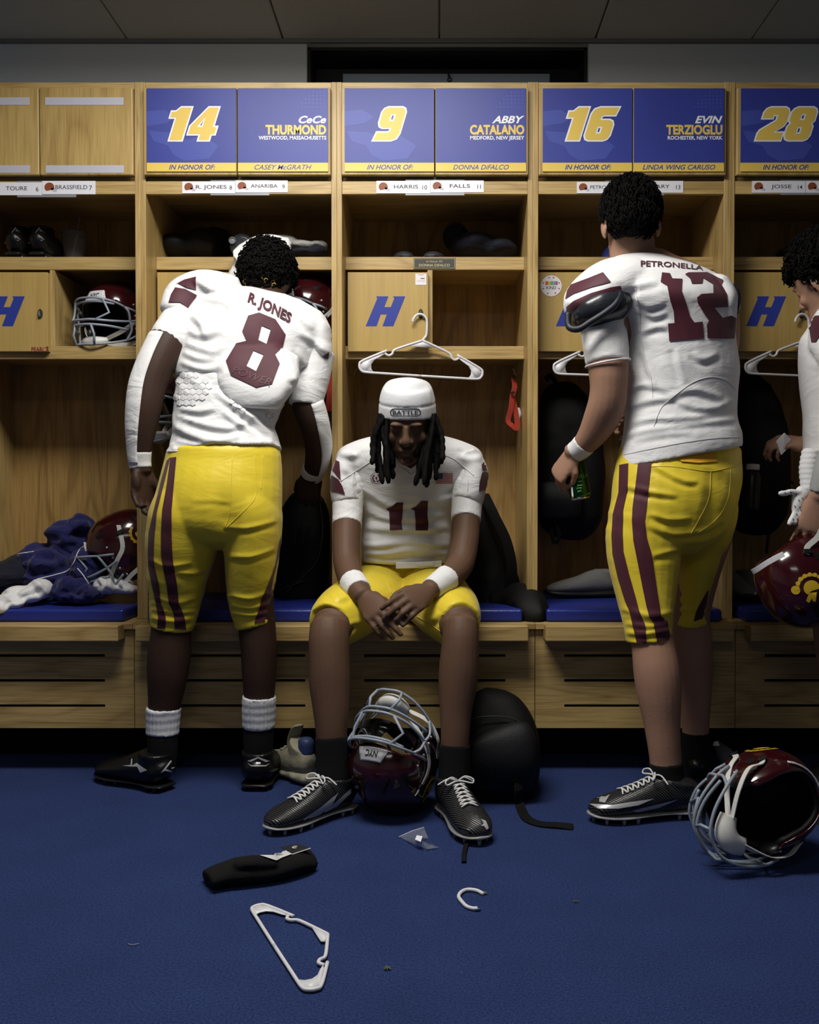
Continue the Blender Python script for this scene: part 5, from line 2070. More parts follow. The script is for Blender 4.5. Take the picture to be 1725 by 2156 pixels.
    pa = fuse('pants', p, m_yellow, root, voxel=.005, smooth=5, disp=g1, folds=FL(Zt, [[(160, 1700), (250, 1755), (340, 1740)], [(60, 1850), (160, 1800), (260, 1830)], [(290, 1990), (340, 1945), (430, 1930)], [(300, 2080), (360, 2030), (400, 1960)], [(1080, 1650), (1190, 1700), (1280, 1800)], [(1020, 1860), (1100, 1900), (1250, 1870)], [(900, 1930), (970, 1900), (1010, 1850)], [(500, 1560), (610, 1600), (700, 1690)]], 6, .0040))
    pv = bvh_of(pa)
    tb = MB()
    for pts in (((612, 1500), (608, 1600), (640, 1700)), ((848, 1525), (830, 1600), (815, 1650)), ((270, 1980), (330, 1950), (430, 1935)), ((1020, 1995), (930, 1930), (830, 1870))):
        q = []
        for s_ in crom([(*Zt(*t), 0) for t in pts], 6):
            dd = ray(s_.x, s_.y).normalized()
            loc, nor, i_, ds = pv.ray_cast(Vector((0, 0, CAMZ)), dd)
            if loc:
                q.append(loc - dd * .0006)
        if len(q) > 2 and all((q[k] - q[k + 1]).length < .05 for k in range(len(q) - 1)):
            tb.tube(q, .0014, 5)
    if tb.v:
        tb.build('pants_seam', fabric('yellow_stitch', (.70, .54, .05), .5), pa, smooth=True)
    # belt with plastic buckle
    bt = MB()
    A_, B_ = at(834, 1191, 3.185), at(930, 1187, 3.185)
    vs, fs = ribbon(crom([A_, A_.lerp(B_, .35) + Vector((0, -.008, 0)), A_.lerp(B_, .7) + Vector((0, -.008, 0)), B_], 4), .021, .009, (0, 0, 1))
    bt.add(vs, fs)
    C_ = A_.lerp(B_, .45) + Vector((0, -.012, .001))
    vs, fs = ribbon([C_, C_ + (B_ - A_) * .38], .013, .006, (0, 0, 1))
    bt.add(vs, fs)
    bt.build('belt', mat('clear_white_plastic', (.66, .66, .64), .25), root, bevel=.0025)['label'] = 'white belt with a plastic buckle'
    # wrist bands
    w = MB()
    w.loft([st(742, 1224, 2.975, 29, .043), st(750, 1236, 2.945, 28.5, .040), st(756, 1244, 2.925, 27.5, .037)], 22, 4)
    fuse('wrist_band', w, m_tapew, root, voxel=.004, smooth=2, disp=wrinkle(.0022, 60, 60, 1))['label'] = 'fuzzy white wrist band'
    w = MB()
    w.loft([st(943, 1217, 2.975, 29, .043), st(925, 1229, 2.94, 27, .038), st(908, 1240, 2.91, 25, .033)], 22, 4)
    fuse('wrist_wrap', w, m_tapew, root, voxel=.004, smooth=2, disp=wrinkle(.0016, 30, 30, 2))['label'] = 'white tape wrapped around the wrist'
    # socks, boots
    for S in ([st(698, 1549, 2.788, 35, .045), st(700, 1600, 2.783, 35, .043), st(703, 1660, 2.78, 37, .05)], [st(958, 1566, 2.788, 33, .044), st(957, 1610, 2.783, 33, .043), st(955, 1665, 2.78, 35, .05)]):
        s_ = MB()
        s_.loft(S, 20, 4)
        fuse('sock', s_, m_sockb, root, voxel=.005, smooth=2)['label'] = 'black crew sock'
    hx = at(741, 1700, 2.80).x
    M1 = footing((hx, 2.815, 0), (-.72, -.72), 1.02)
    c1 = cleat(root, M1, m_cleatrib, m_sole, m_lace)
    c1['label'] = 'black and silver studded boot turned outwards'
    v1 = bvh_of(c1)
    Zc = Z(2.464, 540, 1380)
    K = lambda pts: [[Zc(*q) for q in pts]]
    decal('boot_print', [K([(240, 850), (330, 790), (425, 712), (395, 770), (330, 825), (260, 858)]), K([(345, 808), (400, 770), (490, 690), (490, 715), (420, 780), (360, 812)])], v1, m_silver, c1, .0016)
    hx2 = at(936, 1700, 2.80).x
    M2 = footing((hx2, 2.815, 0), (.30, -.95), 1.05)
    c2 = cleat(root, M2, m_cleatrib, m_sole, m_lace)
    c2['label'] = 'black and silver studded boot pointing at us'
    v2 = bvh_of(c2)
    decal('boot_print', [K([(1165, 850), (1190, 858), (1205, 895), (1195, 905), (1180, 885), (1165, 885), (1180, 872)]), K([(925, 800), (950, 830), (1000, 880), (1040, 930), (1030, 935), (960, 870), (920, 820)])], v2, m_silver, c2, .0016)
    return root


# ================================================================== bent player with number 8
def player8():
    root = empty('person', (at(450, 1650, 3.03).x, 3.03, 0), label='person in white number 8 jersey and yellow pants bending into a locker', cat='person')
    b = MB()
    legL = [st(400, 1110, 3.0, 62, .095), st(384, 1190, 3.0, 56, .085), st(368, 1270, 3.01, 46, .068), st(361, 1325, 3.015, 42, .060), st(357, 1375, 3.018, 45, .063), st(353, 1420, 3.02, 43, .060), st(348, 1470, 3.025, 36, .050), st(344, 1510, 3.03, 32, .044), st(342, 1560, 3.03, 28, .039), st(341, 1605, 3.04, 23, .036)]
    legR = [st(520, 1110, 3.0, 58, .095), st(530, 1190, 3.0, 52, .085), st(532, 1260, 3.01, 44, .068), st(540, 1310, 3.02, 40, .060), st(545, 1365, 3.025, 38, .062), st(546, 1420, 3.028, 36, .058), st(546, 1470, 3.03, 32, .048), st(545, 1520, 3.035, 31, .044), st(544, 1565, 3.04, 27, .039), st(543, 1602, 3.048, 23, .036)]
    b.loft(legL, 20, 4, caps='dome')
    b.loft(legR, 20, 4, caps='dome')
    b.loft([st(466, 1110, 3.0, 95, .11), st(468, 1030, 3.0, 105, .11), st(472, 930, 3.01, 92, .10), st(485, 840, 3.07, 98, .105), st(510, 750, 3.12, 115, .11), st(535, 690, 3.17, 115, .10), st(550, 640, 3.21, 60, .07), st(558, 605, 3.24, 42, .058)], 22, 4, caps='dome')
    armL = [st(405, 640, 3.13, 44, .065), st(376, 685, 3.08, 40, .060), st(352, 722, 3.04, 40, .060), st(330, 765, 3.01, 39, .057), st(312, 810, 2.99, 38, .052), st(304, 855, 2.98, 36.5, .049), st(298, 900, 2.98, 32, .043), st(294, 945, 2.985, 25, .034), st(295, 975, 2.99, 22, .029), st(297, 995, 2.99, 22, .026)]
    b.loft(armL, 18, 4, caps='dome')
    armR = [st(660, 745, 3.15, 38, .062), st(652, 800, 3.13, 36, .056), st(648, 850, 3.12, 33, .052), st(662, 895, 3.14, 31, .047), st(670, 940, 3.19, 28, .042), st(665, 980, 3.26, 24, .034), st(656, 1003, 3.32, 21, .027)]
    b.loft(armR, 18, 4, caps='dome')
    M1 = hand_frame(at(296, 990, 2.99), (.10, -.10, -1), (-.80, .50, 0))
    hand(b, M1, 1, (22, 34, 26), spread=2, thumb=(30, 20), scale=1.06, curls=[(28, 42, 30), (24, 38, 28), (20, 34, 26), (14, 28, 20)])
    M2 = hand_frame(at(656, 1003, 3.32), (-.15, .45, -.75), (.1, -.9, .4))
    hand(b, M2, 1, (25, 40, 30), scale=1.0)
    HM = head_frame(at(559, 597, 3.255), (.12, 1, -.62), (.22, .55, 1))
    head(b, HM)
    fuse('body', b, m_skin_dd, root, voxel=.0048, smooth=4)
    def reg(p):
        return p.z > .06 - max(0, min(1, (p.y + .05) / .07)) * .16
    ho = curly('hair', HM, reg, 1500, .008, .022, .0030, root, 9, base=[((0, .016, .052), (.086, .106, .094)), ((0, .048, .0), (.070, .068, .062))])
    hv = bvh_of(ho)
    gb = MB()
    for x, y in ((516, 592), (555, 583), (560, 590), (575, 594), (577, 600), (520, 598)):
        c_ = hv.ray_cast(Vector((0, 0, CAMZ)), ray(x, y).normalized())[0] or at(x, y, 3.15)
        gb.tube(arc(c_, .006, 0, 4.4, 8, (1, 0, .2), (0, -.3, 1)), .0016, 5)
    gb.build('hair_bead', mat('hair_gold', (.45, .30, .06), .4), root, smooth=True)
    # ---- undershirt, lower back
    Zj = Z(3.368, 240, 460)
    u = MB()
    u.loft([st(474, 954, 3.005, 119.5, .124), st(473, 935, 3.01, 114, .122), st(471, 905, 3.02, 107, .120), st(474, 870, 3.035, 109, .124), st(485, 825, 3.06, 116, .128), st(498, 780, 3.09, 120, .12)], 28, 4)
    f1 = wrinkle(.0065, 4.5, 22, 4.4, .45)
    uo = fuse('undershirt', u, m_under, root, voxel=.005, smooth=4, disp=lambda c, n: f1(c, n) + .005 * math.exp(-((c.z - at(474, 950, 2.9).z) / .012) ** 2), folds=FL(Zj, [[(430, 1400), (600, 1470), (800, 1505), (1000, 1440)], [(700, 1235), (850, 1350), (1000, 1450), (1130, 1550)], [(420, 1500), (560, 1560), (720, 1595), (900, 1560)], [(900, 1390), (1010, 1470), (1120, 1575)], [(720, 1605), (900, 1618), (1150, 1600)], [(450, 1365), (600, 1385), (720, 1360)], [(430, 1590), (600, 1620), (730, 1590)], [(760, 1390), (850, 1450), (960, 1520)], [(980, 1400), (1060, 1440), (1140, 1500)]], 6, .0055))
    uv = bvh_of(uo)
    # padded hexagons on the undershirt
    def hexpad(poly, cell):
        hx = MB()
        xs = [q[0] for q in poly]
        ys = [q[1] for q in poly]
        y = min(ys)
        row = 0
        while y < max(ys):
            x = min(xs) + (cell * .87 if row % 2 else 0)
            while x < max(xs):
                ins = False
                jx = len(poly) - 1
                for ix in range(len(poly)):
                    (xi, yi), (xj, yj) = poly[ix], poly[jx]
                    if (yi > y) != (yj > y) and x < (xj - xi) * (y - yi) / (yj - yi) + xi:
                        ins = not ins
                    jx = ix
                if ins:
                    P = []
                    for ring, off in ((.97, .0004), (.88, .0030), (0, .0036)):
                        for k in range(6 if ring else 1):
                            a = PI / 6 + k * PI / 3
                            px_, py_ = Zj(x + cell * ring * math.cos(a), y + cell * ring * math.sin(a))
                            d = ray(px_, py_).normalized()
                            loc, nor, i_, ds = uv.ray_cast(Vector((0, 0, CAMZ)), d)
                            P.append(None if loc is None else loc + (nor if nor.dot(d) < 0 else -nor) * off)
                    if all(P):
                        fs = [(k, (k + 1) % 6, 6 + (k + 1) % 6, 6 + k) for k in range(6)] + [(6 + k, 6 + (k + 1) % 6, 12) for k in range(6)]
                        hx.add(P, fs)
                x += cell * 1.74
            y += cell * 1.5
            row += 1
        hx.build('hex_padding', mat('hex_pad_white', (.68, .68, .70), .6), uo, smooth=False)['label'] = 'white honeycomb padding'
    hexpad([(455, 1075), (560, 1095), (690, 1165), (680, 1225), (620, 1290), (500, 1330), (425, 1345), (440, 1180)], 26)
    hexpad([(818, 1265), (870, 1300), (935, 1340), (915, 1380), (850, 1345)], 22)
    hexpad([(1080, 1365), (1165, 1385), (1140, 1470), (1120, 1440), (1085, 1400)], 22)
    hm = MB()
    q = []
    for x in range(388, 1192, 16):
        px_, py_ = Zj(x, 1652 - 14 * math.sin((x - 388) / 800 * PI) * .6)
        d = ray(px_, py_).normalized()
        loc, nor, i_, ds = uv.ray_cast(Vector((0, 0, CAMZ)), d)
        if loc:
            q.append(loc - d * .001)
    hm.tube(q, .0025, 6)
    hm.build('shirt_hem', m_under, uo, smooth=True)
    # ---- jersey over the pads
    j = MB()
    j.loft([st(484, 822, 3.072, 118, .138), st(490, 800, 3.08, 127, .143), st(500, 770, 3.10, 135, .150), st(512, 735, 3.12, 147, .155), st(528, 695, 3.155, 168, .150), st(540, 668, 3.18, 163, .130), st(547, 650, 3.20, 132, .100), st(552, 639, 3.21, 84, .072), st(555, 633, 3.215, 52, .06)], 30, 4)
    j.loft([st(480, 640, 3.165, 60, .11), st(445, 626, 3.15, 56, .108), st(418, 624, 3.135, 52, .100), st(399, 644, 3.115, 42, .090), st(386, 672, 3.095, 38, .082)], 24, 4, ref=(.5, 0, .86), caps='dome')
    j.loft([st(640, 705, 3.17, 42, .105), st(664, 730, 3.155, 36, .095), st(674, 760, 3.14, 26, .08)], 22, 4, ref=(.8, 0, -.5), caps='dome')
    # back plate, lower right
    pl = [Zj(*q) for q in ((760, 900), (1290, 960), (1245, 1130), (1190, 1330), (1140, 1362), (890, 1310), (700, 1150), (690, 1000))]
    plate_c = at(*Zj(985, 1170), 2.985)
    j.loft([st(*Zj(1060, 960), 3.02, 76, .05, 3.5), st(*Zj(1025, 1080), 2.985, 84, .052, 3.5), st(*Zj(1005, 1180), 2.965, 80, .05, 3.5), st(*Zj(998, 1270), 2.955, 66, .045, 3.5), st(*Zj(996, 1345), 2.955, 50, .036, 3)], 28, 4, ref=(.95, 0, -.3))
    g1 = wrinkle(.0045, 4.5, 12, 2.2, -.5)
    g2 = wrinkle(.003, 7, 10, 9.2, .8)
    jo = fuse('jersey', j, m_jersey, root, voxel=.0055, smooth=8, disp=lambda c, n: g1(c, n) + g2(c, n), folds=FL(Zj, [[(590, 560), (700, 590), (790, 620), (850, 680)], [(520, 815), (640, 850), (760, 800)], [(500, 900), (700, 965), (800, 905)], [(480, 960), (600, 1010), (740, 1000)], [(460, 1030), (640, 1090), (760, 1060)], [(1300, 820), (1420, 900), (1510, 1000)], [(1280, 930), (1330, 1040), (1400, 1060)], [(1250, 1130), (1310, 1175), (1440, 1150)], [(1340, 1080), (1400, 1050), (1480, 1030)], [(540, 700), (600, 760), (640, 860)], [(1200, 640), (1300, 700), (1400, 800)], [(560, 440), (640, 500), (720, 520)]], 6.5, .0050))
    jv = bvh_of(jo)
    T = lambda pts: [[Zj(*q) for q in pts]]
    eight = [[Zj(*q) for q in ((1030, 668), (1145, 715), (1218, 825), (1198, 910), (1142, 962), (1176, 1030), (1122, 1172), (1010, 1198), (830, 1112), (795, 1010), (868, 885), (940, 868), (910, 800), (952, 690))],
             [Zj(*q) for q in ((1048, 760), (1112, 788), (1082, 890), (1022, 862))], [Zj(*q) for q in ((990, 938), (1062, 968), (1008, 1083), (938, 1046))]]
    decal('jersey_number', [eight], jv, m_mar, jo, .0024)['label'] = 'maroon number 8'
    nm = text_loops_px('R. JONES', lambda u_, v_: Zj(948 + 300 * u_ - 0 + v_ * 18, 590 + 152 * u_ - 8 * math.sin(PI * u_) - v_ * 66), .042)
    decal('jersey_name', nm, jv, m_mar, jo, .0024, grid=3.0)
    pw = text_loops_px('POWER', lambda u_, v_: Zj(835 + 270 * u_ + v_ * 20, 1095 + 95 * u_ - v_ * 52), -.012, .2)
    decal('plate_lettering', pw, jv, mat('print_dull_maroon', (.085, .022, .032), .5), jo, .0036, grid=3)
    decals('sleeve_stripe', [T([(432, 470), (500, 435), (583, 414), (583, 508), (510, 490), (455, 462)]), T([(388, 595), (405, 540), (435, 490), (505, 500), (590, 545), (545, 605), (525, 640), (470, 595)]), T([(1478, 985), (1525, 945), (1520, 990), (1500, 1000)])], jv, m_mar, jo, .0028)
    # sleeves of the undershirt
    for S, sd in (([st(392, 662, 3.11, 38, .070), st(378, 686, 3.085, 42, .070), st(360, 712, 3.055, 42, .066), st(352, 724, 3.045, 42, .064)], 1.0), ([st(664, 740, 3.15, 42, .072), st(655, 790, 3.135, 40, .066), st(646, 835, 3.12, 37, .060), st(643, 855, 3.115, 36, .057)], 2.0)):
        s_ = MB()
        s_.loft(S, 22, 5)
        fuse('sleeve', s_, m_under, root, voxel=.005, smooth=3, disp=wrinkle(.003, 7, 24, sd * 3.7, .6))['label'] = 'white sleeve'
    # printed arm sleeves: white outer half
    s_ = MB()
    A2 = armL[2:9]
    sector(s_, A2, 86, 262, .0022, 16)
    so = s_.build('arm_sleeve', m_under, root, smooth=True, solid=.0012)
    so['label'] = 'white half of a printed arm sleeve'
    s_ = MB()
    sector(s_, armR[2:], -62, 70, .0022, 14)
    s_.build('arm_sleeve', m_under, root, smooth=True, solid=.0012)['label'] = 'white half of a printed arm sleeve'
    # wrist wrap
    w = MB()
    w.loft([st(293.5, 950, 2.986, 25.5, .035), st(294.5, 972, 2.99, 23.5, .031), st(296, 986, 2.99, 23.5, .029)], 20, 4)
    fuse('wrist_wrap', w, m_tapew, root, voxel=.004, smooth=2, disp=wrinkle(.0015, 20, 60, 3))['label'] = 'white wrist wrap'
    w = MB()
    w.loft([st(662, 985, 3.27, 25, .035), st(656, 998, 3.31, 24, .031)], 20, 4)
    fuse('wrist_wrap', w, m_tapew, root, voxel=.004, smooth=2)['label'] = 'white wrist wrap'
    # ---- pants
    p = MB()
    p.loft([st(473, 936, 3.008, 108, .112), st(473, 956, 3.005, 119, .122), st(472, 966, 3.003, 121.5, .126), st(470, 990, 3.0, 125, .134), st(464, 1040, 2.99, 131, .148), st(458, 1085, 2.985, 136, .145), st(460, 1115, 3.0, 128, .11)], 28, 4, caps='dome')
    p.loft([st(425, 1005, 2.99, 44, .08), st(408, 1045, 2.985, 68, .12), st(396, 1085, 2.98, 79, .130), st(387, 1125, 2.98, 78, .120), st(381, 1160, 2.985, 74, .110), st(374, 1210, 2.995, 64, .096), st(370, 1250, 3.005, 57, .084), st(366, 1290, 3.012, 51, .074), st(361, 1323, 3.015, 44.5, .066)], 24, 5)
    p.loft([st(510, 1005, 2.99, 40, .08), st(520, 1045, 2.985, 60, .12), st(528, 1085, 2.985, 66, .128), st(531, 1125, 2.985, 62, .116), st(531, 1160, 2.99, 58, .108), st(529, 1210, 3.0, 53, .094), st(527, 1255, 3.01, 47, .080), st(532, 1290, 3.018, 44, .070), st(538, 1316, 3.02, 41, .064)], 24, 5)
    h1 = wrinkle(.0022, 3.5, 14, 7.3, .2)
    h2 = wrinkle(.005, 4, 34, 1.9, .1)
    cx_ = at(476, 1050, 2.85).x
    pa = fuse('pants', p, m_yellow, root, voxel=.005, smooth=5, disp=lambda c, n: h1(c, n) + (h2(c, n) if c.z < .62 else 0) - .012 * math.exp(-((c.x - cx_) / .030) ** 2) * max(0, -n.y) * math.exp(-((c.z - .86) / .07) ** 2), folds=FL(Z(2.696, 240, 900), [[(430, 430), (560, 425), (680, 440), .25], [(620, 575), (760, 582), (930, 540)], [(640, 745), (780, 745), (920, 700)], [(350, 830), (450, 842), (520, 820)], [(200, 960), (350, 1005), (470, 980)], [(205, 1000), (340, 1030), (475, 1015)], [(210, 1040), (350, 1060), (470, 1050)], [(205, 1090), (330, 1112), (440, 1095)], [(660, 960), (760, 985), (890, 950)], [(665, 1020), (780, 1035), (900, 1005)], [(670, 1060), (780, 1075), (900, 1050)], [(200, 760), (300, 800), (450, 780)]], 5.0, .0042))
    pv = bvh_of(pa)
    Zp = Z(2.696, 240, 900)
    cvp = lambda S: strip_loop([(Zp(*a), Zp(*b_)) for a, b_ in S])
    S1 = [((300, 190), (322, 168)), ((262, 330), (285, 320)), ((225, 480), (245, 480)), ((198, 600), (232, 600)), ((194, 700), (226, 700)), ((196, 790), (228, 780)), ((215, 890), (255, 880)), ((240, 1005), (268, 1000)), ((245, 1035), (282, 1030)), ((252, 1080), (295, 1080)), ((245, 1140), (292, 1142))]
    S2 = [((322, 172), (356, 168)), ((302, 320), (342, 320)), ((275, 470), (328, 470)), ((268, 600), (328, 600)), ((268, 720), (332, 720)), ((280, 800), (340, 790)), ((300, 900), (358, 890)), ((312, 1000), (368, 1000)), ((330, 1032), (385, 1035)), ((342, 1075), (402, 1085)), ((345, 1142), (410, 1148))]
    S3 = [((938, 650), (952, 600)), ((915, 780), (938, 720)), ((880, 880), (905, 850)), ((838, 970), (890, 940)), ((822, 1035), (880, 1025)), ((805, 1080), (858, 1075)), ((797, 1112), (857, 1102))]
    S4 = [((925, 820), (932, 800)), ((905, 900), (918, 880)), ((885, 960), (905, 950)), ((893, 1090), (905, 1080))]
    decals('pants_stripe', [cvp(S1), cvp(S2), cvp(S3), cvp(S4)], pv, m_mar, pa, .0022, label='maroon side stripe')
    tb = MB()
    for pts in (((672, 165), (668, 300), (660, 480), (630, 570)), ((800, 160), (805, 280), (800, 400), (700, 510), (630, 575)), ((845, 160), (840, 280), (835, 350))):
        q = []
        for s2 in crom([(*Zp(*t), 0) for t in pts], 6):
            dd = ray(s2.x, s2.y).normalized()
            loc, nor, i_, ds = pv.ray_cast(Vector((0, 0, CAMZ)), dd)
            if loc:
                q.append(loc - dd * .0005)
        if len(q) > 2:
            tb.tube(q, .0010, 5)
    tb.build('pants_seam', fabric('yellow_stitch', (.70, .54, .05), .5), pa, smooth=True)
    # ---- socks and boots
    for S in ([st(344.5, 1489, 3.028, 36.5, .054), st(343, 1520, 3.03, 35, .049), st(342, 1545, 3.03, 34, .047)], [st(546, 1465, 3.03, 35.5, .057), st(545, 1500, 3.033, 35, .051), st(545, 1531, 3.037, 34, .048)]):
        s_ = MB()
        s_.loft(S, 22, 6)
        fuse('sock', s_, m_sockw, root, voxel=.0045, smooth=2, disp=lambda c, n: .0005 * math.sin(c.z * 260) + .0010 * math.sin(math.atan2(n.y, n.x) * 26))['label'] = 'white ribbed sock cuff'
    for S in ([st(342, 1543, 3.03, 32, .045), st(342, 1580, 3.035, 31, .045), st(341, 1625, 3.045, 27, .045)], [st(545, 1529, 3.037, 32, .045), st(544, 1570, 3.042, 31, .045), st(543, 1620, 3.05, 27, .042)]):
        s_ = MB()
        s_.loft(S, 20, 4)
        fuse('sock_foot', s_, m_sockb, root, voxel=.005, smooth=2)['label'] = 'black sock'
    h1_ = at(358, 1655, 3.02)
    Mx = footing((h1_.x, 2.990, 0), (-.80, .50), 1.03)
    c1 = cleat(root, Mx, m_cleatb, m_soleb, None, wide=1.4, collar=.115)
    c1['label'] = 'black studded boot turned to the left'
    v1 = bvh_of(c1)
    K = lambda pts: [[Zp(*q) for q in pts]]
    decal('boot_print', [K([(265, 1960), (285, 1935), (330, 1880), (334, 1886), (295, 1938), (330, 1950), (328, 1958), (290, 1948)]), K([(50, 1920), (95, 1915), (100, 1880), (106, 1882), (104, 1918), (130, 1905), (190, 1945), (150, 1960), (132, 1925), (100, 1925)]), K([(325, 1930), (345, 1928), (346, 1938), (326, 1940)])], v1, m_silver, c1, .0016)
    h2_ = at(541, 1655, 3.02)
    Mx2 = footing((h2_.x, 2.985, 0), (.03, 1), 1.0)
    c2 = cleat(root, Mx2, m_cleatb, m_soleb, None, wide=1.5, collar=.118)
    c2['label'] = 'black studded boot seen from the heel'
    v2 = bvh_of(c2)
    decal('boot_print', [K([(758, 1893), (818, 1870), (885, 1893), (862, 1900), (818, 1878), (780, 1898)]), K([(808, 1900), (832, 1900), (832, 1910), (808, 1910)]), K([(758, 1905), (780, 1918), (860, 1918), (885, 1905), (862, 1924), (780, 1924)])], v2, m_silver, c2, .0016)
    return root


# ================================================================== player at the right edge
def player_edge():
    root = empty('person', (at(1800, 1650, 2.88).x, 2.88, 0), label='person with curly dark hair at the right edge holding a maroon helmet', cat='person')
    b = MB()
    b.loft([st(1790, 1120, 2.92, 62, .09), st(1775, 1230, 2.88, 58, .085), st(1765, 1330, 2.86, 50, .07), st(1775, 1430, 2.88, 45, .065), st(1790, 1530, 2.92, 34, .05), st(1795, 1650, 2.95, 32, .05)], 18, 4, caps='dome')
    b.loft([st(1860, 1120, 2.98, 62, .09), st(1870, 1230, 3.0, 56, .085), st(1875, 1330, 3.0, 48, .07), st(1880, 1430, 3.02, 44, .065), st(1885, 1530, 3.04, 34, .05), st(1885, 1650, 3.05, 32, .05)], 18, 4, caps='dome')
    b.loft([st(1825, 1130, 2.95, 85, .11), st(1818, 1000, 2.95, 90, .11), st(1800, 850, 2.94, 88, .11), st(1785, 730, 2.93, 85, .12), st(1765, 670, 2.92, 60, .08), st(1745, 630, 2.91, 45, .058)], 20, 4, caps='dome')
    # near arm, hand resting on the helmet
    b.loft([st(1775, 720, 2.78, 42, .06), st(1795, 800, 2.74, 38, .055), st(1800, 880, 2.72, 36, .05), st(1775, 950, 2.70, 32, .042), st(1745, 1010, 2.70, 26, .033), st(1725, 1050, 2.71, 22, .027)], 16, 4, caps='dome')
    M1 = hand_frame(at(1722, 1052, 2.71), (-.16, .12, -1), (-.25, -.85, -.1))
    hand(b, M1, -1, (10, 28, 30), spread=7, thumb=(40, 20), scale=1.0, curls=[(10, 30, 30), (8, 32, 30), (8, 34, 30), (4, 20, 20)])
    # far arm, hand with a paper
    b.loft([st(1760, 740, 3.03, 36, .055), st(1760, 830, 3.04, 33, .05), st(1745, 900, 3.03, 29, .042), st(1710, 930, 3.02, 22, .03), st(1692, 935, 3.01, 20, .026)], 16, 4, caps='dome')
    M2 = hand_frame(at(1696, 933, 3.01), (-1, -.1, .05), (.1, -.5, .8))
    hand(b, M2, 1, (40, 50, 35), spread=2, thumb=(25, 20), scale=.9)
    HM = head_frame(at(1742, 588, 2.90), (-.50, .82, -.42), (-.34, .12, 1))
    head(b, HM)
    fuse('body', b, m_skin_l, root, voxel=.005, smooth=4)
    def reg(p):
        return p.z > .05 - max(0, min(1, (p.y + .03) / .07)) * .12
    curly('hair', HM, reg, 900, .010, .026, .0026, root, 21, base=[((0, .016, .055), (.083, .104, .092)), ((0, .045, .0), (.066, .066, .058))])
    j = MB()
    j.loft([st(1810, 1000, 2.95, 114, .125), st(1805, 930, 2.95, 112, .125), st(1800, 860, 2.945, 106, .125), st(1792, 800, 2.94, 104, .135), st(1788, 740, 2.93, 102, .145), st(1782, 690, 2.925, 92, .135), st(1772, 658, 2.92, 70, .10), st(1762, 640, 2.915, 54, .075)], 26, 4)
    j.loft([st(1750, 690, 2.85, 48, .10), st(1765, 715, 2.80, 52, .09), st(1780, 760, 2.77, 48, .08), st(1786, 790, 2.755, 44, .072)], 22, 4, caps='dome')
    g1 = wrinkle(.0045, 5, 16, 6.6, .3)
    jo = fuse('jersey', j, m_jersey, root, voxel=.006, smooth=5, disp=g1)
    jv = bvh_of(jo)
    Ze = Z(3.92, 1540, 450)
    decals('sleeve_stripe', [[[Ze(*q) for q in ((645, 790), (690, 740), (740, 715), (790, 705), (790, 800), (740, 800), (660, 815))]], [[Ze(*q) for q in ((608, 870), (660, 845), (740, 840), (800, 840), (800, 1000), (740, 1000), (700, 1060), (665, 1060), (650, 960))]]], jv, m_mar, jo, .0028)
    s_ = MB()
    s_.loft([st(1740, 860, 3.04, 36, .055), st(1728, 905, 3.03, 32, .046), st(1712, 925, 3.02, 28, .036)], 18, 4)
    fuse('sleeve', s_, m_under, root, voxel=.005, smooth=3, disp=wrinkle(.0025, 8, 40, 3))['label'] = 'white undershirt sleeve'
    w = MB()
    w.loft([st(1768, 955, 2.70, 42, .050), st(1752, 1000, 2.70, 40, .046), st(1742, 1040, 2.705, 38, .042)], 18, 4)
    fuse('wrist_coach', w, mat('grey_wrist_pouch', (.30, .31, .31), .4), root, voxel=.005, smooth=3)['label'] = 'grey wrist pouch with a clear window'
    w = MB()
    w.loft([st(1712, 950, 2.80, 22, .03), st(1704, 985, 2.79, 20, .03), st(1706, 1020, 2.78, 20, .028), st(1700, 1040, 2.775, 17, .025)], 18, 4)
    fuse('sleeve_cuff', w, m_sockw, root, voxel=.005, smooth=2, disp=lambda c, n: .0012 * math.sin(c.z * 420))
    p = MB()
    p.loft([st(1822, 985, 2.95, 112, .12), st(1822, 1080, 2.95, 115, .135), st(1820, 1140, 2.95, 110, .11)], 24, 4, caps='dome')
    p.loft([st(1785, 1080, 2.92, 74, .115), st(1772, 1200, 2.88, 66, .098), st(1768, 1300, 2.86, 56, .08)], 20, 4)
    p.loft([st(1862, 1080, 2.97, 70, .115), st(1868, 1200, 2.99, 62, .098), st(1872, 1300, 3.0, 54, .08)], 20, 4)
    fuse('pants', p, m_yellow, root, voxel=.006, smooth=5, disp=wrinkle(.003, 4, 20, 3.3, .3))
    for S in ([st(1792, 1560, 2.93, 35, .052), st(1795, 1650, 2.95, 36, .055)], [st(1885, 1560, 3.045, 35, .052), st(1885, 1645, 3.05, 36, .055)]):
        s_ = MB()
        s_.loft(S, 18, 4)
        fuse('sock', s_, m_sockb, root, voxel=.006, smooth=2)
    cleat(root, footing((at(1795, 1650, 2.95).x + .11, 2.95, 0), (-1, .1), 1.0), m_cleatb, m_soleb)
    cleat(root, footing((at(1885, 1650, 3.05).x + .05, 3.05, 0), (-1, .25), 1.0), m_cleatb, m_soleb)
    return root


player12()
player11()
player8()
player_edge()
# ================================================================== things around the players
def floor_at(px, py, z=0.0):
    d = ray(px, py)
    t = (z - CAMZ) / d.z
    return Vector((0, 0, CAMZ)) + d * t


def thing(o, label, cat, group=None):
    return tag(o, label, cat, group)


# ---- white plastic hangers
m_hang = mat('white_plastic', (0.70, 0.70, 0.73), 0.35)
KH = .435 / 1000


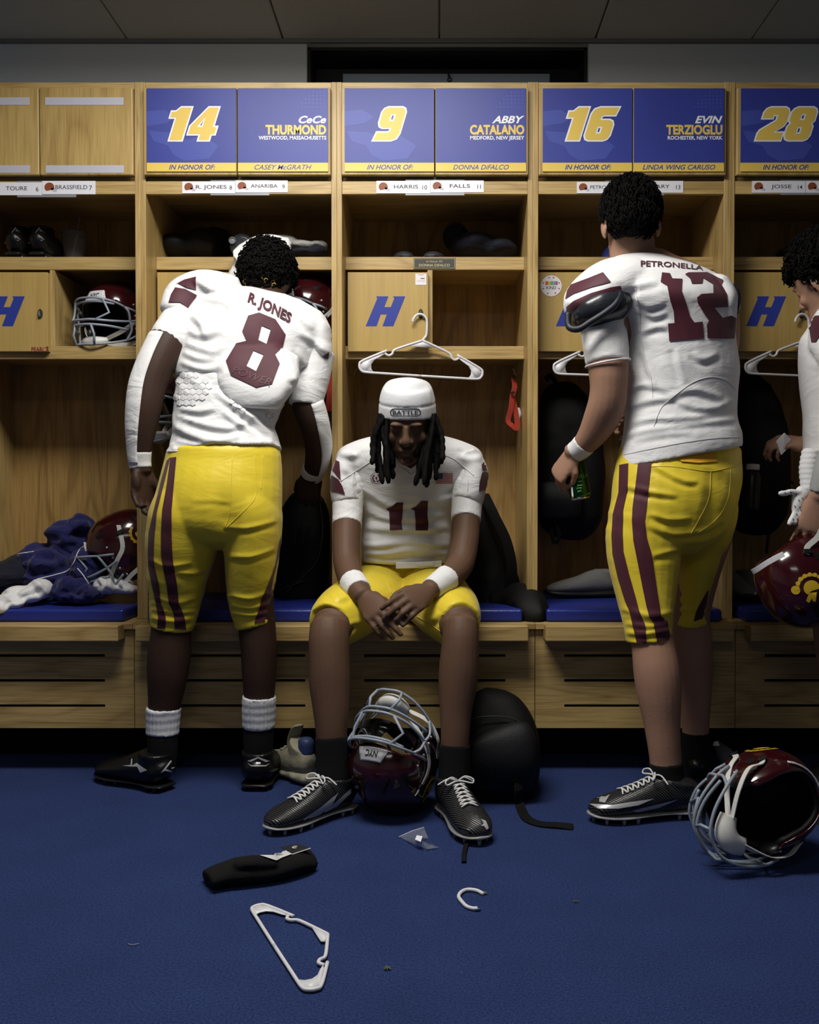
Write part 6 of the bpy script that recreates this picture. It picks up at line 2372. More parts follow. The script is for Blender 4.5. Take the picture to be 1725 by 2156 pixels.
def hanger_mesh(hook=True):
    mb = MB()
    q = lambda x, y: Vector((x * KH, 0, -y * KH))
    r = .0043
    for s in (-1, 1):
        mb.tube(crom([q(0, 0), q(s * 120, 46), q(s * 222, 90), q(s * 240, 122), q(s * 268, 138), q(s * 300, 122)], 4), r, 8)
        mb.tube(crom([q(s * 282, 98), q(s * 470, 190), q(s * 497, 225), q(s * 487, 262), q(s * 450, 280), q(s * 300, 282), q(0, 283)], 5), r, 8)
        web = [(s * 300, 124), (s * 330, 132), (s * 465, 196), (s * 490, 226), (s * 482, 258), (s * 450, 276), (s * 380, 280), (s * 402, 250), (s * 404, 215), (s * 380, 180), (s * 330, 150)]
        mb.prism([(x * KH, -y * KH) for x, y in web], -.0012, .0012)
    mb.prism([(x * KH, -y * KH) for x, y in ((-118, 50), (0, 0), (70, 40), (60, 58))], -.0012, .0012)
    if hook:
        mb.tube(crom([q(0, 0), q(14, -22), q(28, -50), q(28, -150), q(12, -190), q(-25, -208), q(-60, -196), (q(-82, -165)), q(-86, -142)], 6), r, 8)
    return mb


hang_me = hanger_mesh().mesh('clothes_hanger', m_hang, True)
hk_u = Vector((-25 * KH, 0, 208 * KH))
for bay, lbl, rz, ry in ((2, 'white plastic hanger hanging above the seated player', .16, .042), (3, 'white plastic hanger half hidden behind the standing dark haired player', .16, .01), (4, 'white plastic hanger hanging at the right edge behind the helmet holder', .14, .02)):
    o = place('clothes_hanger', hang_me)
    R = Matrix.Rotation(rz, 3, 'Z') @ Matrix.Rotation(ry, 3, 'Y')
    lock_p = Vector((BAYX[bay] - .049, 3.358, at(918, 661, 3.36).z - .001))
    o.rotation_euler = R.to_euler()
    o.location = lock_p - R @ hk_u
    thing(o, lbl, 'hanger', 'white plastic hangers')
o = place('clothes_hanger', hang_me)
pa_ = at(150, 541, 3.42)
o.rotation_euler = (PI / 2 + .04, 0, .55)
o.location = (pa_.x, 3.52, zsh[1] + .008)
thing(o, 'white plastic hanger lying flat on the upper left shelf', 'hanger', 'white plastic hangers')
# broken one on the carpet
A, B = floor_at(536, 1912, .006), floor_at(646, 2080, .006)
mb = hanger_mesh(False)
o = mb.build('broken_hanger', m_hang, smooth=True)
ux = (B - A).normalized()
uz = Vector((0, 0, 1)).cross(ux)
apex = floor_at(706, 1968, .006)
wv = (apex - (A + B) / 2)
wv = (wv - ux * wv.dot(ux)).normalized()
Mx = Matrix((ux, ux.cross(wv) * -1, wv)).transposed().to_4x4()
sc_ = (B - A).length / (2 * 470 * KH)
o.matrix_basis = Matrix.Translation((A + B) / 2 - wv * (-.2615 * KH * 1000 * sc_)) @ Mx @ Matrix.Scale(sc_, 4)
thing(o, 'broken white hanger without its hook lying on the carpet', 'hanger')
mb = MB()
pts = [floor_at(x, y, .005) for x, y in ((1018, 1882), (1004, 1875), (985, 1873), (972, 1878), (966, 1888), (974, 1900), (984, 1909), (998, 1913), (1004, 1912))]
mb.tube(crom(pts, 4), .0045, 8)
c = floor_at(1003, 1913, .005)
mb.add([c + Vector(v) for v in ((-.006, 0, -.004), (.012, .006, -.004), (.006, -.008, .004), (-.004, -.006, .003))], [(0, 1, 2), (0, 2, 3), (0, 3, 1), (1, 3, 2)])
thing(mb.build('hanger_hook', m_hang, smooth=True), 'broken off white hanger hook lying on the carpet', 'hook')

# ---- folded black socks with their paper band
e = empty('sock_pair', floor_at(545, 1845), label='folded pair of black socks with a paper tag on the carpet', cat='socks')
mb = MB()
mb.loft([(floor_at(436, 1852, .020), .046, .020), (floor_at(480, 1838, .026), .048, .026), (floor_at(520, 1832, .028), .05, .028), (floor_at(580, 1826, .026), .048, .026), (floor_at(625, 1812, .028), .046, .027), (floor_at(648, 1806, .024), .040, .024)], 20, 4, ref=(.3, 1, 0))
mb.loft([(floor_at(498, 1822, .05), .022, .014), (floor_at(530, 1815, .055), .024, .014), (floor_at(580, 1815, .048), .022, .012)], 16, 4, ref=(.3, 1, 0), caps='dome')
fuse('sock_fold', mb, m_sockb, e, voxel=.005, smooth=3, disp=wrinkle(.004, 14, 14, 2))
sv = bvh_of(e.children[0])
Zk = Z(2.464, 400, 1700)
K = lambda pts: [[Zk(*q) for q in pts]]
decal('paper_tag', [K([(322, 240), (400, 215), (460, 208), (530, 245), (445, 277), (395, 262)])], sv, mat('tag_white', (.62, .62, .64), .5), e, .004)['label'] = 'white paper tag with barcode'
decal('barcode', [K([(445 + 6 * k, 243 + k), (448 + 6 * k, 242 + k), (449 + 6 * k, 256 - k), (446 + 6 * k, 257 - k)]) for k in range(8)], sv, m_ink, e, .006, grid=3)
mb = MB()
vv = [floor_at(*Zk(528, 246), .052), floor_at(*Zk(626, 214), .058), floor_at(*Zk(560, 190), .060), floor_at(*Zk(470, 205), .056)]
mb.add(vv, [(0, 1, 2, 3)])
tg = mb.build('header_card', [mat('tag_black', (.012, .012, .013), .5)], e, solid=.0012)
mb = MB()
mb.tube([vv[0] + Vector((0, 0, .001)), vv[1] + Vector((0, 0, .001))], .0012, 5)
mb.tube([floor_at(*Zk(464, 262), .045), floor_at(*Zk(468, 300), .02)], .0012, 5)
tv = [vv[0].lerp(vv[1], .55).lerp(vv[2].lerp(vv[3], .5), .55)]
mb.tube(arc(tv[0] + Vector((0, 0, .002)), .006, .6, 5.4, 10, (1, .2, 0), (0, 1, 0)), .0013, 5)
mb.build('card_print', m_white, tg)

# ---- little zip bag
e = empty('plastic_bag', floor_at(885, 1765), label='small clear zip bag on the carpet near the right boot', cat='bag')
mb = MB()
P = [floor_at(840, 1762, .002), floor_at(868, 1750, .018), floor_at(893, 1742, .030), floor_at(902, 1765, .030), floor_at(925, 1784, .004), floor_at(900, 1788, .006), floor_at(870, 1776, .010), floor_at(882, 1765, .026)]
mb.add(P, [(0, 1, 7), (1, 2, 7), (2, 3, 7), (3, 4, 7), (4, 5, 7), (5, 6, 7), (6, 0, 7)])
mb.build('bag_film', mat('clear_film', (.85, .88, .92), .12, trans=.92, ior=1.1, spec=.8), e, solid=.0006)
mb = MB()
mb.tube([P[0], P[1] + Vector((0, 0, .001)), P[2]], .0012, 5)
mb.build('zip_edge', mat('zip_edge_white', (.6, .62, .65), .4), e)
mb = MB()
q = [floor_at(874, 1770, .022), floor_at(886, 1775, .022), floor_at(890, 1763, .028), floor_at(878, 1761, .028)]
mb.add([v + Vector((0, 0, .003)) for v in q], [(0, 1, 2, 3)])
mb.build('paper_slip', m_white, e, solid=.0006)

# ---- beige trainer beside the bench
e = empty('sneaker', (at(620, 1640, 3.08).x, 3.08, 0), label='beige trainer with chunky sole beside the seated player', cat='shoe')
Mx = footing((at(652, 1640, 3.06).x, 3.055, .002), (-.66, .75), .92)
m_beige = mat('beige_mesh', (.30, .28, .20), .8, bump=.4, bscale=90, var=.25, vscale=40)
mb = MB()
mb.loft([((0, .0, .07), .030, .040), ((0, .03, .075), .038, .055), ((0, .08, .072), .040, .058), ((0, .13, .062), .044, .046), ((0, .19, .050), .048, .036), ((0, .25, .042), .046, .030), ((0, .285, .036), .030, .02)], 20, 4, M=Mx, caps='dome')
mb.loft([((0, .06, .06), .038, .056), ((0, .055, .105), .038, .056), ((0, .045, .130), .040, .056)], 20, 3, M=Mx)
up = fuse('shoe_upper', mb, m_beige, e, voxel=.005, smooth=3, disp=wrinkle(.002, 20, 20, 5))
mb = MB()
mb.loft([((0, -.012, .022), .030, .020), ((0, .03, .024), .042, .024), ((0, .10, .022), .040, .020), ((0, .18, .020), .050, .020), ((0, .26, .020), .046, .018), ((0, .30, .026), .022, .012)], 18, 4, M=Mx, caps='dome')
fuse('chunky_sole', mb, mat('beige_sole', (.36, .34, .25), .6), e, voxel=.005, smooth=2, disp=lambda c_, n: .003 * math.sin(c_.x * 160) * (1 - abs(n.z)))
mb = MB()
mb.loft([((0, .105, .10), .026, .006), ((0, .095, .15), .028, .006), ((0, .075, .185), .026, .006), ((0, .065, .195), .018, .005)], 14, 4, M=Mx, caps='dome')
mb.build('tongue', m_beige, e, smooth=True)
mb = MB()
mb.loft([((0, .02, .10), .026, .030), ((0, .02, .15), .027, .030)], 16, 3, M=Mx, caps='dome')
mb.build('stuffed_slide', mat('slide_blue', (.03, .05, .14), .5), e, smooth=True)
mb = MB()
for k in range(4):
    mb.tube([Mx @ Vector((s * .03, .115 + k * .022, .115 - k * .012)) for s in (-1, -.3, .3, 1)], .003, 6)
mb.build('shoe_laces', mat('beige_lace', (.42, .40, .30), .8), e, smooth=True)

# ---- backpacks
m_bag = mat('black_nylon', (0.0035, 0.0035, 0.0042), 0.62, 0.25, bump=.3, bscale=340, var=.3, vscale=20)
m_bag2 = mat('charcoal_nylon', (0.007, 0.0075, 0.0095), 0.55, 0.3, bump=.3, bscale=300)
m_web = mat('black_webbing', (0.004, 0.004, 0.005), 0.75, 0.2)


def backpack(label, sts, loc, pocket=None, straps=(), piping=(), seed=1, mats=None, group='black backpacks'):
    e = empty('backpack', loc, label=label, cat='backpack', group=group)
    mb = MB()
    mb.loft(sts, 26, 4, caps='dome')
    fuse('bag_body', mb, mats or m_bag, e, voxel=.006, smooth=4, disp=wrinkle(.005, 7, 9, seed, .3))
    if pocket:
        mb = MB()
        mb.loft(pocket, 22, 4, caps='dome')
        fuse('front_pocket', mb, m_bag2, e, voxel=.006, smooth=4, disp=wrinkle(.003, 8, 10, seed + 3))
    for path, w in straps:
        mb = MB()
        p_ = crom(path, 5)
        vs, fs = ribbon(p_, w, .005, [Vector((.8, .6, .15))] * len(p_))
        mb.add(vs, fs)
        mb.build('shoulder_strap', m_web, e)
    for path in piping:
        mb = MB()
        mb.tube(crom(path, 5), .0022, 6)
        mb.build('zip_line', mat('zip_dark', (.028, .028, .030), .4), e, smooth=True)
    return e


E4 = 3.2
backpack('black backpack standing on the carpet behind the right leg of the seated player',
         [st(1030, 1668, 2.985, 92, .10, E4), st(1038, 1625, 2.985, 96, .115, E4), st(1042, 1575, 2.99, 95, .115, E4), st(1036, 1530, 3.0, 88, .095, E4), st(1022, 1495, 3.01, 70, .075, 2.6), st(1008, 1472, 3.02, 44, .05)],
         (at(1030, 1690, 2.98).x, 2.985, 0),
         [st(1045, 1650, 2.90, 76, .045, E4), st(1052, 1600, 2.885, 80, .055, E4), st(1055, 1560, 2.89, 74, .05, E4), st(1050, 1540, 2.90, 62, .035, E4)],
         [([at(1095, 1640, 2.86), at(1092, 1665, 2.84), floor_at(1095, 1695, .006), floor_at(1108, 1722, .004), floor_at(1135, 1735, .004), floor_at(1175, 1738, .006), floor_at(1207, 1742, .004)], .028),
          ([at(962, 1640, 2.90), at(985, 1700, 2.84), floor_at(985, 1760, .006), floor_at(978, 1795, .004), floor_at(977, 1815, .004)], .012)],
         [[at(965, 1560, 2.905), at(980, 1520, 2.905), at(1040, 1508, 2.905), at(1095, 1520, 2.905), at(1125, 1560, 2.905)]], 2)
backpack('black backpack slumped on the bench beside the seated player',
         [st(1028, 1285, 3.52, 62, .13), st(1030, 1240, 3.53, 66, .13), st(1022, 1190, 3.54, 58, .12), st(1010, 1130, 3.55, 46, .11), st(1000, 1070, 3.56, 32, .08)],
         (at(1030, 1290, 3.52).x, 3.52, .545), None,
         [([at(1018, 1040, 3.50), at(1040, 1085, 3.44), at(1066, 1140, 3.40), at(1078, 1200, 3.38), at(1070, 1250, 3.38)], .046)], (), 4)
jk = MB()
jk.loft([st(1050, 1268, 3.44, 34, .07), st(1085, 1262, 3.40, 36, .07), st(1112, 1268, 3.30, 34, .06), st(1124, 1288, 3.235, 24, .05), st(1128, 1303, 3.21, 18, .035)], 20, 4, ref=(0, 0, 1), caps='dome')
thing(fuse('black_jacket', jk, m_bag, None, voxel=.006, smooth=4, disp=wrinkle(.010, 9, 9, 8, .4)), 'crumpled black jacket spilling over the bench edge between two cushions', 'jacket')
backpack('black backpack on the bench between the bent over player and the seated player',
         [st(632, 1255, 3.60, 52, .085, E4), st(634, 1200, 3.60, 56, .095, E4), st(640, 1130, 3.61, 54, .095, E4), st(644, 1075, 3.62, 48, .08, E4), st(648, 1045, 3.62, 34, .05)],
         (at(635, 1265, 3.58).x, 3.60, .545), None,
         [([at(590, 1240, 3.47), at(610, 1236, 3.45), at(640, 1225, 3.46)], .03), ([at(640, 1045, 3.56), at(652, 1030, 3.55), at(665, 1045, 3.56)], .02)],
         [[at(600, 1250, 3.50), at(640, 1212, 3.50), at(668, 1180, 3.505), at(680, 1120, 3.51), at(674, 1060, 3.54)]], 6)
backpack('black backpack hanging in the locker left of the standing dark haired player',
         [st(1195, 1120, 3.60, 50, .07), st(1198, 1085, 3.60, 68, .09, E4), st(1200, 1000, 3.60, 72, .10, E4), st(1196, 920, 3.60, 68, .09, E4), st(1186, 850, 3.61, 56, .07), st(1180, 815, 3.62, 34, .04)],
         (at(1195, 1130, 3.58).x, 3.60, .80),
         [st(1180, 1085, 3.50, 44, .03, E4), st(1180, 1050, 3.49, 46, .04, E4), st(1180, 1020, 3.50, 44, .03, E4)],
         [([at(1160, 1110, 3.50), at(1168, 1145, 3.50), at(1178, 1128, 3.50), at(1172, 1105, 3.50)], .014), ([at(1175, 815, 3.60), at(1160, 790, 3.61), at(1150, 800, 3.60)], .02)], (), 11)
backpack('black backpack hanging in the locker at the right edge',
         [st(1590, 1110, 3.56, 46, .07), st(1592, 1070, 3.56, 62, .09, E4), st(1596, 980, 3.56, 62, .10, E4), st(1592, 900, 3.57, 58, .09, E4), st(1580, 830, 3.58, 48, .07), st(1574, 795, 3.60, 26, .04)],
         (at(1590, 1110, 3.55).x, 3.56, .80), None,
         [([at(1612, 1090, 3.49), at(1618, 1120, 3.48), at(1614, 1165, 3.47)], .010), ([at(1645, 995, 3.52), at(1655, 1008, 3.50), at(1672, 1018, 3.49)], .006), ([at(1568, 795, 3.58), at(1560, 775, 3.60), at(1552, 790, 3.60)], .02)], (), 13)
# water bottle tucked into that bag
e = empty('water_bottle', at(1582, 1010, 3.44), label='bottle with white cap in the hanging backpack at right', cat='bottle')
mb = MB()
Mx = Matrix.Translation(at(1582, 1040, 3.45)) @ Matrix.Rotation(.06, 4, 'Y')
mb.lathe([(.030, -.06), (.032, -.05), (.032, .06), (.026, .078), (.020, .085)], 20, M=Mx)
mb.build('bottle_body', mat('smoked_plastic', (.012, .012, .014), .3), e, smooth=True)
mb = MB()
mb.lathe([(.0225, .086), (.0235, .088), (.0235, .104), (.020, .107)], 20, M=Mx)
mb.build('bottle_cap', m_white, e, smooth=True, bevel=0)

# ---- blue clothes heap on the leftmost cushion
m_royal = fabric('royal_blue_cloth', (0.010, 0.011, 0.085), .85, .2, 300, sheen=.15, wr=.8)
m_navyc = fabric('navy_cloth', (0.005, 0.006, 0.016), .8, .2, 300, sheen=.05, wr=.6)
ZC = .545


def heap(name, blobs, mats, label, cat, seed, amp=.012, s=8, voxel=.006, parent=None, folds=None, sm=5):
    mb = MB()
    for c_, r in blobs:
        mb.ell(c_, r, 18, 12)
    f1, f2 = wrinkle(amp, s, s * .8, seed, .5), wrinkle(amp * .5, s * 2.2, s * 2.2, seed + 5, -.6)
    o = fuse(name, mb, mats, parent, voxel=voxel, smooth=sm, disp=lambda c_, n: f1(c_, n) + f2(c_, n), folds=folds)
    if label:
        thing(o, label, cat)
    return o


bj = heap('jacket', [(at(110, 1215, 3.50), (.12, .12, .10)), (at(150, 1140, 3.55), (.085, .08, .085)), (at(165, 1112, 3.55), (.050, .06, .045)), (at(185, 1205, 3.42), (.065, .08, .095)), (at(155, 1242, 3.36), (.075, .09, .045)), (at(80, 1180, 3.52), (.075, .09, .06)), (at(175, 1250, 3.32), (.055, .06, .030))],
          m_royal, 'royal blue jacket with white piping heaped on the leftmost cushion', 'jacket', 2, .022, 11, sm=3, folds=FL(Z(4.228, 0, 1050), [[(300, 360), (500, 330), (700, 300), (820, 330)], [(220, 460), (400, 400), (560, 440), (640, 520)], [(300, 530), (380, 480), (480, 500), (560, 600)], [(160, 600), (300, 640), (480, 620), (640, 560)], [(480, 740), (620, 760), (770, 780)], [(590, 240), (700, 260), (810, 250)], [(420, 300), (560, 380), (700, 400)], [(260, 560), (340, 620), (420, 600)], [(640, 640), (700, 720), (760, 820)], [(500, 820), (640, 800), (780, 850)], [(650, 180), (720, 210), (760, 240)]], 8, .016))
jb = bvh_of(bj)
Zh = Z(4.228, 0, 1050)
tb = MB()
for pts in (((905, 345), (800, 400), (710, 450), (660, 560), (600, 640), (480, 680), (330, 715)), ((120, 505), (200, 485), (300, 470)), ((690, 620), (740, 680), (790, 760))):
    q = []
    for s_ in crom([(*Zh(*t), 0) for t in pts], 6):
        dd = ray(s_.x, s_.y).normalized()
        loc, nor, i_, ds = jb.ray_cast(Vector((0, 0, CAMZ)), dd)
        if loc:
            q.append(loc - dd * .001)
    if len(q) > 2:
        tb.tube(q, .0020, 5)
tb.build('piping', m_white, bj, smooth=True)['label'] = 'thin white piping'
heap('dark_trousers', [(at(10, 1215, 3.45), (.10, .12, .06)), (at(45, 1195, 3.50), (.07, .10, .05)), (at(205, 1130, 3.60), (.06, .05, .05))], m_navyc, 'dark navy trousers crumpled at the left edge of the cushion', 'trousers', 5, .014)
heap('white_shirt', [(at(50, 1252, 3.30), (.075, .06, .030)), (at(85, 1240, 3.33), (.040, .06, .036)), (at(15, 1268, 3.24), (.06, .04, .026)), (at(-10, 1280, 3.20), (.045, .03, .022))], m_under, 'white shirt crumpled over the front of the leftmost cushion', 'shirt', 7, .010, 12, .005, folds=FL(Z(4.228, 0, 1050), [[(60, 860), (160, 800), (260, 760)], [(120, 900), (230, 840), (380, 790)], [(20, 930), (100, 880), (150, 830)], [(280, 740), (340, 800), (400, 880)]], 6, .010))
heap('white_cloth', [(at(225, 1232, 3.36), (.045, .05, .030)), (at(255, 1234, 3.38), (.045, .05, .026)), (at(272, 1240, 3.36), (.03, .04, .016))], m_under, 'white cloth wadded under the helmet on the leftmost cushion', 'cloth', 9, .008, 16, .004, folds=FL(Z(4.228, 0, 1050), [[(860, 720), (900, 770), (880, 830)], [(960, 700), (950, 780), (1000, 840)], [(1040, 700), (1060, 760), (1100, 800)]], 5, .009))

# ---- upper shelf, leftmost locker: cup with straw, pair of boots
zs1 = zsh[1]
e = empty('drink_cup', (at(156, 540, 3.56).x, 3.56, zs1), label='clear plastic cup with a straw on the upper left shelf', cat='cup')
mb = MB()
mb.lathe([(.030, .001), (.033, .004), (.044, .120), (.0455, .124)], 24)
o = mb.build('cup_body', mat('clear_cup', (.55, .56, .58), .15, trans=.85, ior=1.2), e, smooth=True, world=False)
mb = MB()
mb.lathe([(.047, .123), (.047, .130), (.040, .134), (.006, .134)], 24)
mb.build('cup_lid', mat('clear_cup', (.55, .56, .58), .15), e, smooth=True, world=False)
mb = MB()
mb.tube([(-.012, 0, .01), (.022, .0, .185)], .0035, 8)
mb.build('straw', mat('straw_grey', (.30, .30, .32), .4), e, smooth=True, world=False)
for x, lb in ((27, 'black glossy boot on the upper left shelf, nearer the edge of the picture'), (77, 'black glossy boot on the upper left shelf, next to the white hanger')):
    px_ = at(x, 545, 3.42).x
    e = empty('football_boot', (px_, 3.42, zs1), label=lb, cat='shoe', group='pair of black boots on the shelf')
    s_ = cleat(e, footing((px_, 3.415, zs1), (.05, 1), 1.0), m_cleatb, m_soleb, None, collar=.12)
    mb = MB()
    c_ = Vector((px_, 3.408, zs1 + .070))
    mb.ell(c_, (.007, .004, .005), 10, 6)
    mb.build('heel_mark', m_white, s_, smooth=True)
    mb = MB()
    for q in (((-.03, .02, .055), (.0, .004, .085), (.018, -.002, .105)), ((.02, .004, .060), (.028, .012, .066), (.012, -.001, .080))):
        mb.tube([Vector((px_ + a, 3.405 + b_, zs1 + c2)) for a, b_, c2 in q], .0010, 5)
    mb.build('silver_line', m_silver, s_)
# ---- locker 14 shelf: dark bag, bottle on its side, cloths
heap('dark_bag', [(at(375, 520, 3.56), (.07, .10, .045)), (at(430, 515, 3.58), (.08, .10, .06)), (at(455, 512, 3.60), (.06, .08, .06))], m_bag2, 'dark bag on the upper shelf behind the bent over player', 'bag', 15, .010)
e = empty('clear_bottle', at(508, 517, 3.46), label='clear bottle lying on the upper shelf with its round end towards us', cat='bottle')
Mx = Matrix.Translation(at(508, 518, 3.44)) @ Matrix.Rotation(-PI / 2, 4, 'X') @ Matrix.Rotation(.2, 4, 'X')
mb = MB()
mb.lathe([(.030, 0), (.042, .006), (.047, .03), (.047, .13), (.04, .15), (.02, .17)], 24, M=Mx)
mb.build('bottle_body', mat('dark_clear_plastic', (.10, .11, .13), .12, trans=.5, ior=1.3), e, smooth=True)
mb = MB()
mb.tube(arc(at(489, 506, 3.425), .011, 0, 2 * PI, 20, (1, 0, 0), (0, -.1, 1)), .0015, 6)
mb.ell(at(489, 506, 3.43), (.011, .003, .011), 16, 8)
mb.build('bottle_cap', mat('cap_grey', (.22, .23, .25), .4), e, smooth=True)
heap('white_cloth', [(at(600, 515, 3.50), (.055, .07, .030)), (at(640, 520, 3.50), (.055, .06, .020)), (at(670, 518, 3.50), (.035, .05, .016)), (at(580, 520, 3.50), (.03, .06, .02))], fabric('grey_white_cloth', (.42, .42, .40), .85, .2, 300, wr=.3), 'crumpled grey white cloth on the upper shelf above the bent over player', 'cloth', 19, .009, 14, .005)
heap('black_cloth', [(at(640, 534, 3.46), (.055, .06, .014)), (at(668, 530, 3.48), (.04, .05, .02))], m_navyc, 'black cloth under the crumpled grey white cloth on the shelf', 'cloth', 23, .005, 14, .005)
tw = MB()
tw.loft([st(604, 528, 3.40, 26, .03), st(572, 522, 3.385, 28, .026), st(540, 530, 3.37, 29, .022), st(510, 548, 3.360, 27, .018), st(499, 575, 3.352, 22, .015), st(496, 602, 3.35, 18, .013)], 18, 4, ref=(.4, 0, 1), caps='dome')
thing(fuse('towel', tw, m_tapew, None, voxel=.004, smooth=2, disp=wrinkle(.006, 40, 40, 4)), 'fuzzy white towel draped over the shelf edge behind the bent over head', 'towel')
# ---- locker 9 shelf: slides and dark clothes
for x, lb in ((845, 'dark slip-on shoe on the middle upper shelf, left one of two'), (918, 'dark slip-on shoe on the middle upper shelf, right one of two')):
    px_ = at(x, 543, 3.44).x
    e = empty('slip_on_shoe', (px_, 3.44, zs1), label=lb, cat='shoe', group='dark shoes on the middle shelf')
    Mx = footing((px_ - .02 if x < 880 else px_ + .02, 3.68, zs1), (.15 if x < 880 else -.15, -1), .85)
    mb = MB()
    mb.loft([((0, .0, .035), .03, .03), ((0, .06, .04), .037, .04), ((0, .13, .035), .042, .033), ((0, .2, .028), .045, .026), ((0, .26, .022), .038, .02), ((0, .285, .018), .02, .012)], 18, 4, M=Mx, caps='dome')
    so_ = fuse('shoe_upper', mb, mat('dark_grey_canvas', (.020, .022, .028), .8), e, voxel=.005, smooth=3)
    mb = MB()
    for zz in (.006, .016):
        mb.loft([((0, -.01, zz), .032, .006), ((0, .06, zz), .04, .006), ((0, .14, zz), .045, .006), ((0, .21, zz), .049, .006), ((0, .27, zz), .042, .006), ((0, .30, zz), .02, .005)], 18, 4, M=Mx, caps='dome')
    mb.build('shoe_sole', mat('dark_grey_rubber', (.040, .044, .055), .6), e, smooth=True)
heap('dark_hoodie', [(at(1000, 520, 3.56), (.09, .12, .045)), (at(960, 500, 3.60), (.05, .08, .05)), (at(1050, 528, 3.54), (.07, .11, .035))], m_navyc, 'dark hoodie bundled on the middle upper shelf', 'hoodie', 31, .010)
# ---- cap in locker 16, boots bag in locker 28
e = empty('baseball_cap', (at(1300, 540, 3.50).x, 3.50, zs1), label='blue cap with white brim on the shelf behind the dark haired head', cat='cap')
mb = MB()
c_ = Vector((at(1318, 540, 3.52).x, 3.53, zs1))
vs, fs = [], []
mb.lathe([(.090, .004), (.091, .02), (.082, .055), (.055, .085), (.012, .098)], 28, M=Matrix.Translation(c_))
mb.build('cap_crown', mat('cap_blue', (.02, .03, .16), .8), e, smooth=True)
mb = MB()
mb.loft([(c_ + Vector((-.055, -.02, .006)), .070, .0035), (c_ + Vector((-.11, -.04, .007)), .062, .0035), (c_ + Vector((-.150, -.055, .005)), .03, .003)], 18, 5, ref=(0, 1, 0), caps='dome')
mb.build('cap_brim', m_white, e, smooth=True)
heap('black_bag', [(at(1690, 532, 3.52), (.09, .10, .022)), (at(1740, 525, 3.52), (.10, .10, .035))], m_bag, 'flat black bag on the upper shelf at the right edge', 'bag', 37, .006)

# ---- red lanyard straps
m_red = fabric('red_webbing', (.34, .030, .015), .8, .4, 260)
e = empty('lanyard', at(1082, 795, 3.50), label='red strap hanging from a hook at the right of the middle locker', cat='strap')
mb = MB()
pts = crom([at(1082, 796, 3.47), at(1084, 815, 3.465), at(1079, 835, 3.46), at(1076, 862, 3.455), at(1070, 885, 3.45), at(1078, 896, 3.45), at(1089, 900, 3.46), at(1087, 870, 3.47), at(1080, 835, 3.47)], 5)
vs, fs = ribbon(pts, .020, .0028, [Vector((.8, .5, .2))] * len(pts))
mb.add(vs, fs)
mb.build('strap_loop', m_red, e)
mb = MB()
mb.tube([at(1078, 790, 3.46), at(1084, 798, 3.455), at(1086, 790, 3.47)], .0022, 6)
vs, fs = ribbon([at(1076, 828, 3.448), at(1084, 826, 3.448)], .008, .006, (0, 0, 1))
mb.add(vs, fs)
mb.build('strap_clip', m_liner, e)
mb = MB()
mb.loft([st(1090, 860, 3.50, 5, .006), st(1092, 872, 3.50, 6, .008), st(1090, 884, 3.50, 4, .006)], 12, 4, caps='dome')
thing(mb.build('wall_hook', m_white, None, smooth=True), 'small white hook on the locker side behind the red strap', 'hook')
mb = MB()
vs, fs = ribbon([at(694, 780, 3.42), at(694, 825, 3.415), at(693, 866, 3.41)], [.012, .018, .022], .004, (1, .3, 0))
mb.add(vs, fs)
thing(mb.build('red_tag', m_red, None), 'red tag hanging beside the sleeve of the bent over player', 'strap')

# ---- shoes on benches
m_grey = mat('grey_knit', (.16, .16, .155), .85, bump=.3, bscale=200)


def bench_shoe(label, heel, dirv, mats, sole, scale=1.0, roll=0.0):
    e = empty('running_shoe', heel, label=label, cat='shoe', group='grey shoes on the benches')
    Mx = footing(heel, dirv, scale) @ Matrix.Rotation(roll, 4, 'Y')
    mb = MB()
    mb.loft([((0, .0, .06), .030, .032), ((0, .04, .065), .037, .045), ((0, .10, .062), .040, .045), ((0, .16, .05), .044, .034), ((0, .22, .042), .046, .026), ((0, .265, .036), .036, .018), ((0, .285, .032), .018, .01)], 20, 4, M=Mx, caps='dome')
    mb.loft([((0, .05, .06), .036, .05), ((0, .045, .105), .037, .05)], 18, 3, M=Mx)
    fuse('shoe_upper', mb, mats, e, voxel=.005, smooth=3)
    mb = MB()
    mb.loft([((0, -.008, .015), .030, .015), ((0, .05, .015), .040, .016), ((0, .13, .014), .042, .014), ((0, .21, .016), .048, .015), ((0, .27, .020), .036, .014), ((0, .295, .026), .014, .008)], 18, 4, M=Mx, caps='dome')
    mb.build('shoe_sole', sole, e, smooth=True)
    return e


m_dsole = mat('black_sole', (.008, .008, .009), .5)
p_ = at(1305, 1245, 3.56)
bench_shoe('grey knit shoe on the cushion left of the yellow pants', (p_.x, 3.58, .546), (-1, -.12), m_grey, m_dsole, .95)
bench_shoe('grey shoe on the right edge cushion, nearer the locker side', (at(1545, 1245, 3.5).x, 3.66, .546), (.1, -1), m_grey, m_dsole, .92)
bench_shoe('grey shoe on the right edge cushion, beside the held helmet', (at(1592, 1245, 3.5).x, 3.66, .546), (-.05, -1), m_grey, m_dsole, .92)
heap('white_tissue', [(at(1590, 1250, 3.42), (.016, .02, .014))], m_under, 'small white tissue on the right edge cushion', 'tissue', 41, .003, 30, .003)

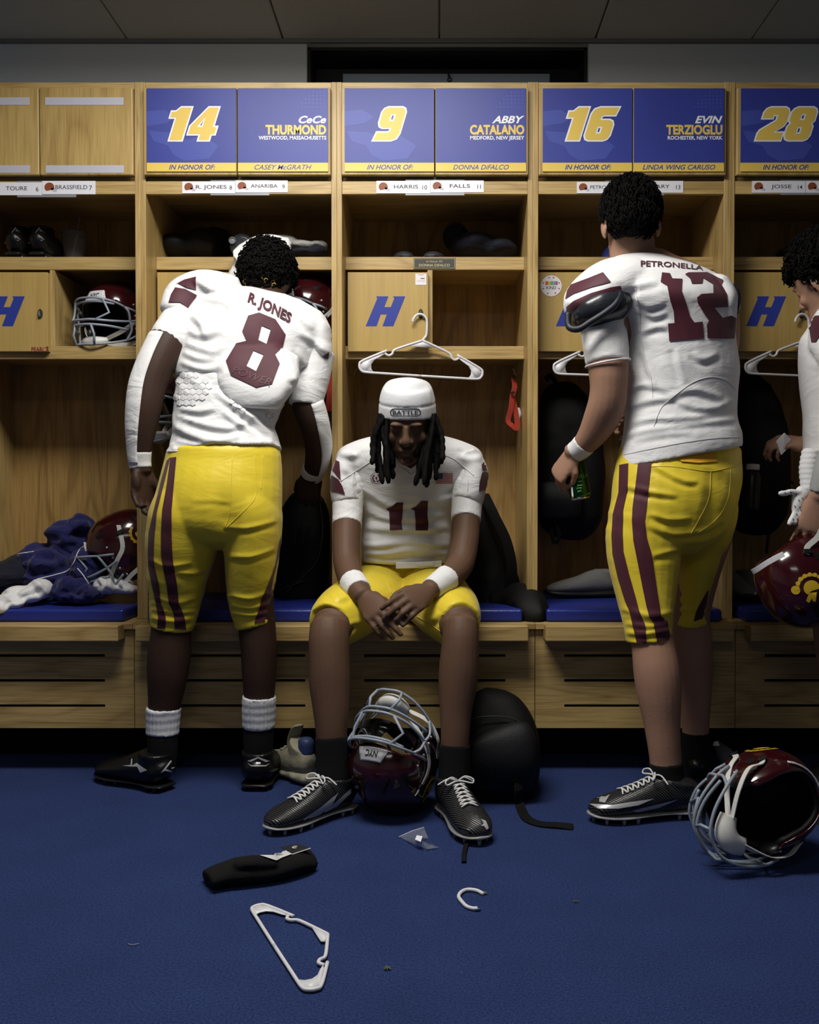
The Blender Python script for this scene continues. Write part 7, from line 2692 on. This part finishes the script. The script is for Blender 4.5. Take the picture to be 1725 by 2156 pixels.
# ---- drink can in the hand
e = empty('drink_can', at(1222, 1012, 2.975), label='tall green drink can in the hand of the standing dark haired player', cat='can')
ax = (at(1212, 968, 2.985) - at(1226, 1050, 2.975)).normalized()
Rc = ax.to_track_quat('Z', 'Y').to_matrix().to_4x4()
Mc = Matrix.Translation(at(1223, 1052, 2.975)) @ Rc
rc = 23 * mpp(2.975)
Hc = .150
m_can = mat('can_dark_green', (.008, .050, .014), .25, .5, metal=.5, var=.5, vscale=25)
mb = MB()
mb.lathe([(rc * .80, .004), (rc, .012), (rc, Hc - .014), (rc * .82, Hc)], 28, M=Mc)
mb.build('can_body', m_can, e, smooth=True)
mb = MB()
mb.lathe([(rc * .70, .0), (rc * .82, .0015), (rc * .84, .0055), (rc * .78, .006)], 28, M=Mc)
mb.lathe([(rc * .82, Hc), (rc * .84, Hc + .003), (rc * .78, Hc + .003), (rc * .76, Hc)], 28, M=Mc)
mb.build('can_rim', m_chrome, e, smooth=True)
cb = bvh_of(e.children[0])
gr = mat('can_light_green', (.10, .30, .08), .4)
Zn = Z(2.851, 1120, 900)
lines = [text_loops_px('ARIA', lambda u, v: Zn(258 + 82 * u, 308 - 8 * u - v * 26), .0)]
for y, x0, x1 in ((322, 275, 300), (345, 272, 305), (362, 270, 300), (380, 276, 298)):
    lines.append([[Zn(x0, y), Zn(x1, y - 3), Zn(x1, y + 4), Zn(x0, y + 7)]])
lines.append([[Zn(268, 415), Zn(320, 405), Zn(355, 385), Zn(355, 390), Zn(322, 410), Zn(268, 420)]])
decal('can_print', lines, cb, gr, e, .0008, grid=2.5)
decal('can_code', [[[Zn(236, 360), Zn(246, 358), Zn(252, 425), Zn(242, 428)]]], cb, m_white, e, .0008, grid=3)

# ---- bottle standing in the shade by the bench
e = empty('water_bottle', (at(1520, 1625, 3.12).x, 3.12, 0), label='clear water bottle lying on the carpet behind the hollow helmet', cat='bottle')
ba, bb = floor_at(1552, 1640, .034), at(1505, 1570, 3.16)
ba = Vector((at(1545, 1600, 3.10).x, 2.985, .036))
bb = Vector((at(1508, 1570, 3.10).x, 3.11, .125))
Rb = (bb - ba).to_track_quat('Z', 'Y').to_matrix().to_4x4()
Mb_ = Matrix.Translation(ba) @ Rb
mb = MB()
mb.lathe([(.022, -.03), (.033, -.024), (.034, .06), (.028, .11), (.015, .145), (.013, .16)], 24, M=Mb_)
mb.build('bottle_body', mat('dark_clear_plastic', (.10, .11, .13), .12, trans=.5, ior=1.3), e, smooth=True)
mb = MB()
bt_v = bvh_of(e.children[0])
decal('bottle_label', [[[(1500, 1562), (1512, 1561), (1516, 1570), (1503, 1571)]]], bt_v, m_white, e, .0012, grid=3)

# ---- paper in the far hand and the glove tucked at the wrist, right edge
mb = MB()
q = [at(*Z(3.92, 1540, 450)(x, y), Y) for x, y, Y in ((372, 1880, 2.97), (440, 1808, 2.96), (490, 1860, 2.985), (470, 1930, 2.985), (412, 1992, 2.975))]
mb.add(q, [(0, 1, 2, 3, 4)])
thing(mb.build('folded_paper', m_paper, None, solid=.004, bevel=.001), 'folded white paper in the far hand at the right edge', 'paper')
e = empty('glove', at(1690, 1040, 2.73), label='white patterned glove dangling at the wrist at the right edge', cat='glove')
Zg = Z(4.79, 1540, 950)
mb = MB()
mb.loft([st(*Zg(740, 400), 2.745, 16, .012), st(*Zg(690, 460), 2.74, 15, .014), st(*Zg(670, 540), 2.735, 13, .013), st(*Zg(660, 600), 2.735, 11, .012)], 16, 4, caps='dome')
for a, r in ((((690, 420), (600, 410), (540, 425), (480, 425)), 5.0), (((665, 560), (640, 630), (610, 690), (580, 745)), 5.0), (((685, 560), (670, 640), (645, 710), (635, 735)), 5.0), (((720, 540), (705, 600), (690, 660)), 5.0)):
    pts = crom([at(*Zg(x, y), 2.735 - .004 * k) for k, (x, y) in enumerate(a)], 4)
    vs, fs = sweep(pts, [r * mpp(2.73) * (1.25 if k < len(pts) - 2 else .9) for k in range(len(pts))], 10)
    mb.add(vs, fs)
go = fuse('glove_fabric', mb, m_tapew, e, voxel=.0035, smooth=2)
gv = bvh_of(go)
marks = []
for x, y in ((600, 420), (650, 440), (680, 500), (640, 560), (690, 570), (655, 640), (700, 600), (620, 690), (665, 690), (540, 425), (715, 480)):
    marks.append([[Zg(x, y - 12), Zg(x + 12, y - 4), Zg(x + 6, y + 12), Zg(x + 1, y + 10), Zg(x + 6, y), Zg(x - 6, y - 6)]])
decal('glove_print', marks, gv, m_ink, e, .0012, grid=2)

# ---- bits on the carpet
m_leaf = mat('dry_leaf', (.10, .11, .05), .8)
for k, (x, y, s_, lb) in enumerate(((1021, 1880, .012, 'scrap of dry grass beside the broken hanger hook'), (816, 2038, .013, 'scrap of dry grass right of the broken hanger'), (1213, 1898, .009, 'tiny scrap of dry grass on the right of the carpet'))):
    c_ = floor_at(x, y, .003)
    mb = MB()
    rn = random.Random(k)
    for j in range(5):
        a = rn.uniform(0, PI)
        d_ = Vector((math.cos(a), math.sin(a), 0)) * s_
        mb.tube([c_ - d_ * .6, c_ + Vector((0, 0, .003)), c_ + d_ * .5], .0012, 5)
    thing(mb.build('grass_scrap', m_leaf), lb, 'debris', 'scraps on the carpet')
c_ = floor_at(280, 1988, .002)
mb = MB()
mb.tube(crom([c_ + Vector((-.010, .002, 0)), c_ + Vector((-.004, -.004, .001)), c_ + Vector((.006, -.003, .001)), c_ + Vector((.011, .003, 0))], 4), .0009, 5)
thing(mb.build('thread', mat('grey_thread', (.3, .32, .36), .8)), 'short pale thread on the left of the carpet', 'debris', 'scraps on the carpet')
